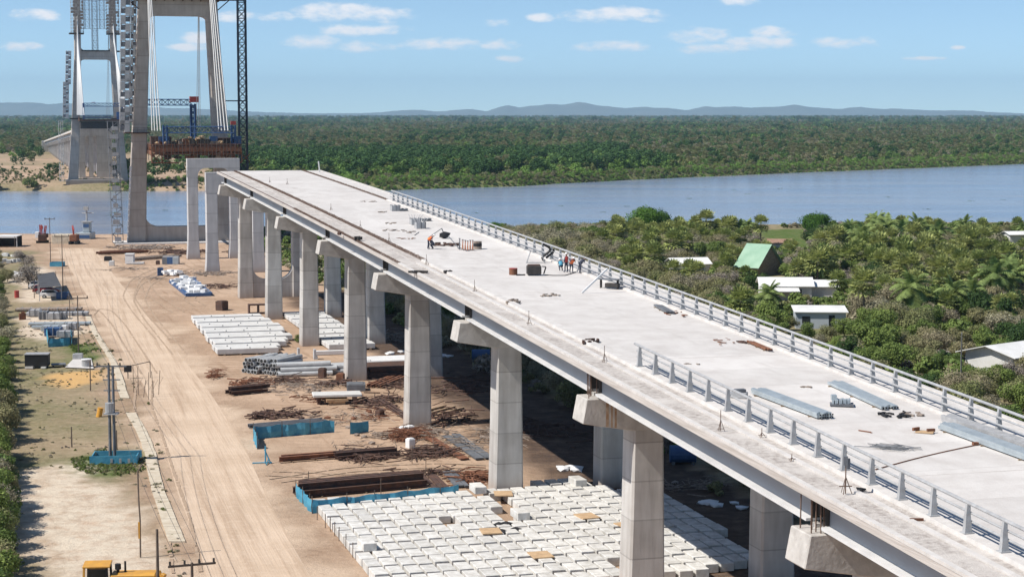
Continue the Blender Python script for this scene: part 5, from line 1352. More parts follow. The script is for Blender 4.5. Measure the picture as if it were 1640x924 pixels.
m = MB(); m.tube(at(1538, 640, -.5), (at(1538, 640)[0], at(1538, 640)[1], 7.6), .09, .07); tag(m.build('post', 'polec', origin=at(1538, 640)), 'lone grey post standing in the thicket behind the railing', 'post')

for k, (px, py, kk, sc) in enumerate(((1548, 622, 'green', .6), (1572, 628, 'olive', .62), (1598, 628, 'green', .66), (1625, 622, 'twig', .72), (1648, 612, 'olive', .7), (1535, 612, 'olive', .55), (1520, 600, 'green', .6), (1290, 545, 'green', .5), (1325, 548, 'olive', .5), (1352, 540, 'green', .55), (1262, 530, 'olive', .5), (1225, 492, 'olive', .5), (1290, 492, 'olive', .45), (1340, 488, 'palm', .8))):
    add_tree(kk, px, py, sc, ['leafy bush in front of the left corner of the large white roof', 'olive bush below the left half of the large white roof', 'leafy bush in front of the large white roof', 'grey twiggy bush hiding the right part of the large white roof', 'olive bush at the right photo edge by the large white roof', 'olive bush just left of the large white roof', 'leafy bush farther left of the large white roof', 'leafy bush in front of the bluish shed', 'olive bush in front of the bluish shed corner', 'leafy bush right of the bluish shed', 'olive bush left of the bluish shed', 'olive bush left of the low white house', 'olive bush in front of the low white house', 'fan palm right of the low white house'][k], 'palm' if kk == 'palm' else 'bush', idx=k % 2)
# ================================================================== YARD OBJECTS
def P2(px, py, z=0): return Vector(at(px, py, z))
def ibeam(mb, a, b, h=.5, w=.3, t=.04):
    a = Vector(a); b = Vector(b); d = (b - a).normalized(); s_ = d.cross(Vector((0, 0, 1))).normalized(); u_ = s_.cross(d)
    def bx(o, ww, hh):
        pts = []
        for q in (a, b):
            for x, y in ((-ww / 2, -hh / 2), (ww / 2, -hh / 2), (ww / 2, hh / 2), (-ww / 2, hh / 2)): pts.append(q + s_ * x + u_ * (y + o))
        mb.hexa([tuple(p) for p in pts])
    bx(h / 2, t, h - 2 * t - .004); bx(t / 2, w, t); bx(h - t / 2, w, t)

# concrete blocks in the bridge frame
ORDN = ['first', 'second', 'third', 'fourth', 'fifth', 'sixth', 'seventh', 'eighth', 'ninth', 'tenth', 'eleventh', 'twelfth', 'thirteenth', 'fourteenth', 'fifteenth', 'sixteenth', 'seventeenth', 'eighteenth', 'nineteenth', 'twentieth', 'twenty-first', 'twenty-second', 'twenty-third', 'twenty-fourth', 'twenty-fifth', 'twenty-sixth', 'twenty-seventh']
def blocks():
    def mk(h, seed):
        rr = random.Random(seed); root = bpy.data.objects.new('concrete_block', None)
        m = MB(); m.box((0, 0, h / 2 + .06), (1.0, 2.0, h)); b = m.build('block', 'block', bevel=.03); b2 = b.data; bpy.data.objects.remove(b)
        o = bpy.data.objects.new('concrete_block', b2); KIDS[o] = []; return o
    protos = [mk(.60, 1), mk(.58, 2), mk(.64, 3)]; rr = random.Random(44); n = 0
    v = 24.4
    j = 0
    while v < 52.6:
        s = 146.6 if v < 39 else 149.2 if v < 47 else 148.0
        s += rr.uniform(-.14, .14); row = 0
        if 30 < v < 33: s -= 0
        if v > 49.2: s = min(s, 146.0)
        while s > 117.5:
            row += 1
            left_lim = 24.0 + (146 - s) * .012
            skip = False
            if 37.0 < v < 39.3 and s > 132 + (39.3 - v) and rr.random() < .62: skip = True       # lane left open
            if 38.9 < v < 42.6 and (147.2 < s or s < 116.5): skip = True
            if rr.random() < .01: skip = True
            if v > 48 and s > 146: skip = True
            if not skip and n < 298:
                px, py, d = proj(W(s, v, .5))
                sh = (v > 46.3)
                lab = ('shaded' if sh else 'white') + ' concrete block, ' + ORDN[j] + ' column from the left edge, ' + ORDN[row - 1] + ' from the back'
                x, y, _ = W(s, v)
                z = 0
                o = dup(rr.choice(protos), (x, y, z - .02), ROT + rr.uniform(-.02, .02), 1.0, lab, 'concrete blocks in the ' + ('shade' if sh else 'sun, left field' if v < 38.2 else 'sun, right field')); o['category'] = 'concrete block'; n += 1
            s -= 2.38 + rr.uniform(-.04, .06)
        v += 1.17 + rr.uniform(0, .06); j += 1
    print('blocks', n)
    # a few stacked on top
    for k, (s, v, lab) in enumerate(((146.9, 37.7, 'block stacked on another at the top of the open lane'), (147.5, 46.6, 'single block stacked at the back of the right field'), (129.5, 24.9, 'block stacked at the left edge of the field'), (136.4, 38.4, 'tilted block stacked beside the timber sheet'))):
        x, y, _ = W(s, v); o = dup(protos[0], (x, y, .56), ROT + rr.uniform(-.1, .1), 1, 'white concrete ' + lab); o['category'] = 'concrete block'
    for o in protos: o.name = 'block_proto'
    return protos
BLP = blocks()
for k, (px, py) in enumerate(((806, 790), (786, 850), (866, 888), (940, 826), (1006, 840))):
    q = P2(px, py, .72); m = MB(); m.box(q, (1.5, 1.9, .09), ROT + .1 * k - .2); tag(m.build('plywood_sheet', 'plank', origin=q), ['weathered plywood sheet at the top of the open lane between the blocks', 'torn brown sheet lying over blocks in the open lane', 'tan plywood sheet on the blocks nearest the pier leg', 'small tan board on the sunlit blocks left of the big leg', 'light board on the blocks behind the big leg'][k], 'plywood sheet', 'boards lying on the concrete blocks')
q = P2(812, 850, .3); m = MB(); [m.blob(q + Vector((random.uniform(-.7, .7), random.uniform(-1.6, 1.6), .2)), .5, k) for k in range(5)]; tag(m.build('tarpaulin', 'black', origin=q), 'crumpled black tarpaulin in the open lane between the blocks', 'tarpaulin')

# white precast panels
def panels():
    n = 0; names = ['farthest', 'second', 'third', 'fourth', 'fifth', 'sixth', 'seventh', 'eighth', 'ninth', 'tenth', 'eleventh', 'twelfth', 'nearest']
    for col, (v0, L0, s0, k0) in enumerate(((27.9, 11.2, 286.4, 13), (40.2, 8.6, 287.5, 13))):
        for i in range(k0):
            s = s0 - i * 3.35; 
            if col == 1 and abs(s - 287.5) < 2.5: pass
            v = v0 - .06 * i * (1 if col == 0 else -1) + random.uniform(-.25, .25); L_ = L0 + random.uniform(-.7, .9)
            if col == 0 and i > 9: L_ = 10.6 - (i - 9) * .8
            if col == 1: v = 42.25; L_ = 6.4
            c = W(s, v + L_ / 2)
            r = thing('precast_panel', (c[0], c[1], 0), names[i] + ' long white panel in the ' + ('left row of the white stack, open to the road' if col == 0 else 'right row of the white stack, between the pier legs'), 'precast panel', 'long white panels laid out beside the piers')
            m = MB(); hh = .6 if i % 2 else .7
            m.sbox(s - 1.42, s + 1.42, v, v + L_, .18, .18 + hh); m.build('slab', 'panel', r, bevel=.05)
            m = MB()
            for q in (.12, .38, .65, .9): m.sbox(s - 1.6, s + 1.6, v + L_ * q - .12, v + L_ * q + .12, 0, .175)
            m.build('bearer', 'wood', r)
            m = MB()
            for q in (.2, .5, .8):
                a = v + L_ * (q + .06 * math.sin(i * 3 + q * 9)); m.tube(W(s - 1.2, a, .1 + hh), W(s - 1.2, a + .12, .34 + hh), .04, n=4); m.tube(W(s - 1.2, a + .12, .34 + hh), W(s - 1.2, a + .24, .1 + hh), .04, n=4)
            m.build('lifting_hook', 'greysteel', r)
panels()

def pipe_stack(c, v_len, rows, cols, r, label, yaw=0.0, mname='pvc', fan=0.0, flip=1):
    root = thing('pipe_bundle', (c[0], c[1], 0), label, 'pipes'); m = MB(); h = MB(); ax = Vector((math.cos(ROT + yaw), math.sin(ROT + yaw), 0)); sd_ = Vector((-ax.y, ax.x, 0)) * flip; rr = random.Random(int(c[1]))
    for j in range(rows):
        for i in range(cols - j):
            o = Vector(c) + sd_ * ((i + j * .5) * 2.06 * r) + Vector((0, 0, r + j * 1.78 * r)); L_ = v_len * rr.uniform(.9, 1.0); a2 = ax if not fan else (ax + sd_ * rr.uniform(-fan, fan)).normalized()
            st_ = o + a2 * rr.uniform(-.5, .5)
            m.tube(st_, st_ + a2 * L_, r, n=10); h.tube(st_ - a2 * .01, st_ + a2 * .02, r * .8, n=10); h.tube(st_ + a2 * (L_ - .02), st_ + a2 * (L_ + .01), r * .8, n=10)
    m.build('pipe', mname, root); h.build('pipe_bore', 'hole', root); return root
pipe_stack(P2(388, 597), 6.0, 4, 11, .27, 'fanned grey pipes with dark open ends, leftmost of the pipe stacks', yaw=.85, fan=.16, flip=-1)
pipe_stack(P2(446, 604), 7.2, 3, 4, .3, 'straight grey pipes stacked three high in front of the white panels')
pipe_stack(P2(512, 600), 9.5, 2, 5, .3, 'long grey pipes lying behind the fifth pier leg', yaw=.05)
pipe_stack(P2(588, 606), 6.0, 2, 9, .34, 'rusty dark pipes with open ends right of the fifth pier leg', mname='rustd')
pipe_stack(P2(590, 584), 8.5, 1, 7, .3, 'white pipes lying right of the fifth pier leg at the shade edge', mname='white')
for k, (px, py, lab) in enumerate(((478, 573, 'left'), (504, 575, 'right'))):
    q = P2(px, py); m = MB(); m.box(q + Vector((0, 0, .65)), (.28, .8, 1.3), ROT); m.box(q + Vector((.25, 0, .2)), (.2, .8, .4), ROT); tag(m.build('bracket', 'pvc', origin=q), 'upright grey steel bracket behind the pipes, the ' + lab + ' one', 'bracket')
q = P2(503, 568); m = MB(); m.box(q + Vector((2.2, .2, .3)), (4.2, .9, .5), ROT); tag(m.build('white_box', 'white', origin=q), 'low white box between the brackets and the sixth pier leg', 'box')
for k, (px, py) in enumerate(((585, 555), (598, 560))):
    pass

# stacks of beams: (start px, end px, count, spacing px, size, material, label)
def beams(name, p0, p1, n, dz, h, w, mt, label, cat='steel beams', off=(0, 0), rows=1, z0=.12, jit=.25, group=None):
    a = P2(*p0); b = P2(*p1); d = (b - a).normalized(); sd_ = d.cross(Vector((0, 0, 1))).normalized() * -1; L_ = (b - a).length
    root = thing(name, tuple((a + b) / 2), label, cat, group); rr = random.Random(int(p0[0] * 3 + p0[1]))
    for j in range(rows):
        for i in range(n - (j % 2)):
            o = sd_ * (i * dz + (j % 2) * dz * .5) + Vector((0, 0, z0 + j * (h + .02))); m = MB(); e0 = rr.uniform(-jit, jit); e1 = rr.uniform(-jit, jit); tw = sd_ * rr.uniform(-.08, .08) * jit * 4
            ibeam(m, a + o + d * e0, b + o + d * e1 + tw, h, w); m.build('beam', mt, root)
    m = MB()
    for t in (.15, .5, .85):
        c = a + (b - a) * t; m.bar(c - sd_ * .3 + Vector((0, 0, .05)), c + sd_ * (n * dz) + Vector((0, 0, .05)), .11)
    m.build('bearer', 'wood', root); return root
beams('steel_beams', (484, 798), (684, 780), 4, .62, .55, .42, 'rustd', 'long dark steel beams side by side inside the blue netting at the block yard', rows=2)
beams('steel_beams', (451, 741), (560, 733), 2, .9, .45, .4, 'rust', 'long rusty red brown beams lying apart left of the rebar heap', rows=1)
beams('steel_beams', (540, 738), (640, 730), 4, .45, .3, .25, 'rustd', 'thin dark steel sections at the right end of the red brown beams', rows=2)
beams('steel_beams', (410, 690), (525, 680), 5, .5, .32, .25, 'greysteel', 'grey brown steel sections behind the blue net fence', rows=1)
beams('steel_plates', (748, 737), (690, 702), 2, .45, .10, .42, 'rust', 'rust brown steel strips lying beside the grey strips', jit=.1)
beams('steel_plates', (772, 737), (718, 700), 2, .42, .13, .4, 'greysteel', 'left pair of long grey steel strips near the third pier leg', jit=.05)
beams('steel_plates', (788, 736), (733, 698), 2, .42, .13, .4, 'greysteel', 'right pair of long grey steel strips near the third pier leg', jit=.05)
beams('steel_plates', (716, 784), (694, 762), 3, .5, .12, .4, 'rustd', 'short dark strips between the netted beams and the grey planks')
beams('steel_plates', (748, 782), (726, 758), 3, .42, .15, .36, 'greysteel', 'short grey strips just left of the third pier leg base')
beams('steel_beams', (372, 634), (432, 628), 3, .7, .4, .35, 'rustd', 'dark steel frames stacked at the roadside end of the scrap row', rows=2)
beams('steel_beams', (700, 668), (745, 656), 3, 1.2, .25, .25, 'wood', 'thin timbers on the sand right of the fourth pier leg')
beams('steel_beams', (600, 640), (648, 672), 2, .5, .3, .3, 'rustd', 'two dark beams running up to the fourth pier leg')
beams('steel_beams', (610, 622), (650, 606), 4, .6, .3, .3, 'rust', 'short rusty beams left of the fourth pier leg')
beams('timber_stack', (165, 408), (235, 405), 5, .9, .5, .45, 'rust', 'rusty formwork beams lying below the footing of the near tower', jit=1.2)
beams('timber_stack', (215, 418), (285, 412), 4, .9, .4, .4, 'rubble', 'grey brown timbers on the sand in front of the tower footing', jit=1.2)
def heap(name, px, py, rx, ry, n, mt, label, cat='scrap heap', L_=2.2, h=.5, z=0, r=.035):
    q = P2(px, py, z); m = MB(); rr = random.Random(int(px * 7 + py))
    for i in range(int(n * 1.3)):
        c = q + Vector((rr.gauss(0, rx * .45), rr.gauss(0, ry * .45), rr.uniform(.03, h))); a = rr.uniform(0, 3.14); l = L_ * rr.uniform(.3, .7); t = rr.uniform(-.18, .18)
        m.tube(c - Vector((math.cos(a), math.sin(a), t)) * l, c + Vector((math.cos(a), math.sin(a), t)) * l, r * rr.uniform(.45, 1.15), n=4)
    for i in range(n // 7): m.blob((q.x + rr.gauss(0, rx * .4), q.y + rr.gauss(0, ry * .4), z + .08), rr.uniform(.12, .4), i)
    o = m.build(name, mt, origin=q); tag(o, label, cat); return o
heap('rebar_heap', 590, 733, 3.5, 3, 120, 'rustd', 'dark tangle of rebar on the red brown beams', r=.05)
heap('rebar_heap', 652, 702, 1.6, 2.5, 130, 'rust', 'rusty rebar tangle at the foot of the fourth pier leg', h=.9)
heap('rebar_heap', 690, 728, 2.2, 3, 90, 'rustd', 'dark purple brown scrap right of the small white cubes', r=.06)
heap('rebar_heap', 672, 694, 3.5, 3.5, 60, 'rubble', 'thin grey rods spread behind the white cubes', L_=3.5)
heap('scrap_heap', 480, 622, 6, 7, 110, 'rubble', 'scattered grey brown scrap lying between the pipes and the netting', L_=1.8)
heap('scrap_heap', 400, 616, 2.5, 4, 60, 'rust', 'rusty fittings heaped beside the road below the pipes', L_=1.4, r=.07)
heap('scrap_heap', 540, 616, 2.6, 3, 50, 'rustd', 'dark scrap around the foot of the fifth pier leg', L_=1.2, r=.08)
heap('scrap_heap', 608, 645, 3, 5, 70, 'rustd', 'dark scrap pieces left of the fourth pier leg', L_=1.6, r=.08)
heap('scrap_heap', 590, 668, 3.5, 6, 40, 'rust', 'loose rusty rods on the sand behind the netting end', L_=2)
heap('scrap_heap', 760, 768, 2.2, 3, 70, 'rust', 'rusty scrap heap left of the third pier leg base', L_=1.6, r=.08)
heap('scrap_heap', 420, 668, 1.6, 2.5, 50, 'rustd', 'small dark scrap pile at the left end of the steel sections', L_=1.2, r=.08)
heap('scrap_heap', 745, 715, 4, 5, 40, 'rubble', 'grey brush and rods around the long grey strips', L_=2.4)
heap('scrap_heap', 800, 700, 3, 6, 60, 'rubble', 'shaded scrap on the ground between the third and fourth piers', L_=2.4)
heap('scrap_heap', 860, 690, 5, 8, 60, 'rustd', 'dark scrap deep in the bridge shade left of the big cap', L_=2.6, r=.06)
heap('scrap_heap', 345, 604, 1.0, 2.2, 50, 'rust', 'rusty posts and rods at the roadside bend', L_=1.2, h=.9)
heap('scrap_heap', 560, 745 - 30, 4, 3, 16, 'rubble', 'few loose stakes lying on bare sand above the red brown beams', L_=1.4)
heap('rubble_heap', 232, 398, 8, 6, 120, 'rubble', 'brown rubble and rods on the tower footing apron', L_=2.5, r=.1)
heap('rubble_heap', 290, 405, 8, 5, 110, 'rustd', 'dark rods and rubble between tower footing and the far portal', L_=2.5, r=.1)
heap('rubble_heap', 250, 447, 5, 3, 30, 'rubble', 'thin debris line left of the blue edged tray', L_=2)
for (nm, px, py, rx, ry, n, mt, lab, L_, r_) in (('scrap_heap', 450, 612, 5, 3, 60, 'rustd', 'dark rods lying along the front of the grey pipes', 2.0, .05), ('scrap_heap', 520, 640, 4, 4, 46, 'rust', 'rusty offcuts left of the single white slab', 1.3, .06),
    ('scrap_heap', 640, 618, 3, 4, 70, 'rustd', 'dark offcuts and rods beside the fourth pier leg top side', 1.6, .06), ('scrap_heap', 560, 672, 5, 5, 50, 'rubble', 'pale stakes scattered behind the longer netting', 1.5, .04), ('scrap_heap', 470, 664, 3, 3, 50, 'rustd', 'dark hoops and rods at the back of the steel sections', 1.4, .06),
    ('scrap_heap', 720, 672, 3, 5, 60, 'rustd', 'dark pieces on the sand edge right of the fourth pier leg', 1.8, .07), ('scrap_heap', 620, 700, 3, 2, 40, 'rubble', 'light chips and rods between netting end and rebar tangle', 1.0, .05), ('scrap_heap', 700, 760, 4, 2, 36, 'rustd', 'dark offcuts above the right end of the netted beams', 1.4, .06),
    ('scrap_heap', 330, 440, 6, 6, 60, 'rubble', 'grey offcuts behind the blue edged tray', 2.0, .07), ('scrap_heap', 360, 460, 5, 4, 40, 'rustd', 'dark offcuts at the foot of the eighth pier leg', 1.8, .08), ('scrap_heap', 215, 432, 6, 4, 30, 'rubble', 'thin rods on the grass patch below the white cabin', 1.8, .05),
    ('scrap_heap', 640, 540, 4, 8, 60, 'rubble', 'shaded scrap behind the sixth pier leg', 2.2, .08), ('scrap_heap', 740, 620, 5, 10, 70, 'rustd', 'shaded scrap right of the fourth pier leg', 2.2, .08), ('scrap_heap', 1100, 780, 4, 4, 40, 'rubble', 'pale scrap in the shade right of the big leg', 1.6, .04)):
    heap(nm, px, py, rx, ry, n, mt, lab, L_=L_, r=r_)
for k, (px, py, mt, sx, sz, lab) in enumerate(((647, 697, 'white', .9, .8, 'small white cube at the foot of the fourth pier leg'), (657, 697, 'white', .7, .9, 'second small white cube touching the fourth pier leg'), (657, 718, 'white', .75, .9, 'small white cube standing apart in front of the rebar tangle'), (608, 668, 'rustd', .8, .7, 'dark rusty box alone on the sand left of the fourth leg'), (355, 497, 'rustd', 1.6, 1.5, 'small dark box on the sand beside the dirt road'), (516, 606, 'rustd', .9, 1.2, 'dark upright drum in front of the long pipes'), (545, 612, 'rust', 1.0, 1.0, 'rusty box at the left foot of the fifth pier leg'), (570, 625, 'greysteel', 2.4, .8, 'dark grey machine part below the fifth pier leg'))):
    q = P2(px, py); m = MB(); m.box(q + Vector((0, .3, sz / 2)), (sx, sx * .9, sz), ROT + .2 * k); m.box(q + Vector((0, .3, sz + .04)), (sx * .8, sx * .7, .08), ROT + .2 * k)
    tag(m.build('crate', mt, origin=q, bevel=.04), lab, 'box')
# white slab with dark underside
q = P2(538, 648); r = thing('precast_panel', tuple(q), 'single white slab on dark supports in the middle of the scrap yard', 'precast panel'); m = MB(); m.box(q + Vector((0, 1.2, 1.0)), (5.4, 2.6, .3), ROT - .1); m.build('slab', 'panel', r, bevel=.05)
m = MB()
for a in (-2, 0, 2): m.box(q + Vector((a, 1.0, .42)), (.4, 1.9, .84), ROT - .1)
m.build('support', 'rustd', r)
m = MB(); m.box(q + Vector((0, .5, .5)), (2.4, 1.6, .3), ROT); m.box(q + Vector((0, .5, .2)), (1.8, 1.2, .38), ROT); tag(m.build('pallet', 'plank', origin=q), 'tan pallet between the pipes and the white slab', 'pallet')
# dark open box by the panels
q = P2(413, 503); r = thing('open_rack', tuple(q), 'dark rusty open frame left of the base wall pier', 'steel frame'); m = MB()
for a, b, c_, d_ in ((0, 1.5, 3.2, .18), (0, .1, 3.2, .18)): m.box(q + Vector((a, .5, b)), (c_, 1.6, d_), ROT)
for a in (-1.5, 0, 1.5): m.box(q + Vector((a, .5, .8)), (.18, 1.6, 1.3), ROT)
m.build('frame', 'rustd', r)

def net_fence(name, pts, h, label, sag=.12, group='blue netting fences round the material stacks'):
    root = thing(name, tuple(P2(*pts[0])), label, 'net fence', group); rr = random.Random(int(pts[0][0]))
    m = MB(); n = 0
    for a, b in zip(pts[:-1], pts[1:]):
        A = P2(*a); B = P2(*b); L_ = (B - A).length; k = max(4, int(L_ / .45)); sd_ = (B - A).normalized().cross(Vector((0, 0, 1)))
        prev = None
        for i in range(k + 1):
            t = i / k; c = A.lerp(B, t) + sd_ * (.07 * math.sin(i * 1.7) + rr.uniform(-.05, .05)); hh = h * (1 - sag * abs(math.sin(i * .55))) ; cur = [c + Vector((0, 0, -.02)), c + sd_ * .06 + Vector((0, 0, hh * .5)), c + Vector((0, 0, hh))]
            th = sd_ * .015
            if prev:
                for q in range(2):
                    m.hexa([tuple(prev[q] - th), tuple(prev[q] + th), tuple(cur[q] + th), tuple(cur[q] - th), tuple(prev[q + 1] - th), tuple(prev[q + 1] + th), tuple(cur[q + 1] + th), tuple(cur[q + 1] - th)])
            prev = cur
    m.build('netting', 'bluenet', root, fix=True)
    for a, b in zip(pts[:-1], pts[1:]):
        A = P2(*a); B = P2(*b); L_ = (B - A).length
        for i in range(int(L_ / 3) + 1):
            c = A.lerp(B, min(1, i * 3 / L_)); m = MB(); m.tube(c, c + Vector((0, 0, h * 1.25)), .035, n=5); m.build('stake', 'pole', root)
net_fence('net_fence', [(474, 795), (500, 822), (600, 812), (735, 797)], 1.15, 'blue netting fence around the dark beams along the edge of the blocks')
net_fence('net_fence', [(412, 719), (406, 703), (535, 692)], 1.3, 'blue netting fence in front of the grey brown steel sections')
net_fence('net_fence', [(561, 695), (590, 691)], 1.2, 'short piece of blue netting right of the longer fence')
# wooden stakes round the block field
for k, (px, py) in enumerate(((508, 832), (521, 845), (529, 850), (536, 858), (543, 866), (554, 878), (565, 892), (610, 796), (682, 762), (660, 742), (494, 784))):
    q = P2(px, py); m = MB(); m.tube(q, q + Vector((.02, 0, 1.1 if k < 7 else 1.6)), .035, n=5); tag(m.build('stake', 'pole', origin=q), 'thin timber stake along the left edge of the block field' if k < 7 else ['thin stake between netting and block field', 'tall thin stake on the sand above the netted beams', 'thin stake on the sand right of the red brown beams', 'thin stake at the left end of the netted beams'][k - 7], 'stake', 'stakes around the block field')
q = P2(425, 742); m = MB(); m.tube(q + Vector((-1.2, 0, .05)), q + Vector((.6, .1, .1)), .06); m.tube(q, q + Vector((0, .2, 1.6)), .07); m.tube(q + Vector((.5, 0, 0)), q + Vector((-.1, .2, 1.3)), .06); m.tube(q + Vector((.2, -.8, .05)), q + Vector((.2, .9, .3)), .06); tag(m.build('trestle', 'bluenet', origin=q), 'small blue steel trestle on the sand left of the red brown beams', 'trestle')

# ------------------------------------------------------------------ left plot
def arc_wire(m, a, b, sag, r=.025, n=10):
    a = Vector(a); b = Vector(b); pts = []
    for i in range(n + 1):
        t = i / n; p = a.lerp(b, t); p.z -= sag * 4 * t * (1 - t); pts.append(p)
    m.poly(pts, r, 3)
def pole(px, py, h, label, arm=1.8, mt='pole', r=.13, yaw=0.0, double=False, insul=3, arms=1):
    q = P2(px, py); root = thing('utility_pole', tuple(q), label, 'utility pole', 'poles on the left plot')
    m = MB(); m.tube(q + Vector((0, 0, -.3)), q + Vector((0, 0, h)), r, r * .7, n=8); m.build('shaft', mt, root)
    if double: m = MB(); m.tube(q + Vector((.4, 0, -.3)), q + Vector((.38, 0, h - .2)), r, r * .7, n=8); m.build('shaft', mt, root)
    for k in range(arms):
        z = h - .15 - k * .9; ca, sa = math.cos(yaw), math.sin(yaw)
        m = MB(); m.bar(q + Vector((-arm * ca, -arm * sa, z)), q + Vector((arm * ca + (.5 if double else 0), arm * sa, z)), .13); m.build('crossarm', mt, root)
        if insul:
            m = MB()
            for i in range(insul):
                t = -1 + 2 * i / (insul - 1); m.tube(q + Vector((arm * .92 * t * ca, arm * .92 * t * sa, z + .05)), q + Vector((arm * .92 * t * ca, arm * .92 * t * sa, z + .32)), .07, n=6)
            m.build('insulator', 'dark', root)
    return q, h, root
PL = []
q, h, r = pole(177, 738, 9.0, 'tall twin utility pole with transformer standing in a blue box on the grass', arm=1.15, mt='greysteel', r=.16, double=True); PL.append(q + Vector((0, 0, h)))
m = MB(); m.tube(q + Vector((.1, -.35, 4.6)), q + Vector((.1, -.35, 5.5)), .42, n=12); m.box(q + Vector((.25, -.3, 4.5)), (1.3, .9, .12)); m.build('transformer', 'galv', r)
m = MB(); m.box(q + Vector((.25, 0, 7.6)), (1.6, .12, .12)); m.box(q + Vector((.25, 0, 6.6)), (1.5, .12, .12)); m.build('brace', 'polec', r)
q = P2(182, 740); r = thing('net_enclosure', tuple(q), 'low blue box enclosure around the foot of the twin utility pole', 'enclosure')
m = MB()
for a in ((-2.1, 1.9, 4.4, .09, .02), (2.1 * 0 + 0.1, -1.8 + 1.0, 4.4, .09, .02)): m.box(q + Vector((.1, a[1], .37)), (4.2, .08, .75), R(6))
for x in (-1.95, 2.15): m.box(q + Vector((x, .55, .37)), (.08, 2.6, .75), R(6))
m.build('side_board', 'bluenet', r)
m = MB()
for x in (-1.6, -.8, 0, .8, 1.6): m.box(q + Vector((x, -.86, .3)), (.22, .06, .4), R(6))
m.build('slot', 'galv', r)
for (px, py, h, arm, lab, y) in ((81, 421, 9.6, 1.1, 'dark pole with single crossarm near the river landing', 0), (101, 473, 10.6, 1.3, 'thin pole with wide crossarm beside the shade roof', .1), (126, 566, 7.6, 1.4, 'thin dark pole with crossarm beside the grey stacks', .1)):
    q, hh, r = pole(px, py, h, lab, arm=arm, r=.10, yaw=y); PL.append(q + Vector((0, 0, hh)))
for (px, py, h, lab) in ((112, 512, 3.8, 'bare thin post beside the grey panels'), (145, 626, 3.6, 'bare thin post on the pale ground right of the bin'), (115, 716, 2.0, 'short dark fence post on the dry grass'), (90, 466, 3.6, 'bare post between shade roof and wide crossarm pole'), (187, 720, 1.9, 'short stake behind the blue enclosure'), (55, 478, 4.2, 'left post of the shade roof area'), (24, 396, 2.6, 'post beside the open shed at the river')):
    q = P2(px, py); m = MB(); m.tube(q, q + Vector((0, 0, h)), .075, .06, n=6); tag(m.build('post', 'pole', origin=q), lab, 'post', 'bare posts on the left plot')
q = P2(225, 892); r = thing('bamboo_pole', tuple(q), 'thin crooked pole with leafy top above the yellow machine', 'pole'); m = MB(); m.poly([q, q + Vector((.02, 0, 2.8)), q + Vector((-.05, 0, 4.2)), q + Vector((-.1, .1, 6.3)), q + Vector((.25, .1, 6.8))], .06, 6); m.build('shaft', 'pole', r)
m = MB(); m.box(q + Vector((-.05, 0, 2.0)), (.14, .14, 1.2)); m.build('sleeve', 'yellow', r)
q, hh, r = pole(254, 990, 5.8, 'plain dark pole rising from the bottom edge beside the yellow machine', arm=.01, insul=0, r=.12)
q, hh, r = pole(309, 1000, 4.0, 'pole whose crossarm with four insulators shows at the bottom edge', arm=1.5, insul=4, r=.12, yaw=.35); PL.append(q + Vector((0, 0, hh)))
m = MB()
for a, b in zip([PL[1], PL[2], PL[3], PL[0]], [PL[2], PL[3], PL[0], PL[4]]):
    for o in (-.9, 0, .9): arc_wire(m, a + Vector((o, 0, 0)), b + Vector((o, 0, 0)), .8, .014)
tag(m.build('power_line', 'wire', origin=PL[1]), 'thin black power lines strung between the poles of the left plot', 'power line')
# small things
q = P2(158, 668); m = MB(); m.tube(q, q + Vector((.2, .1, .95)), .3, n=14); m.tube(q + Vector((.2, .1, .95)), q + Vector((.21, .1, 1.0)), .32, n=14); tag(m.build('drum', 'yellow', origin=q), 'orange drum leaning on the dry grass left of the twin pole', 'drum')
q = P2(57, 590); r = thing('container', tuple(q), 'black open fronted bin with grey rim beside the hedge', 'container'); m = MB(); m.box(q + Vector((0, 1, .95)), (2.9, 1.7, 1.5), .08); m.build('body', 'black', r, bevel=.05); m = MB(); m.box(q + Vector((0, 1, 1.76)), (3.0, 1.8, .12), .08); m.build('rim', 'galv', r); m = MB(); m.box(q + Vector((-.8, .2, .12)), (1.0, .8, .25)); m.box(q + Vector((1.0, .1, .1)), (.6, .6, .2)); m.build('foot', 'panel', r)
q = P2(92, 588); r = thing('pallet', tuple(q), 'dark low frame lying between the black bin and the grey bin', 'pallet'); m = MB(); m.box(q + Vector((0, .6, .3)), (1.8, 1.6, .14), .3); m.build('deck_boards', 'greysteel', r); m = MB(); [m.box(q + Vector((a, .6, .12)), (.15, 1.5, .22), .3) for a in (-.7, .7)]; m.build('bearer', 'dark', r)
q = P2(133, 589); r = thing('bin', tuple(q), 'round grey bin with white lid on the pale slab', 'bin'); m = MB(); m.tube(q + Vector((.3, .6, 0)), q + Vector((.3, .6, .95)), .6, n=16); m.build('body', 'galv', r); m = MB(); m.tube(q + Vector((.3, .6, .95)), q + Vector((.3, .6, 1.07)), .66, n=16); m.build('lid', 'white', r)
m = MB(); q = P2(115, 585); m.hexa([tuple(P2(104, 588, .0)), tuple(P2(150, 590, .0)), tuple(P2(146, 573, .0)), tuple(P2(118, 574, .0)), tuple(P2(104, 588, .12)), tuple(P2(150, 590, .12)), tuple(P2(146, 573, .12)), tuple(P2(118, 574, .12))]); tag(m.build('concrete_pad', 'ledge', origin=q), 'white concrete pad under the grey bin', 'concrete pad')
q = P2(125, 576); m = MB(); m.box(q + Vector((0, 0, .45)), (1.3, .8, .7), .1); m.box(q + Vector((.1, 0, .83)), (1.0, .6, .06), .1); tag(m.build('crate', 'galv', origin=q, bevel=.04), 'small grey crate behind the round bin', 'crate')
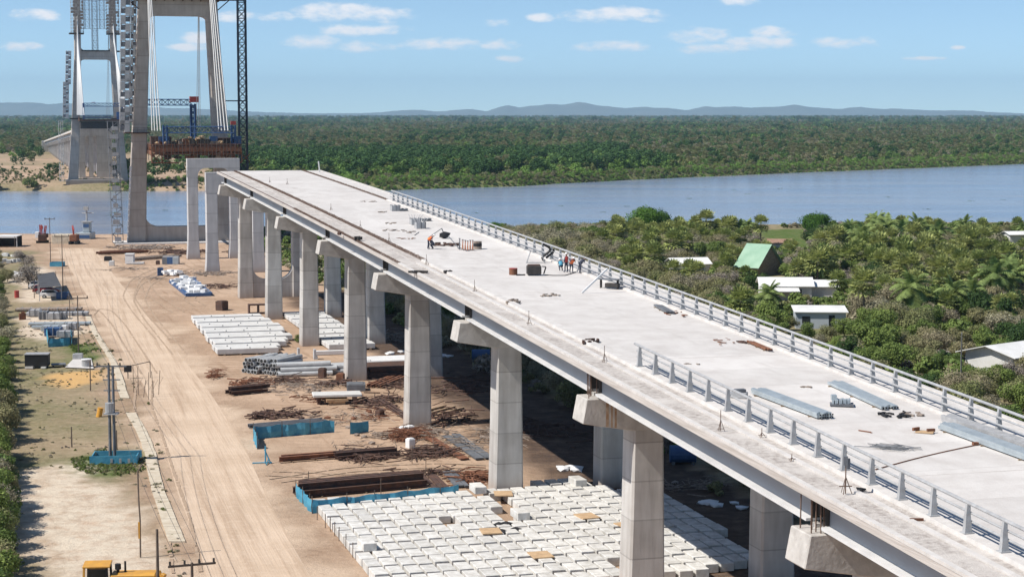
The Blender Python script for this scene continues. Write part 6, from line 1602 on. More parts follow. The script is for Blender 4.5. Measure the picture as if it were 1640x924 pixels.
q = P2(27, 477); m = MB(); m.tube(q, q + Vector((0, 0, 1.2)), .42, n=12); m.tube(q + Vector((0, 0, 1.2)), q + Vector((0, 0, 1.26)), .45, n=12); tag(m.build('drum', 'redpaint', origin=q), 'dark red drum on the grass left of the cars', 'drum')
q = P2(36, 512); m = MB(); m.box(q + Vector((0, 0, .5)), (1.0, .8, 1.0), .4); m.box(q + Vector((.1, 0, 1.1)), (.5, .5, .3), .2); tag(m.build('crate', 'rust', origin=q), 'rusty red box on the grass left of the grey panels', 'box')
q = P2(205, 606); m = MB(); m.box(q + Vector((0, 0, 1.2)), (.9, .3, .8), .1); m.tube(q, q + Vector((0, 0, .9)), .05); m.tube(q + Vector((.5, 0, 1.6)), q + Vector((2.6, .6, 2.0)), .05); m.tube(q + Vector((2.6, .6, 2.0)), q + Vector((2.6, .6, 0)), .04); tag(m.build('signal_box', 'black', origin=q), 'small black board on a post beside the footpath and road', 'signboard')
for k in range(6):
    q = P2(214 + k * 8, 640 - abs(k - 3) * 4); m = MB(); m.tube(q, q + Vector((random.uniform(-.3, .3), .2, random.uniform(1.6, 3.2))), .035, n=4); m.tube(q + Vector((0, 0, 1)), q + Vector((.5, .2, 2)), .02, n=3); tag(m.build('dry_stalk', 'pole', origin=q), 'tall dry brown stalk on the verge between footpath and road', 'dry stalk', 'dry stalks on the road verge')
# grey stacked formwork panels
for k, (px, py, w, d, h, mt, lab) in enumerate(((76, 499, 12, 2.2, .35, 'rubble', 'long grey steel panel, farthest of the grey stacks'), (90, 507, 11, 1.8, .5, 'galv', 'second long grey panel in the grey stacks'), (55, 508, 2.2, 1.6, 1.0, 'galv', 'small grey box left end of the grey stacks'), (68, 513, 1.6, 1.8, 1.2, 'greysteel', 'dark grey cabinet in the grey stacks'), (85, 513, 2.6, 1.6, 1.0, 'galv', 'pale grey basket in the middle of the grey stacks'), (99, 512, 1.6, 1.4, 1.0, 'galv', 'pale grey crate right of the basket in the grey stacks'), (94, 522, 10.5, 1.4, .35, 'galvb', 'long blue grey steel bundle across the grey stacks'), (88, 527, 8, 1.0, .3, 'galvb', 'second blue grey steel bundle in the grey stacks'), (80, 532, 3.2, 1.6, .8, 'galvb', 'blue grey frames left front of the grey stacks'), (97, 531, 2.2, 1.4, .7, 'white', 'white crate front of the grey stacks'), (114, 529, 2.0, 1.2, .9, 'galv', 'grey crate at the right front of the grey stacks'), (84, 540, 2.8, 1.4, 1.2, 'blue', 'dark blue box next to the blue netting'), (103, 542, 2.6, 1.4, .9, 'galv', 'light grey frames inside the blue netting'))):
    q = P2(px, py); root = thing('formwork_stack' if w > 5 else 'crate', tuple(q), lab, 'steel panel' if w > 5 else 'crate', 'grey formwork stacks on the left plot'); m = MB(); m.box(q + Vector((0, d / 2, h / 2 + .15)), (w * .88, d, h), ROT * .4); m.build('body', mt, root, bevel=.04)
    m = MB()
    for a in np.linspace(-.42, .42, max(3, int(w / 1.6))): m.box(q + Vector((w * .88 * a, d / 2 - .05, h / 2 + .16)), (.09, d + .12, h + .08), ROT * .4)
    m.build('rib', 'galv' if mt != 'galv' else 'greysteel', root)
net_fence('net_fence', [(76, 540), (78, 556), (114, 554), (114, 540)], 1.25, 'low blue netting pen at the front of the grey stacks')
# shade roof + cars
q = P2(77, 462)
def canopy_roof():
    root = thing('shade_roof', tuple(q), 'dark grey shade net roof on posts above the parked cars', 'shade roof'); c = [P2(59, 440, 2.6), P2(87, 436, 2.6), P2(98, 458, 2.4), P2(63, 460, 2.4)]
    m = MB(); m.hexa([tuple(p) for p in (c[3], c[2], c[1], c[0])] + [tuple(p + Vector((0, 0, .08))) for p in (c[3], c[2], c[1], c[0])]); m.build('net', 'roofd', root)
    for p in c + [(c[0] + c[3]) / 2, (c[1] + c[2]) / 2]: m = MB(); m.tube((p.x, p.y, -.2), (p.x, p.y, p.z), .07, n=6); m.build('post', 'galv', root)
    m = MB(); m.tube(c[0], c[1], .06); m.tube(c[3], c[2], .06); m.build('rail', 'galv', root)
canopy_roof()
def car(px, py, yaw, mt, label, L_=4.2, w=1.75, h=1.48, cat='car', suv=False):
    q = P2(px, py); root = thing('parked_car', tuple(q), label, cat, 'cars parked by the shade roof'); ca, sa = math.cos(yaw), math.sin(yaw)
    def T_(x, y, z): return (q.x + x * ca - y * sa, q.y + x * sa + y * ca, z)
    side = [(-L_ / 2, .35), (-L_ / 2 + .05, .85), (-L_ * .36, .98), (L_ * .18, .98), (L_ * .42, .86), (L_ / 2, .66), (L_ / 2, .33)]
    m = MB(); m.prism(side, lambda x, z: T_(x, -w / 2, z), lambda x, z: T_(x, w / 2, z)); m.build('body', mt, root, bevel=.06)
    cab = [(-L_ * .47, .95), (-L_ * .40, h - .05), (-L_ * .1, h), (L_ * .06, h - .04), (L_ * .24, .95)]
    m = MB(); m.prism(cab, lambda x, z: T_(x, -w / 2 + .12 + (z - .95) * .2, z), lambda x, z: T_(x, w / 2 - .12 - (z - .95) * .2, z)); m.build('roof', mt, root, bevel=.05)
    gl = [(-L_ * .44, 1.0), (-L_ * .39, h - .14), (L_ * .05, h - .12), (L_ * .2, 1.0)]
    m = MB(); m.prism(gl, lambda x, z: T_(x, -w / 2 + .10 + (z - .95) * .2, z), lambda x, z: T_(x, w / 2 - .10 - (z - .95) * .2, z)); m.build('window', 'glass', root)
    for sx in (-.31, .31):
        for sy in (-1, 1):
            m = MB(); m.tube(T_(L_ * sx, sy * (w / 2 - .2), .33), T_(L_ * sx, sy * (w / 2 + .02), .33), .33, n=14); wo = m.build('wheel', 'tyre', root); m = MB(); m.tube(T_(L_ * sx, sy * (w / 2), .33), T_(L_ * sx, sy * (w / 2 + .035), .33), .19, n=10); m.build('rim', 'galv', wo)
    for sy in (-1, 1):
        m = MB(); c = T_(L_ * .47, sy * w * .36, .68); m.box(c, (.18, .34, .14), yaw); m.build('headlight', 'galv', root)
car(84, 477, .12, 'carwhite', 'white hatchback parked nearest the camera beside the shade roof')
car(75, 470, .05, 'carred', 'dark red car behind the white hatchback', L_=4.8, h=1.6)
car(66, 462.5, .02, 'carwhite', 'pale car mostly hidden behind the red car', L_=4.2)
q = P2(99, 479); m = MB(); m.box(q + Vector((0, .6, .55)), (2.0, 1.3, 1.0), .1); m.box(q + Vector((0, .6, 1.1)), (2.1, 1.4, .1), .1); tag(m.build('skip', 'blue', origin=q, bevel=.03), 'dark blue box at the foot of the wide crossarm pole', 'skip')
q = P2(90, 427); r = thing('net_enclosure', tuple(q), 'small teal netting enclosure at the foot of the river landing pole', 'enclosure'); m = MB()
for a in (-.1, 2.3): m.box(q + Vector((0, a, .45)), (2.4 * 1.1, .06, .9), .05)
for a in (-1.3, 1.3): m.box(q + Vector((a, 1.1, .45)), (.06, 2.3, .9), .05)
m.build('netting', 'bluenet', r)
# white debris by the hedge
for k, (px, py, w) in enumerate(((22, 411, 5), (14, 420, 4), (35, 440, 4), (25, 443, 3))):
    q = P2(px, py); m = MB(); [m.box(q + Vector((random.uniform(-w / 2, w / 2), random.uniform(-1.5, 1.5), .3)), (random.uniform(.8, 1.8), 1, random.uniform(.4, .9)), random.uniform(0, 3)) for i in range(5)]; tag(m.build('rubble_pile', 'panel', origin=q), ['white rubble pile beside the open shed', 'grey white rubble against the hedge near the open shed', 'white rubble behind the lone grey tree', 'white bags left of the lone grey tree'][k], 'rubble')
q = P2(11, 396); r = thing('open_shed', tuple(q), 'open shed with white roof at the river edge, far left', 'shed')
m = MB(); m.box(q + Vector((-.2, 3, 2.6)), (5.2, 5.5, .14)); m.box(q + Vector((-.2, .3, 2.4)), (5.2, .08, .35)); m.build('roof', 'roofw', r)
m = MB(); m.box(q + Vector((-.2, 5.2, 1.2)), (5, .15, 2.5)); m.box(q + Vector((-2.7, 3, 1.2)), (.15, 4.6, 2.5)); m.build('wall', 'dark', r)
for a in (-2.6, 2.3): m = MB(); m.tube(q + Vector((a, .5, -.2)), q + Vector((a, .5, 2.5)), .08); m.build('post', 'white', r)
# river landing: block wall, drill rig, pusher boat
for k in range(6):
    px = 85 + k * 5.3; q = P2(px, 391.5); m = MB(); m.box(q + Vector((0, 3, 1.1)), (.93, 5.5, 2.3 + .1 * (k % 2))); tag(m.build('barrier_block', 'path', origin=q, bevel=.05), ['leftmost', 'second', 'third', 'fourth', 'fifth', 'rightmost'][k] + ' tan concrete block of the quay wall at the landing', 'quay block', 'tan quay wall blocks at the river landing')
q = P2(64, 390); r = thing('drilling_rig', tuple(q), 'red and white machine at the water edge left of the quay wall', 'construction machine'); m = MB(); m.box(q + Vector((.4, 1, 1.4)), (2.0, 3, 1.6), .2); m.box(q + Vector((1.1, 1, 1.9)), (1.4, 1.2, 1.0), .5); m.build('body', 'rustd', r, bevel=.08)
m = MB(); m.box(q + Vector((-.7, .6, 2.1)), (.9, 1.4, 1.5)); m.build('cab', 'white', r, bevel=.06); m = MB(); lattice(m, q + Vector((.1, 1, 2)), q + Vector((0, 1, 4.6)), .5, .7, .06, .04); lattice(m, q + Vector((.9, 1, 2)), q + Vector((1.3, 1, 4.4)), .4, .7, .06, .04); m.box(q + Vector((.3, 1, 3.9)), (.5, .6, .8)); m.build('mast', 'redpaint', r)
m = MB(); [m.box(q + Vector((.4, 1 + a, .35)), (2.6, .5, .7), .2) for a in (-1, 1)]; m.build('track', 'tyre', r)
q = Vector((P2(130, 384, 0).x, P2(130, 384, 0).y + 2, -3.6))
r = thing('pusher_boat', tuple(q), 'dark hulled river pusher boat with white wheelhouse and mast at the landing', 'boat')
def T_(x, y, z): return (q.x + x, q.y + y, q.z + z)
m = MB(); m.loft([[T_(x * (1 - .0), y, z) for x, y in ((-4.2, -6), (4.2, -6), (5.0, -4), (5.0, 8), (3.4, 12), (-3.4, 12), (-5.0, 8), (-5.0, -4))] for z in (-.4,)] + [[T_(x * 1.06, y * 1.03, z) for x, y in ((-4.2, -6), (4.2, -6), (5.0, -4), (5.0, 8), (3.4, 12), (-3.4, 12), (-5.0, 8), (-5.0, -4))] for z in (2.9,)]); m.build('hull', 'navy', r)
m = MB(); m.box(T_(.3, 2, 4.1), (3.6, 6, 2.3)); m.box(T_(.7, 2, 6.6), (1.7, 2.6, 2.6)); m.build('deckhouse', 'galvb', r, bevel=.08)
m = MB(); m.box(T_(.3, -1.03, 4.3), (3.2, .06, .8)); m.box(T_(.7, .67, 7.0), (1.5, .06, .8)); m.build('window', 'blue', r)
m = MB(); m.box(T_(.7, 2, 8.0), (2.6, 3.0, .2)); m.tube(T_(.6, 2, 8.0), T_(.6, 2, 11.8), .25, .18); m.tube(T_(-.6, 2, 10.2), T_(2.4, 2, 10.2), .12); m.box(T_(.5, 2, 11.4), (1.2, .8, 1.0)); m.build('mast', 'galv', r)
q2 = P2(117, 392); r = thing('excavator', tuple(q2), 'reddish brown machine with upright arm between quay wall and boat', 'construction machine'); m = MB(); m.box(q2 + Vector((0, 1.5, 1.6)), (1.8, 3, 1.6)); m.build('body', 'rust', r, bevel=.08); m = MB(); [m.box(q2 + Vector((a, 1.5, .4)), (.5, 3.6, .8)) for a in (-.8, .8)]; m.build('track', 'tyre', r); m = MB(); m.tube(q2 + Vector((0, 1, 2.2)), q2 + Vector((-.2, .8, 4.6)), .22); m.tube(q2 + Vector((-.2, .8, 4.6)), q2 + Vector((.4, -.4, 3.6)), .15); m.build('arm', 'redpaint', r)
# yellow motor grader at the bottom edge
def grader():
    z0 = 0; q = P2(160, 1010); r = thing('motor_grader', tuple(q), 'yellow road machine with glazed cab and exhaust at the bottom left edge', 'road machine', None)
    c = P2(156, 903, 3.15)          # cab roof centre
    X, Y = c.x, c.y
    def T_(x, y, z): return (X + x, Y + y, z)
    m = MB(); m.box(T_(0, 0, 3.15), (1.75, 1.7, .12), .12); m.build('cab_roof', 'yellow', r, bevel=.03)
    for i, (x, y) in enumerate(((-.75, -.7), (.75, -.6), (.72, .75), (-.78, .7))): m = MB(); m.bar(T_(x * 1.02, y, 1.5), T_(x * .95, y * .95, 3.1), .13); m.build('cab_post', 'yellow' if i == 0 else 'black', r)
    m = MB(); m.box(T_(0, 0, 1.25), (1.7, 1.6, .5), .12); m.box(T_(-1.5, -.2, 1.5), (1.3, .9, .8), .12); m.build('platform', 'yellow', r, bevel=.05)
    m = MB(); m.box(T_(.05, .1, 2.3), (1.15, 1.0, 1.2), .12); m.build('cab_glass', 'glass', r)
    m = MB(); m.box(T_(2.35, .1, 1.95), (2.9, 1.35, 1.3), .06); m.build('hood', 'yellow', r, bevel=.08)
    m = MB()
    for k in range(6): m.box(T_(1.6 + k * .28, -.6, 1.75), (.1, .06, .8), .06)
    m.build('grille', 'black', r)
    m = MB(); m.tube(T_(1.3, .1, 2.3), T_(1.3, .1, 2.85), .1); m.tube(T_(1.3, .1, 2.8), T_(1.3, .1, 3.15), .2); m.build('air_filter', 'black', r)
    m = MB(); m.tube(T_(1.75, .2, 2.3), T_(1.75, .2, 3.3), .07, n=8); m.build('exhaust', 'black', r)
    m = MB(); m.bar(T_(3.85, .1, 1.3), T_(4.3, -.1, 2.55), .3); m.bar(T_(3.85, .5, 2.6), T_(4.5, -.1, .9), .22); m.box(T_(4.7, -.2, .7), (.5, 2.4, 1.2), .2); m.build('ripper', 'yellow', r, bevel=.03)
    for x in (-1.2, 1.9, 3.3):
        for y in (-1, 1): m = MB(); m.tube(T_(x, y * .75, .62), T_(x, y * 1.1, .62), .62, n=18); wo = m.build('wheel', 'tyre', r); m = MB(); m.tube(T_(x, y * 1.0, .62), T_(x, y * 1.14, .62), .3, n=12); m.build('rim', 'yellow', wo)
grader()
# things between the road and the tower
q = P2(206, 424); r = thing('site_cabin', tuple(q), 'small white cabin on the sand in front of the near tower', 'cabin'); m = MB(); m.box(q + Vector((0, 1.5, 1.15)), (1.7, 2.4, 2.0), .05); m.build('wall', 'white', r); m = MB(); m.box(q + Vector((0, 1.5, 2.22)), (1.9, 2.6, .12), .05); m.build('roof', 'roofw', r); m = MB(); m.box(q + Vector((2.0, .6, .35)), (2.4, 1.2, .4)); m.build('step', 'panel', r)
for k, (px, py, w, h, mt, lab) in enumerate(((172, 418, 1.6, .9, 'black', 'small black box on the sand left of the white cabin'), (178, 426, 1.1, 1.0, 'panel', 'pale box in front of the black box'), (252, 424, .8, .8, 'rustd', 'dark box on the sand left of the blue containers'))):
    q = P2(px, py); m = MB(); m.box(q + Vector((0, .6, h / 2)), (w, 1.1, h), .1); m.box(q + Vector((0, .6, h + .04)), (w * .8, .9, .08), .1); tag(m.build('crate', mt, origin=q, bevel=.04), lab, 'box')
for k, (px, mt, lab) in enumerate(((264, 'greysteel', 'dark grey tank at the left of the container row'), (272, 'blue', 'dark blue container in the middle of the row'), (281, 'galvb', 'light blue container at the right of the row'))):
    q = P2(px, 424); r = thing('container', tuple(q), lab, 'container', 'containers in front of the far portal'); m = MB(); m.box(q + Vector((0, 1, .85)), (1.25, 2.2, 1.5), .05); m.build('body', mt, r, bevel=.05); m = MB(); m.box(q + Vector((0, 1, 1.66)), (1.05, 2.0, .1), .05); m.build('lid', 'galv', r)
q = P2(256, 442); m = MB(); m.box(q + Vector((0, 0, .85)), (1.0, .12, 1.6), .6); m.box(q + Vector((.35, .5, .85)), (.12, 1.0, 1.6), .6); tag(m.build('panel_screen', 'blue', origin=q), 'upright blue folded panel left of the white heap', 'screen')
q = P2(276, 442); m = MB(); rr = random.Random(6)
for k in range(18): m.box(q + Vector((rr.uniform(-1.6, 2.4), rr.uniform(-1.5, 2), rr.uniform(.2, 1.0))), (rr.uniform(.5, 1.6), rr.uniform(.4, 1), rr.uniform(.2, .7)), rr.uniform(0, 3))
tag(m.build('material_heap', 'white', origin=q), 'heap of white and grey packages right of the blue panel', 'material heap')
r = thing('material_tray', tuple(P2(300, 462)), 'long blue edged tray full of white bundles on the sand', 'material tray')
c = [P2(273, 453), P2(300, 475), P2(338, 474), P2(308, 449)]; m = MB()
for a, b in zip(c, c[1:] + c[:1]): m.bar(a + Vector((0, 0, .3)), b + Vector((0, 0, .3)), .55)
m.build('rim', 'blue', r); m = MB(); m.hexa([tuple(p + Vector((0, 0, .02))) for p in c] + [tuple(p + Vector((0, 0, .3))) for p in c]); m.build('base', 'white', r)
m = MB(); rr = random.Random(8)
for k in range(34):
    t, w = rr.random(), rr.random(); p = (c[0].lerp(c[1], t)).lerp(c[3].lerp(c[2], t), w); m.box(p + Vector((0, 0, rr.uniform(.4, .9))), (rr.uniform(.5, 1.4), rr.uniform(.4, 1.6), rr.uniform(.2, .6)), rr.uniform(0, 3))
m.build('bundle', 'white', r)
for k, (px, py, w, lab) in enumerate(((910, 753, 2.2, 'small pale sheet in the shade left of the second pier'), (1165, 810, 4.0, 'bluish white sheet in the shade right of the block field'), (1262, 860, 2.2, 'crumpled pale sheet in the shade near the bottom right cap'), (712, 572, 1.8, 'white bag in the shade behind the fourth pier leg'), (632, 566, 2.2, 'white wrapped bundle in the shade right of the white pipes'))):
    q = P2(px, py); m = MB(); rr = random.Random(k)
    for i in range(5): m.blob(q + Vector((rr.uniform(-w / 2, w / 2), rr.uniform(-1.2, 1.2), .12)), rr.uniform(.4, .9), i, flat=.35)
    tag(m.build('plastic_sheet', 'white', origin=q), lab, 'plastic sheet')
for k, (px, py, lab) in enumerate(((768, 580, 'blue tank in the deep shade behind the fourth pier'), (640, 500, 'blue container in the shade between the sixth pier legs'), (1090, 742, 'blue drum stack in the shade right of the big leg'))):
    q = P2(px, py); r = thing('tank', tuple(q), lab, 'tank', 'blue containers under the bridge'); m = MB(); m.tube(q + Vector((-1, 0, .9)), q + Vector((1.4, 0, .9)), .8, n=14); m.build('barrel', 'blue', r, smooth=False); m = MB(); [m.box(q + Vector((a, 0, .12)), (.25, 1.4, .3)) for a in (-.7, 1.1)]; m.build('cradle', 'greysteel', r)
for k, (px, py) in enumerate(((592, 480), (640, 505))):
    pass

# ------------------------------------------------------------------ people
def person(base, yaw, label, top='orange', pose='stand', helmet='white', z=None, name='person'):
    b = Vector(base); root = thing('person', tuple(b), label, 'person', 'site workers'); bend = {'stand': 0, 'bend': .9, 'crouch': .75}[pose]; hip = .92 if pose != 'crouch' else .48
    ca, sa = math.cos(yaw), math.sin(yaw)
    def T_(x, y, z): return Vector((b.x + x * ca - y * sa, b.y + x * sa + y * ca, b.z + z))
    def up(l, y=0, fx=0): return (math.sin(bend) * l + fx, y, hip + math.cos(bend) * l)
    joints = {'pel': ((0, 0, hip), .14), 'waist': (up(.18), .12), 'chest': (up(.4), .145), 'neck': (up(.56), .055), 'head0': (up(.62), .085), 'head': (up(.74), .10), 'headt': (up(.82), .07)}
    for sg, n in ((1, 'l'), (-1, 'r')):
        joints['sh' + n] = (up(.50, .17 * sg), .065); joints['el' + n] = (up(.27, .23 * sg, .10 if bend else .02), .045); joints['wr' + n] = (up(.05 if not bend else .12, .22 * sg, .30 if bend else .08), .035); joints['ha' + n] = (up(-.04 if not bend else .06, .21 * sg, .38 if bend else .10), .04)
        joints['hp' + n] = ((0, .09 * sg, hip - .04), .10); 
        if pose == 'crouch': joints['kn' + n] = ((.38, .13 * sg, .48), .075); joints['an' + n] = ((.08, .12 * sg, .08), .05)
        else: joints['kn' + n] = ((.03 + .05 * sg, .10 * sg, .48), .07); joints['an' + n] = ((-.02 + .08 * sg, .11 * sg, .08), .05)
        a = joints['an' + n][0]; joints['ft' + n] = ((a[0] + .18, a[1], .045), .045)
    E_ = [('pel', 'waist'), ('waist', 'chest'), ('chest', 'neck'), ('neck', 'head0'), ('head0', 'head'), ('head', 'headt')]
    for n in 'lr': E_ += [('chest', 'sh' + n), ('sh' + n, 'el' + n), ('el' + n, 'wr' + n), ('wr' + n, 'ha' + n), ('pel', 'hp' + n), ('hp' + n, 'kn' + n), ('kn' + n, 'an' + n), ('an' + n, 'ft' + n)]
    names = list(joints); me = bpy.data.meshes.new('body'); o = bpy.data.objects.new('body', me); COL.objects.link(o)
    me.from_pydata([tuple(T_(*joints[n][0]) - b) for n in names], [(names.index(a), names.index(c)) for a, c in E_], [])
    sk = o.modifiers.new('s', 'SKIN'); ss = o.modifiers.new('u', 'SUBSURF'); ss.levels = 1; ss.render_levels = 1
    for i, n in enumerate(names): r_ = joints[n][1]; me.skin_vertices[0].data[i].radius = (r_, r_); me.skin_vertices[0].data[i].use_root = (n == 'pel')
    dg = bpy.context.evaluated_depsgraph_get(); nm = bpy.data.meshes.new_from_object(o.evaluated_get(dg)); o.modifiers.clear(); o.data = nm
    nm.materials.clear(); nm.materials.append(M['cloth']); nm.materials.append(M['skin'])
    hd = T_(*joints['head'][0]) - b; hands = [T_(*joints['ha' + n][0]) - b for n in 'lr']
    for p in nm.polygons:
        p.use_smooth = True
        if (p.center - hd).length < .17 or min((p.center - h_).length for h_ in hands) < .075: p.material_index = 1
    o.parent = root; ORG[o] = b
    m = MB()
    rings = []
    for l, rx, ry in ((.0, .155, .19), (.2, .145, .18), (.42, .165, .215), (.52, .11, .17)):
        c = up(l); rings.append([T_(c[0] + math.cos(t) * rx * math.cos(bend), c[1] + math.sin(t) * ry, c[2] - math.cos(t) * rx * math.sin(bend)) for t in [i * math.pi / 5 for i in range(10)]])
    m.loft([[tuple(p) for p in r_] for r_ in rings]); m.build('vest', top, root, smooth=True)
    c = T_(*up(.80)); m = MB(); n = 10
    ringz = []
    for dz, rr_ in ((-.02, .15), (.0, .13), (.06, .115), (.11, .06)): ringz.append([(c.x + math.cos(i * 2 * math.pi / n) * rr_, c.y + math.sin(i * 2 * math.pi / n) * rr_, c.z + dz) for i in range(n)])
    m.loft(ringz); m.build('helmet', helmet, root, smooth=True)
    return root
def D(px, py, off=.45):
    s, v, z = ondeck(px, py, off); x, y, _ = W(s, v); return Vector((x, y, zb(s) + off))
person(D(686, 399), .2, 'worker in orange vest bending over in the middle of the deck', 'orange', 'bend')
person(D(695, 399), 2.9, 'worker in dark clothes crouching beside the orange vested one', 'cloth', 'crouch', 'yellow')
person(D(899, 434), 1.8, 'worker in blue green clothes crouching at the right railing', 'bluenet', 'crouch')
person(D(907, 436), 2.4, 'worker in red vest standing at the right railing', 'redpaint', 'stand')
person(D(915, 437), -1.2, 'worker in orange trousers bending beside the red vested one', 'orange', 'bend', 'white')
person(D(929, 438), .6, 'worker in dark clothes at the railing left of the leaning pole', 'cloth', 'bend', 'black')
person(P2(311, 412), .5, 'worker in orange at the foot of the far portal, left one', 'orange', 'stand')
person(P2(317, 412), 2.0, 'worker in orange at the foot of the far portal, right one', 'orange', 'bend')

# ------------------------------------------------------------------ things on the deck
YAWU = TH + math.pi / 2
def deckthing(name, px, py, label, cat, group=None, off=.45):
    p = D(px, py, off); return p, thing(name, tuple(p), label, cat, group)
for k, (px, py, lab) in enumerate(((741, 400, 'leftmost orange and grey prop of the row on the deck'), (745, 401, 'second orange prop of the row on the deck'), (749, 402, 'third orange prop of the row on the deck'), (753, 401, 'fourth orange prop of the row on the deck'), (757, 401, 'rightmost orange prop of the row on the deck'), (736, 398, 'grey prop standing just left of the orange row'))):
    p, r = deckthing('steel_prop', px, py, lab, 'prop', 'props standing in the middle of the deck'); m = MB(); m.tube(p, p + Vector((0, 0, .5)), .075); m.tube(p + Vector((0, 0, .5)), p + Vector((.03, 0, 1.0)), .05); m.build('shaft', 'prop' if k < 5 else 'greysteel', r); m = MB(); m.box(p + Vector((0, 0, 1.03)), (.2, .2, .06)); m.box(p + Vector((0, 0, .03)), (.4, .4, .05)); m.build('plate', 'greysteel', r)
p, r = deckthing('drum', 765, 399, 'short black drum right of the orange props', 'drum'); m = MB(); m.tube(p, p + Vector((0, 0, .8)), .42, n=14); m.build('barrel', 'rubble', r); m = MB(); m.tube(p + Vector((0, 0, .3)), p + Vector((0, 0, .6)), .44, n=14); m.build('band', 'black', r)
p, r = deckthing('barrel', 822, 440, 'small rusty red barrel standing on the deck', 'barrel'); m = MB(); m.tube(p, p + Vector((0, 0, .55)), .38, n=14); m.build('drum', 'rust', r); m = MB(); m.tube(p + Vector((0, 0, .55)), p + Vector((0, 0, .6)), .4, n=14); m.build('rim', 'redpaint', r)
p, r = deckthing('generator', 855, 441, 'dark boxy generator with a cable on the deck', 'generator'); m = MB(); m.box(p + Vector((0, 0, .5)), (1.3, .9, .8), .1); m.build('body', 'dark', r, bevel=.06); m = MB(); m.box(p + Vector((0, 0, .95)), (1.1, .75, .08), .1); m.build('lid', 'rustd', r)
m = MB(); m.tube(p + Vector((.9, .2, .1)), p + Vector((1.1, .2, .75)), .06); m.tube(p + Vector((1.1, .2, .75)), p + Vector((.75, .2, .8)), .05); m.tube(p + Vector((-.8, -.1, .06)), p + Vector((-1.6, -.3, .04)), .07); m.build('handle', 'black', r)
m = MB(); m.poly([p + Vector((1.0, .1, .05)), D(885, 441, .49), D(905, 441, .49), D(922, 436, .49)], .035, 4); tag(m.build('cable', 'black', origin=p), 'black cable lying from the generator to the railing', 'cable')
p, r = deckthing('trestle', 858, 422, 'small grey trestle next to the railing holding a black hose', 'trestle'); m = MB()
for a in (-.9, .9): m.tube(p + Vector((a, 0, 0)), p + Vector((a * .55, 0, 1.2)), .05); m.tube(p + Vector((a, .5, 0)), p + Vector((a * .55, 0, 1.2)), .05)
m.tube(p + Vector((-.6, 0, 1.2)), p + Vector((.6, 0, 1.2)), .05); m.tube(p + Vector((-.9, 0, .1)), p + Vector((.9, 0, .1)), .04); m.build('frame', 'galv', r)
p = D(871, 420); pts = [p + Vector((math.sin(t * 1.1) * .55 - .1 + t * .12, 0, 1.75 - t * .33)) for t in np.linspace(0, 5, 14)]; m = MB(); m.poly(pts, .13, 6); m.poly([q + Vector((.35, .1, -.1)) for q in pts[3:11]], .12, 6); tag(m.build('hose', 'black', origin=p), 'thick black hose hanging over the railing to the deck', 'hose')
a = D(932, 470); m = MB(); m.bar(a + Vector((0, 0, .05)), a + Vector((2.2, .8, 2.05)), .13); m.build('x', 'white', origin=a) if False else None
tag(m.build('leaning_plank', 'white', origin=a), 'long white plank leaning up against the right railing', 'plank')
p, r = deckthing('work_table', 975, 462, 'dark low table beside the railing right of the leaning plank', 'table'); m = MB(); m.box(p + Vector((0, 0, .8)), (2.0, .8, .08), -.5); m.build('top', 'greysteel', r)
for a_, b_ in ((-.7, .3), (.7, -.5), (-.6, .6), (.8, -.2)): m = MB(); m.tube(p + Vector((a_, b_, 0)), p + Vector((a_, b_, .8)), .06); m.build('leg', 'dark', r)
m = MB(); m.box(p + Vector((.3, -.2, .3)), (1.2, .5, .35), -.5); m.build('shelf', 'dark', r)
for k, (px, py, lab) in enumerate(((633, 338, 'small grey crate near the start of the right railing'), (665, 360, 'open grey crate on the deck between railing and worker'), (673, 366, 'second open grey crate below the first'), (645, 338, 'low dark pallet right of the small grey crate'), (682, 354, 'low grey pallet right of the open crate'))):
    p, r = deckthing('crate', px, py, lab, 'crate', 'crates on the deck'); m = MB(); h_ = .25 if k > 2 else .7
    m.box(p + Vector((0, 0, h_ / 2)), (1.1, 1.0, h_), .3); m.build('body', 'galv' if k < 3 else 'greysteel', r); m = MB()
    for a_ in (-.5, 0, .5): m.box(p + Vector((a_, 0, h_ / 2 + .04)), (.08, 1.1, h_ + .1), .3)
    m.build('slat', 'greysteel', r)
    if k in (1, 2):
        m = MB()
        for a_ in range(6): m.tube(p + Vector((-.5 + a_ * .2, 0, h_)), p + Vector((-.8 + a_ * .35, .3, h_ + .5)), .03)
        m.build('rod', 'galv', r)
p, r = deckthing('tripod', 709, 382, 'black lump with tripod legs on the deck behind the workers', 'equipment'); m = MB(); m.blob(p + Vector((.2, 0, .35)), .6, 3, flat=.7); m.build('bag', 'black', r); m = MB(); m.tube(p + Vector((-1.6, 0, .05)), p + Vector((-.1, 0, 1.1)), .05); m.tube(p + Vector((.3, .3, .05)), p + Vector((-.1, 0, 1.1)), .05); m.build('leg', 'greysteel', r)
m = MB(); m.poly([p + Vector((.6, 0, .3)), D(735, 398, .6)], .06, 4); m.poly([D(671, 372, .47), D(664, 377, .47)], .05, 4); tag(m.build('pipe', 'greysteel', origin=p), 'thin grey pipe lying from the black lump to the props', 'pipe')
def debris(px, py, w, d, h, mt, label, n=14, yaw=0, kind='scrap'):
    p = D(px, py); m = MB(); rr = random.Random(int(px + py)); 
    for i in range(n):
        c = p + Vector((rr.uniform(-w, w) * .5, rr.uniform(-d, d) * .5, 0)); a = rr.uniform(0, 3); m.box((c.x, c.y, c.z + h / 2 * rr.uniform(.6, 1.2)), (rr.uniform(.15, .45) * (w ** .5), rr.uniform(.06, .2), h * rr.uniform(.5, 1)), a)
    tag(m.build('debris', mt, origin=p), label, kind)
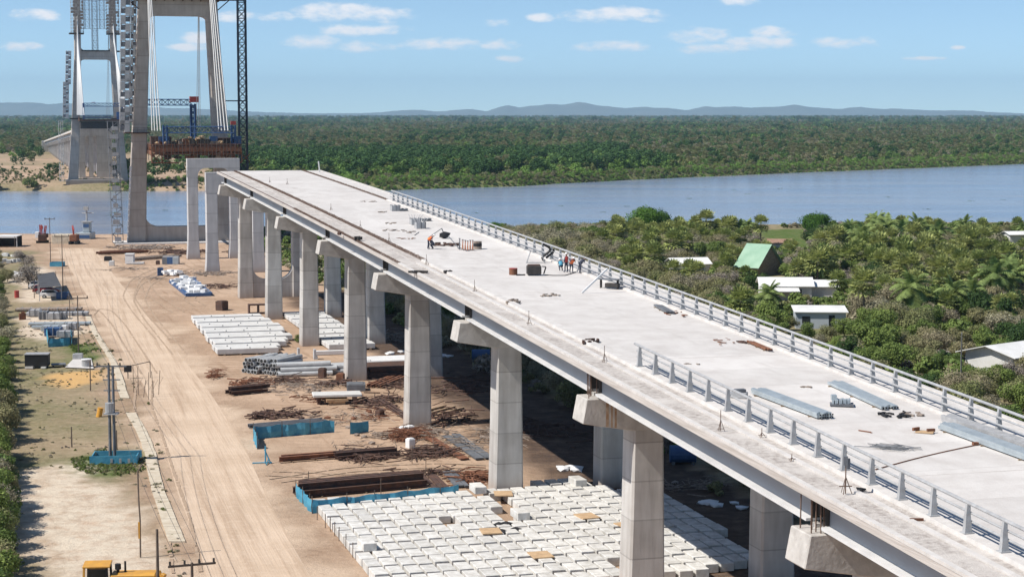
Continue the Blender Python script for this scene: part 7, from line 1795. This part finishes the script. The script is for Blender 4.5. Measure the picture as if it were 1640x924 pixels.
debris(630, 369, 2.2, 3, .08, 'rubble', 'flat grey scraps on the deck left of the open crates'); debris(655, 372, 1.4, 2.5, .1, 'rubble', 'small grey scraps below the open crates'); debris(613, 340, 1, 2, .12, 'rubble', 'small dark scraps far along the deck'); debris(625, 358, 1.2, 2, .1, 'rubble', 'dark strip of scraps on the far deck')
debris(716, 393, 2.6, 3, .25, 'rustd', 'dark low heap right of the crouching worker', 20); debris(650, 382, 2.4, 2, .05, 'rust', 'thin brown strips on the deck left of the workers'); debris(592, 358 - 35, 2.4, 3, .06, 'rubble', 'grey marks of scraps near the far end of the deck')
debris(880, 473, 1.6, 2, .1, 'rubble', 'grey scraps in the middle of the deck below the generator'); debris(822, 485, 1.0, 1.4, .3, 'rubble', 'small grey lump on the deck near the left edge'); debris(945, 548, 1.2, 2, .25, 'rustd', 'dark rusty tangle beside the left kerb'); debris(718, 437, .6, .8, .25, 'dark', 'tiny dark lump near the left kerb'); debris(671, 437, 1.6, 2.2, .2, 'dark', 'dark tangle on the left walkway', 16)
debris(1432, 665, 1.7, 1.5, .14, 'black', 'crumpled black sheet on the right part of the deck', 20); debris(1458, 664, 1.2, 1.0, .1, 'rubble', 'grey scraps right of the crumpled black sheet'); debris(1380, 784, .7, .6, .12, 'black', 'curved black piece on the left walkway', 4); debris(1085, 500 + 2, 1.8, 4, .08, 'rust', 'rusty strips beside the right railing'); debris(1160, 545, 1.4, 5, .05, 'rust', 'thin brown strips along the right side of the deck'); debris(1190, 549, .7, 1.2, .1, 'rustd', 'dark scraps along the right side of the deck')
debris(575, 385, .9, 1, .5, 'dark', 'black bag on the far left walkway', 10); debris(542, 376, .5, .7, .3, 'rustd', 'small dark lump on the far left walkway', 6); debris(1292, 620, .6, .5, .06, 'rubble', 'small scrap in front of the left tube bundle'); debris(1108, 583, 1.0, .6, .05, 'rubble', 'small stains of scrap beside the deck joint', 5)
def bundle(a, b, n, rows, r_, mt, label, name='tube_bundle', cat='steel tubes'):
    A = D(*a); B = D(*b); d = (B - A).normalized(); sd_ = d.cross(Vector((0, 0, 1))).normalized(); root = thing(name, tuple((A + B) / 2), label, cat, 'steel tubes laid on the deck'); up_ = Vector((0, 0, 1)); rr = random.Random(int(a[0]))
    m = MB()
    for j in range(rows):
        for i in range(n): o = sd_ * ((i - n / 2) * 2.2 * r_) + up_ * (r_ + .08 + j * 2.05 * r_); e = rr.uniform(-.25, .25); m.bar(A + o + d * e, B + o + d * e, 2 * r_)
    m.build('tube', mt, root); m = MB()
    for t in (.08, .5, .9): c = A.lerp(B, t); m.bar(c - sd_ * n * 1.2 * r_ + up_ * .04, c + sd_ * n * 1.2 * r_ + up_ * .04, .07)
    m.build('bearer', 'wood', root)
    m = MB()
    for i in range(n):
        for j in range(rows): o = sd_ * ((i - n / 2) * 2.2 * r_) + up_ * (r_ + .08 + j * 2.05 * r_); m.bar(B + o + d * .26, B + o + d * .28, 1.3 * r_)
    m.build('tube_end', 'black', root); return root
bundle((1212, 631), (1318, 671), 6, 2, .07, 'galvb', 'blue grey tube bundle lying just behind the near railing, dark ends to the right')
bundle((1334, 616), (1421, 656), 6, 1, .08, 'galvb', 'blue grey tube bundle in the middle of the deck, pointing at the black sheet')
bundle((1512, 688), (1660, 742), 5, 2, .08, 'galvb', 'long blue grey tube bundle at the right edge of the photo, nearer one')
bundle((1514, 676), (1700, 742), 4, 2, .09, 'galv', 'long grey tube bundle at the right edge, nearer the railing')
bundle((1200, 550), (1230, 563), 3, 1, .06, 'rust', 'pair of thin rusty bars lying beside the right railing')
bundle((1052, 492), (1072, 503), 4, 1, .07, 'greysteel', 'short grey bars lying beside the right railing, farther along')
p, r = deckthing('parts_pallet', 1348, 650, 'pallet of short galvanised parts left of the middle tube bundle', 'pallet'); m = MB(); m.box(p + Vector((0, 0, .1)), (1.35, .8, .12), -.15); m.build('base', 'greysteel', r); m = MB()
for k in range(9): m.box(p + Vector((-.5 + .12 * k, .05, .26 + .02 * (k % 3))), (.1, .7, .22), -.15 + .1 * (k % 2))
m.box(p + Vector((-.45, .1, .5)), (.3, .4, .3)); m.build('part', 'galvb', r)
p, r = deckthing('parts_pallet', 1180, 636, 'grey box of fittings behind the near railing', 'box'); m = MB(); m.box(p + Vector((0, 0, .15)), (1.2, .8, .28), -.3); m.build('base', 'galv', r); m = MB(); m.box(p + Vector((.2, .1, .38)), (.6, .5, .2), .2); m.build('part', 'greysteel', r)
p, r = deckthing('timber_pallet', 1478, 693, 'small brown timber pallet with bricks on the deck', 'pallet'); m = MB(); m.box(p + Vector((.1, 0, .06)), (.95, .5, .08), -.35); m.build('board', 'plank', r); m = MB(); m.box(p + Vector((-.35, .12, .2)), (.12, .5, .16), -.9); m.box(p + Vector((.42, -.05, .16)), (.45, .14, .16), .25); m.build('block', 'rust', r)
p, r = deckthing('rod_pile', 1428, 718, 'loose pile of grey rods on the deck behind the near railing', 'rods'); m = MB(); rr = random.Random(2)
for k in range(26): c = p + Vector((rr.gauss(0, .35), rr.gauss(0, .35), .04 + rr.random() * .1)); a_ = -.55 + rr.gauss(0, .25); m.tube(c - Vector((math.cos(a_), math.sin(a_), 0)) * .7, c + Vector((math.cos(a_), math.sin(a_), 0)) * .7, .02, n=4)
m.build('rod', 'greysteel', r)
a = D(1402, 752, .47); b = D(1562, 713, .47); m = MB(); pts = [a.lerp(b, t) + Vector((0, .25 * math.sin(t * 3.1) , .02)) for t in np.linspace(0, 1, 12)]; m.poly(pts, .03, 5); tag(m.build('hose', 'rust', origin=a), 'thin brown hose crossing the deck to the tubes at the right', 'hose')
a = D(1562, 713); m = MB(); m.box(a + Vector((0, 0, .1)), (.3, .2, .15), .3); tag(m.build('hose_coupling', 'rust', origin=a), 'rusty coupling at the end of the thin hose', 'coupling')
a = D(1457, 833, .42); b = D(1479, 833, .42); m = MB(); m.bar(a + Vector((0, 0, .05)), b + Vector((0, 0, .05)), .1); tag(m.build('timber', 'rust', origin=a), 'short brown timber lying on the left walkway near the bottom', 'timber')
a = D(1375, 690); b = D(1395, 693); m = MB(); m.tube(a + Vector((0, 0, .04)), b + Vector((0, 0, .04)), .035); m.blob(b, .08, 1); tag(m.build('rod', 'rust', origin=a), 'thin short rod lying in front of the pallet of parts', 'rod')
for k, (px, py, v_) in enumerate(((1652, 733, 0), (1655, 757, 0))): pass
# surveying stakes with tripod feet along the left kerb
for k, (px, py, h_) in enumerate(((1154, 690, 1.15), (968, 580, 1.1), (847, 520, 1.05), (760, 468, 1.05), (683, 424, 1.0), (623, 388, 1.0), (577, 366, .9), (530, 337, .9), (460, 296, 1.0), (432, 293, .9), (1220, 700, .5), (1268, 738, .35))):
    p = D(px, py, .42); m = MB(); m.tube(p + Vector((0, 0, .0)), p + Vector((0, 0, h_)), .022, n=5)
    for a_ in (0, 2.1, 4.2): m.tube(p + Vector((math.cos(a_) * .22, math.sin(a_) * .22, 0)), p + Vector((0, 0, h_ * .55)), .015, n=4)
    m.tube(p + Vector((-.2, 0, .12)), p + Vector((.2, 0, .12)), .015, n=4)
    tag(m.build('marker_stake', 'rebar', origin=p), ['nearest tall', 'second tall', 'third tall', 'fourth tall', 'fifth', 'sixth', 'seventh', 'eighth', 'ninth', 'farthest', 'short single', 'very short'][k] + ' thin marker stake on tripod feet along the left kerb', 'marker stake', 'marker stakes along the left kerb')
p, r = deckthing('junction_box', 1354, 790, 'grey junction box on a wire tripod in front of the near railing', 'junction box'); m = MB(); m.tube(p, p + Vector((0, 0, 1.5)), .03); [m.tube(p + Vector((math.cos(a_) * .3, math.sin(a_) * .3, 0)), p + Vector((0, 0, .8)), .02, n=4) for a_ in (0, 2.1, 4.2)]; m.tube(p + Vector((-.3, 0, .35)), p + Vector((.3, 0, .35)), .03); m.build('tripod', 'rebar', r); m = MB(); m.box(p + Vector((-.02, 0, 1.55)), (.2, .16, .42)); m.box(p + Vector((.14, .05, 1.4)), (.12, .12, .5)); m.build('box', 'greysteel', r)
# pole and fence behind the far right edge
p = D(512, 276); m = MB(); m.bar(p + Vector((0, 0, 0)), p + Vector((-.2, 0, 1.9)), .22); tag(m.build('post', 'panel', origin=p), 'short white post at the far right corner of the deck', 'post')
# water hyacinth rafts and snags on the river
rr = random.Random(77)
for k, (px, py) in enumerate(((761, 341), (965, 340), (1005, 331), (1175, 300 + 5), (1195, 311), (1250, 302), (1485, 335), (1608, 320), (1555, 322), (1420, 316), (1105, 318), (900, 330), (177, 345), (180, 341), (265, 337))):
    q = P2(px, py, WATER_Z); m = MB()
    for i in range(5): m.blob(q + Vector((rr.uniform(-1.2, 1.2), rr.uniform(-2, 2), .02)), rr.uniform(.2, .5), i, flat=.3)
    tag(m.build('floating_plants', LM['dark'], origin=q), 'small dark raft of floating plants drifting on the river', 'floating plants', 'rafts of floating plants on the river')
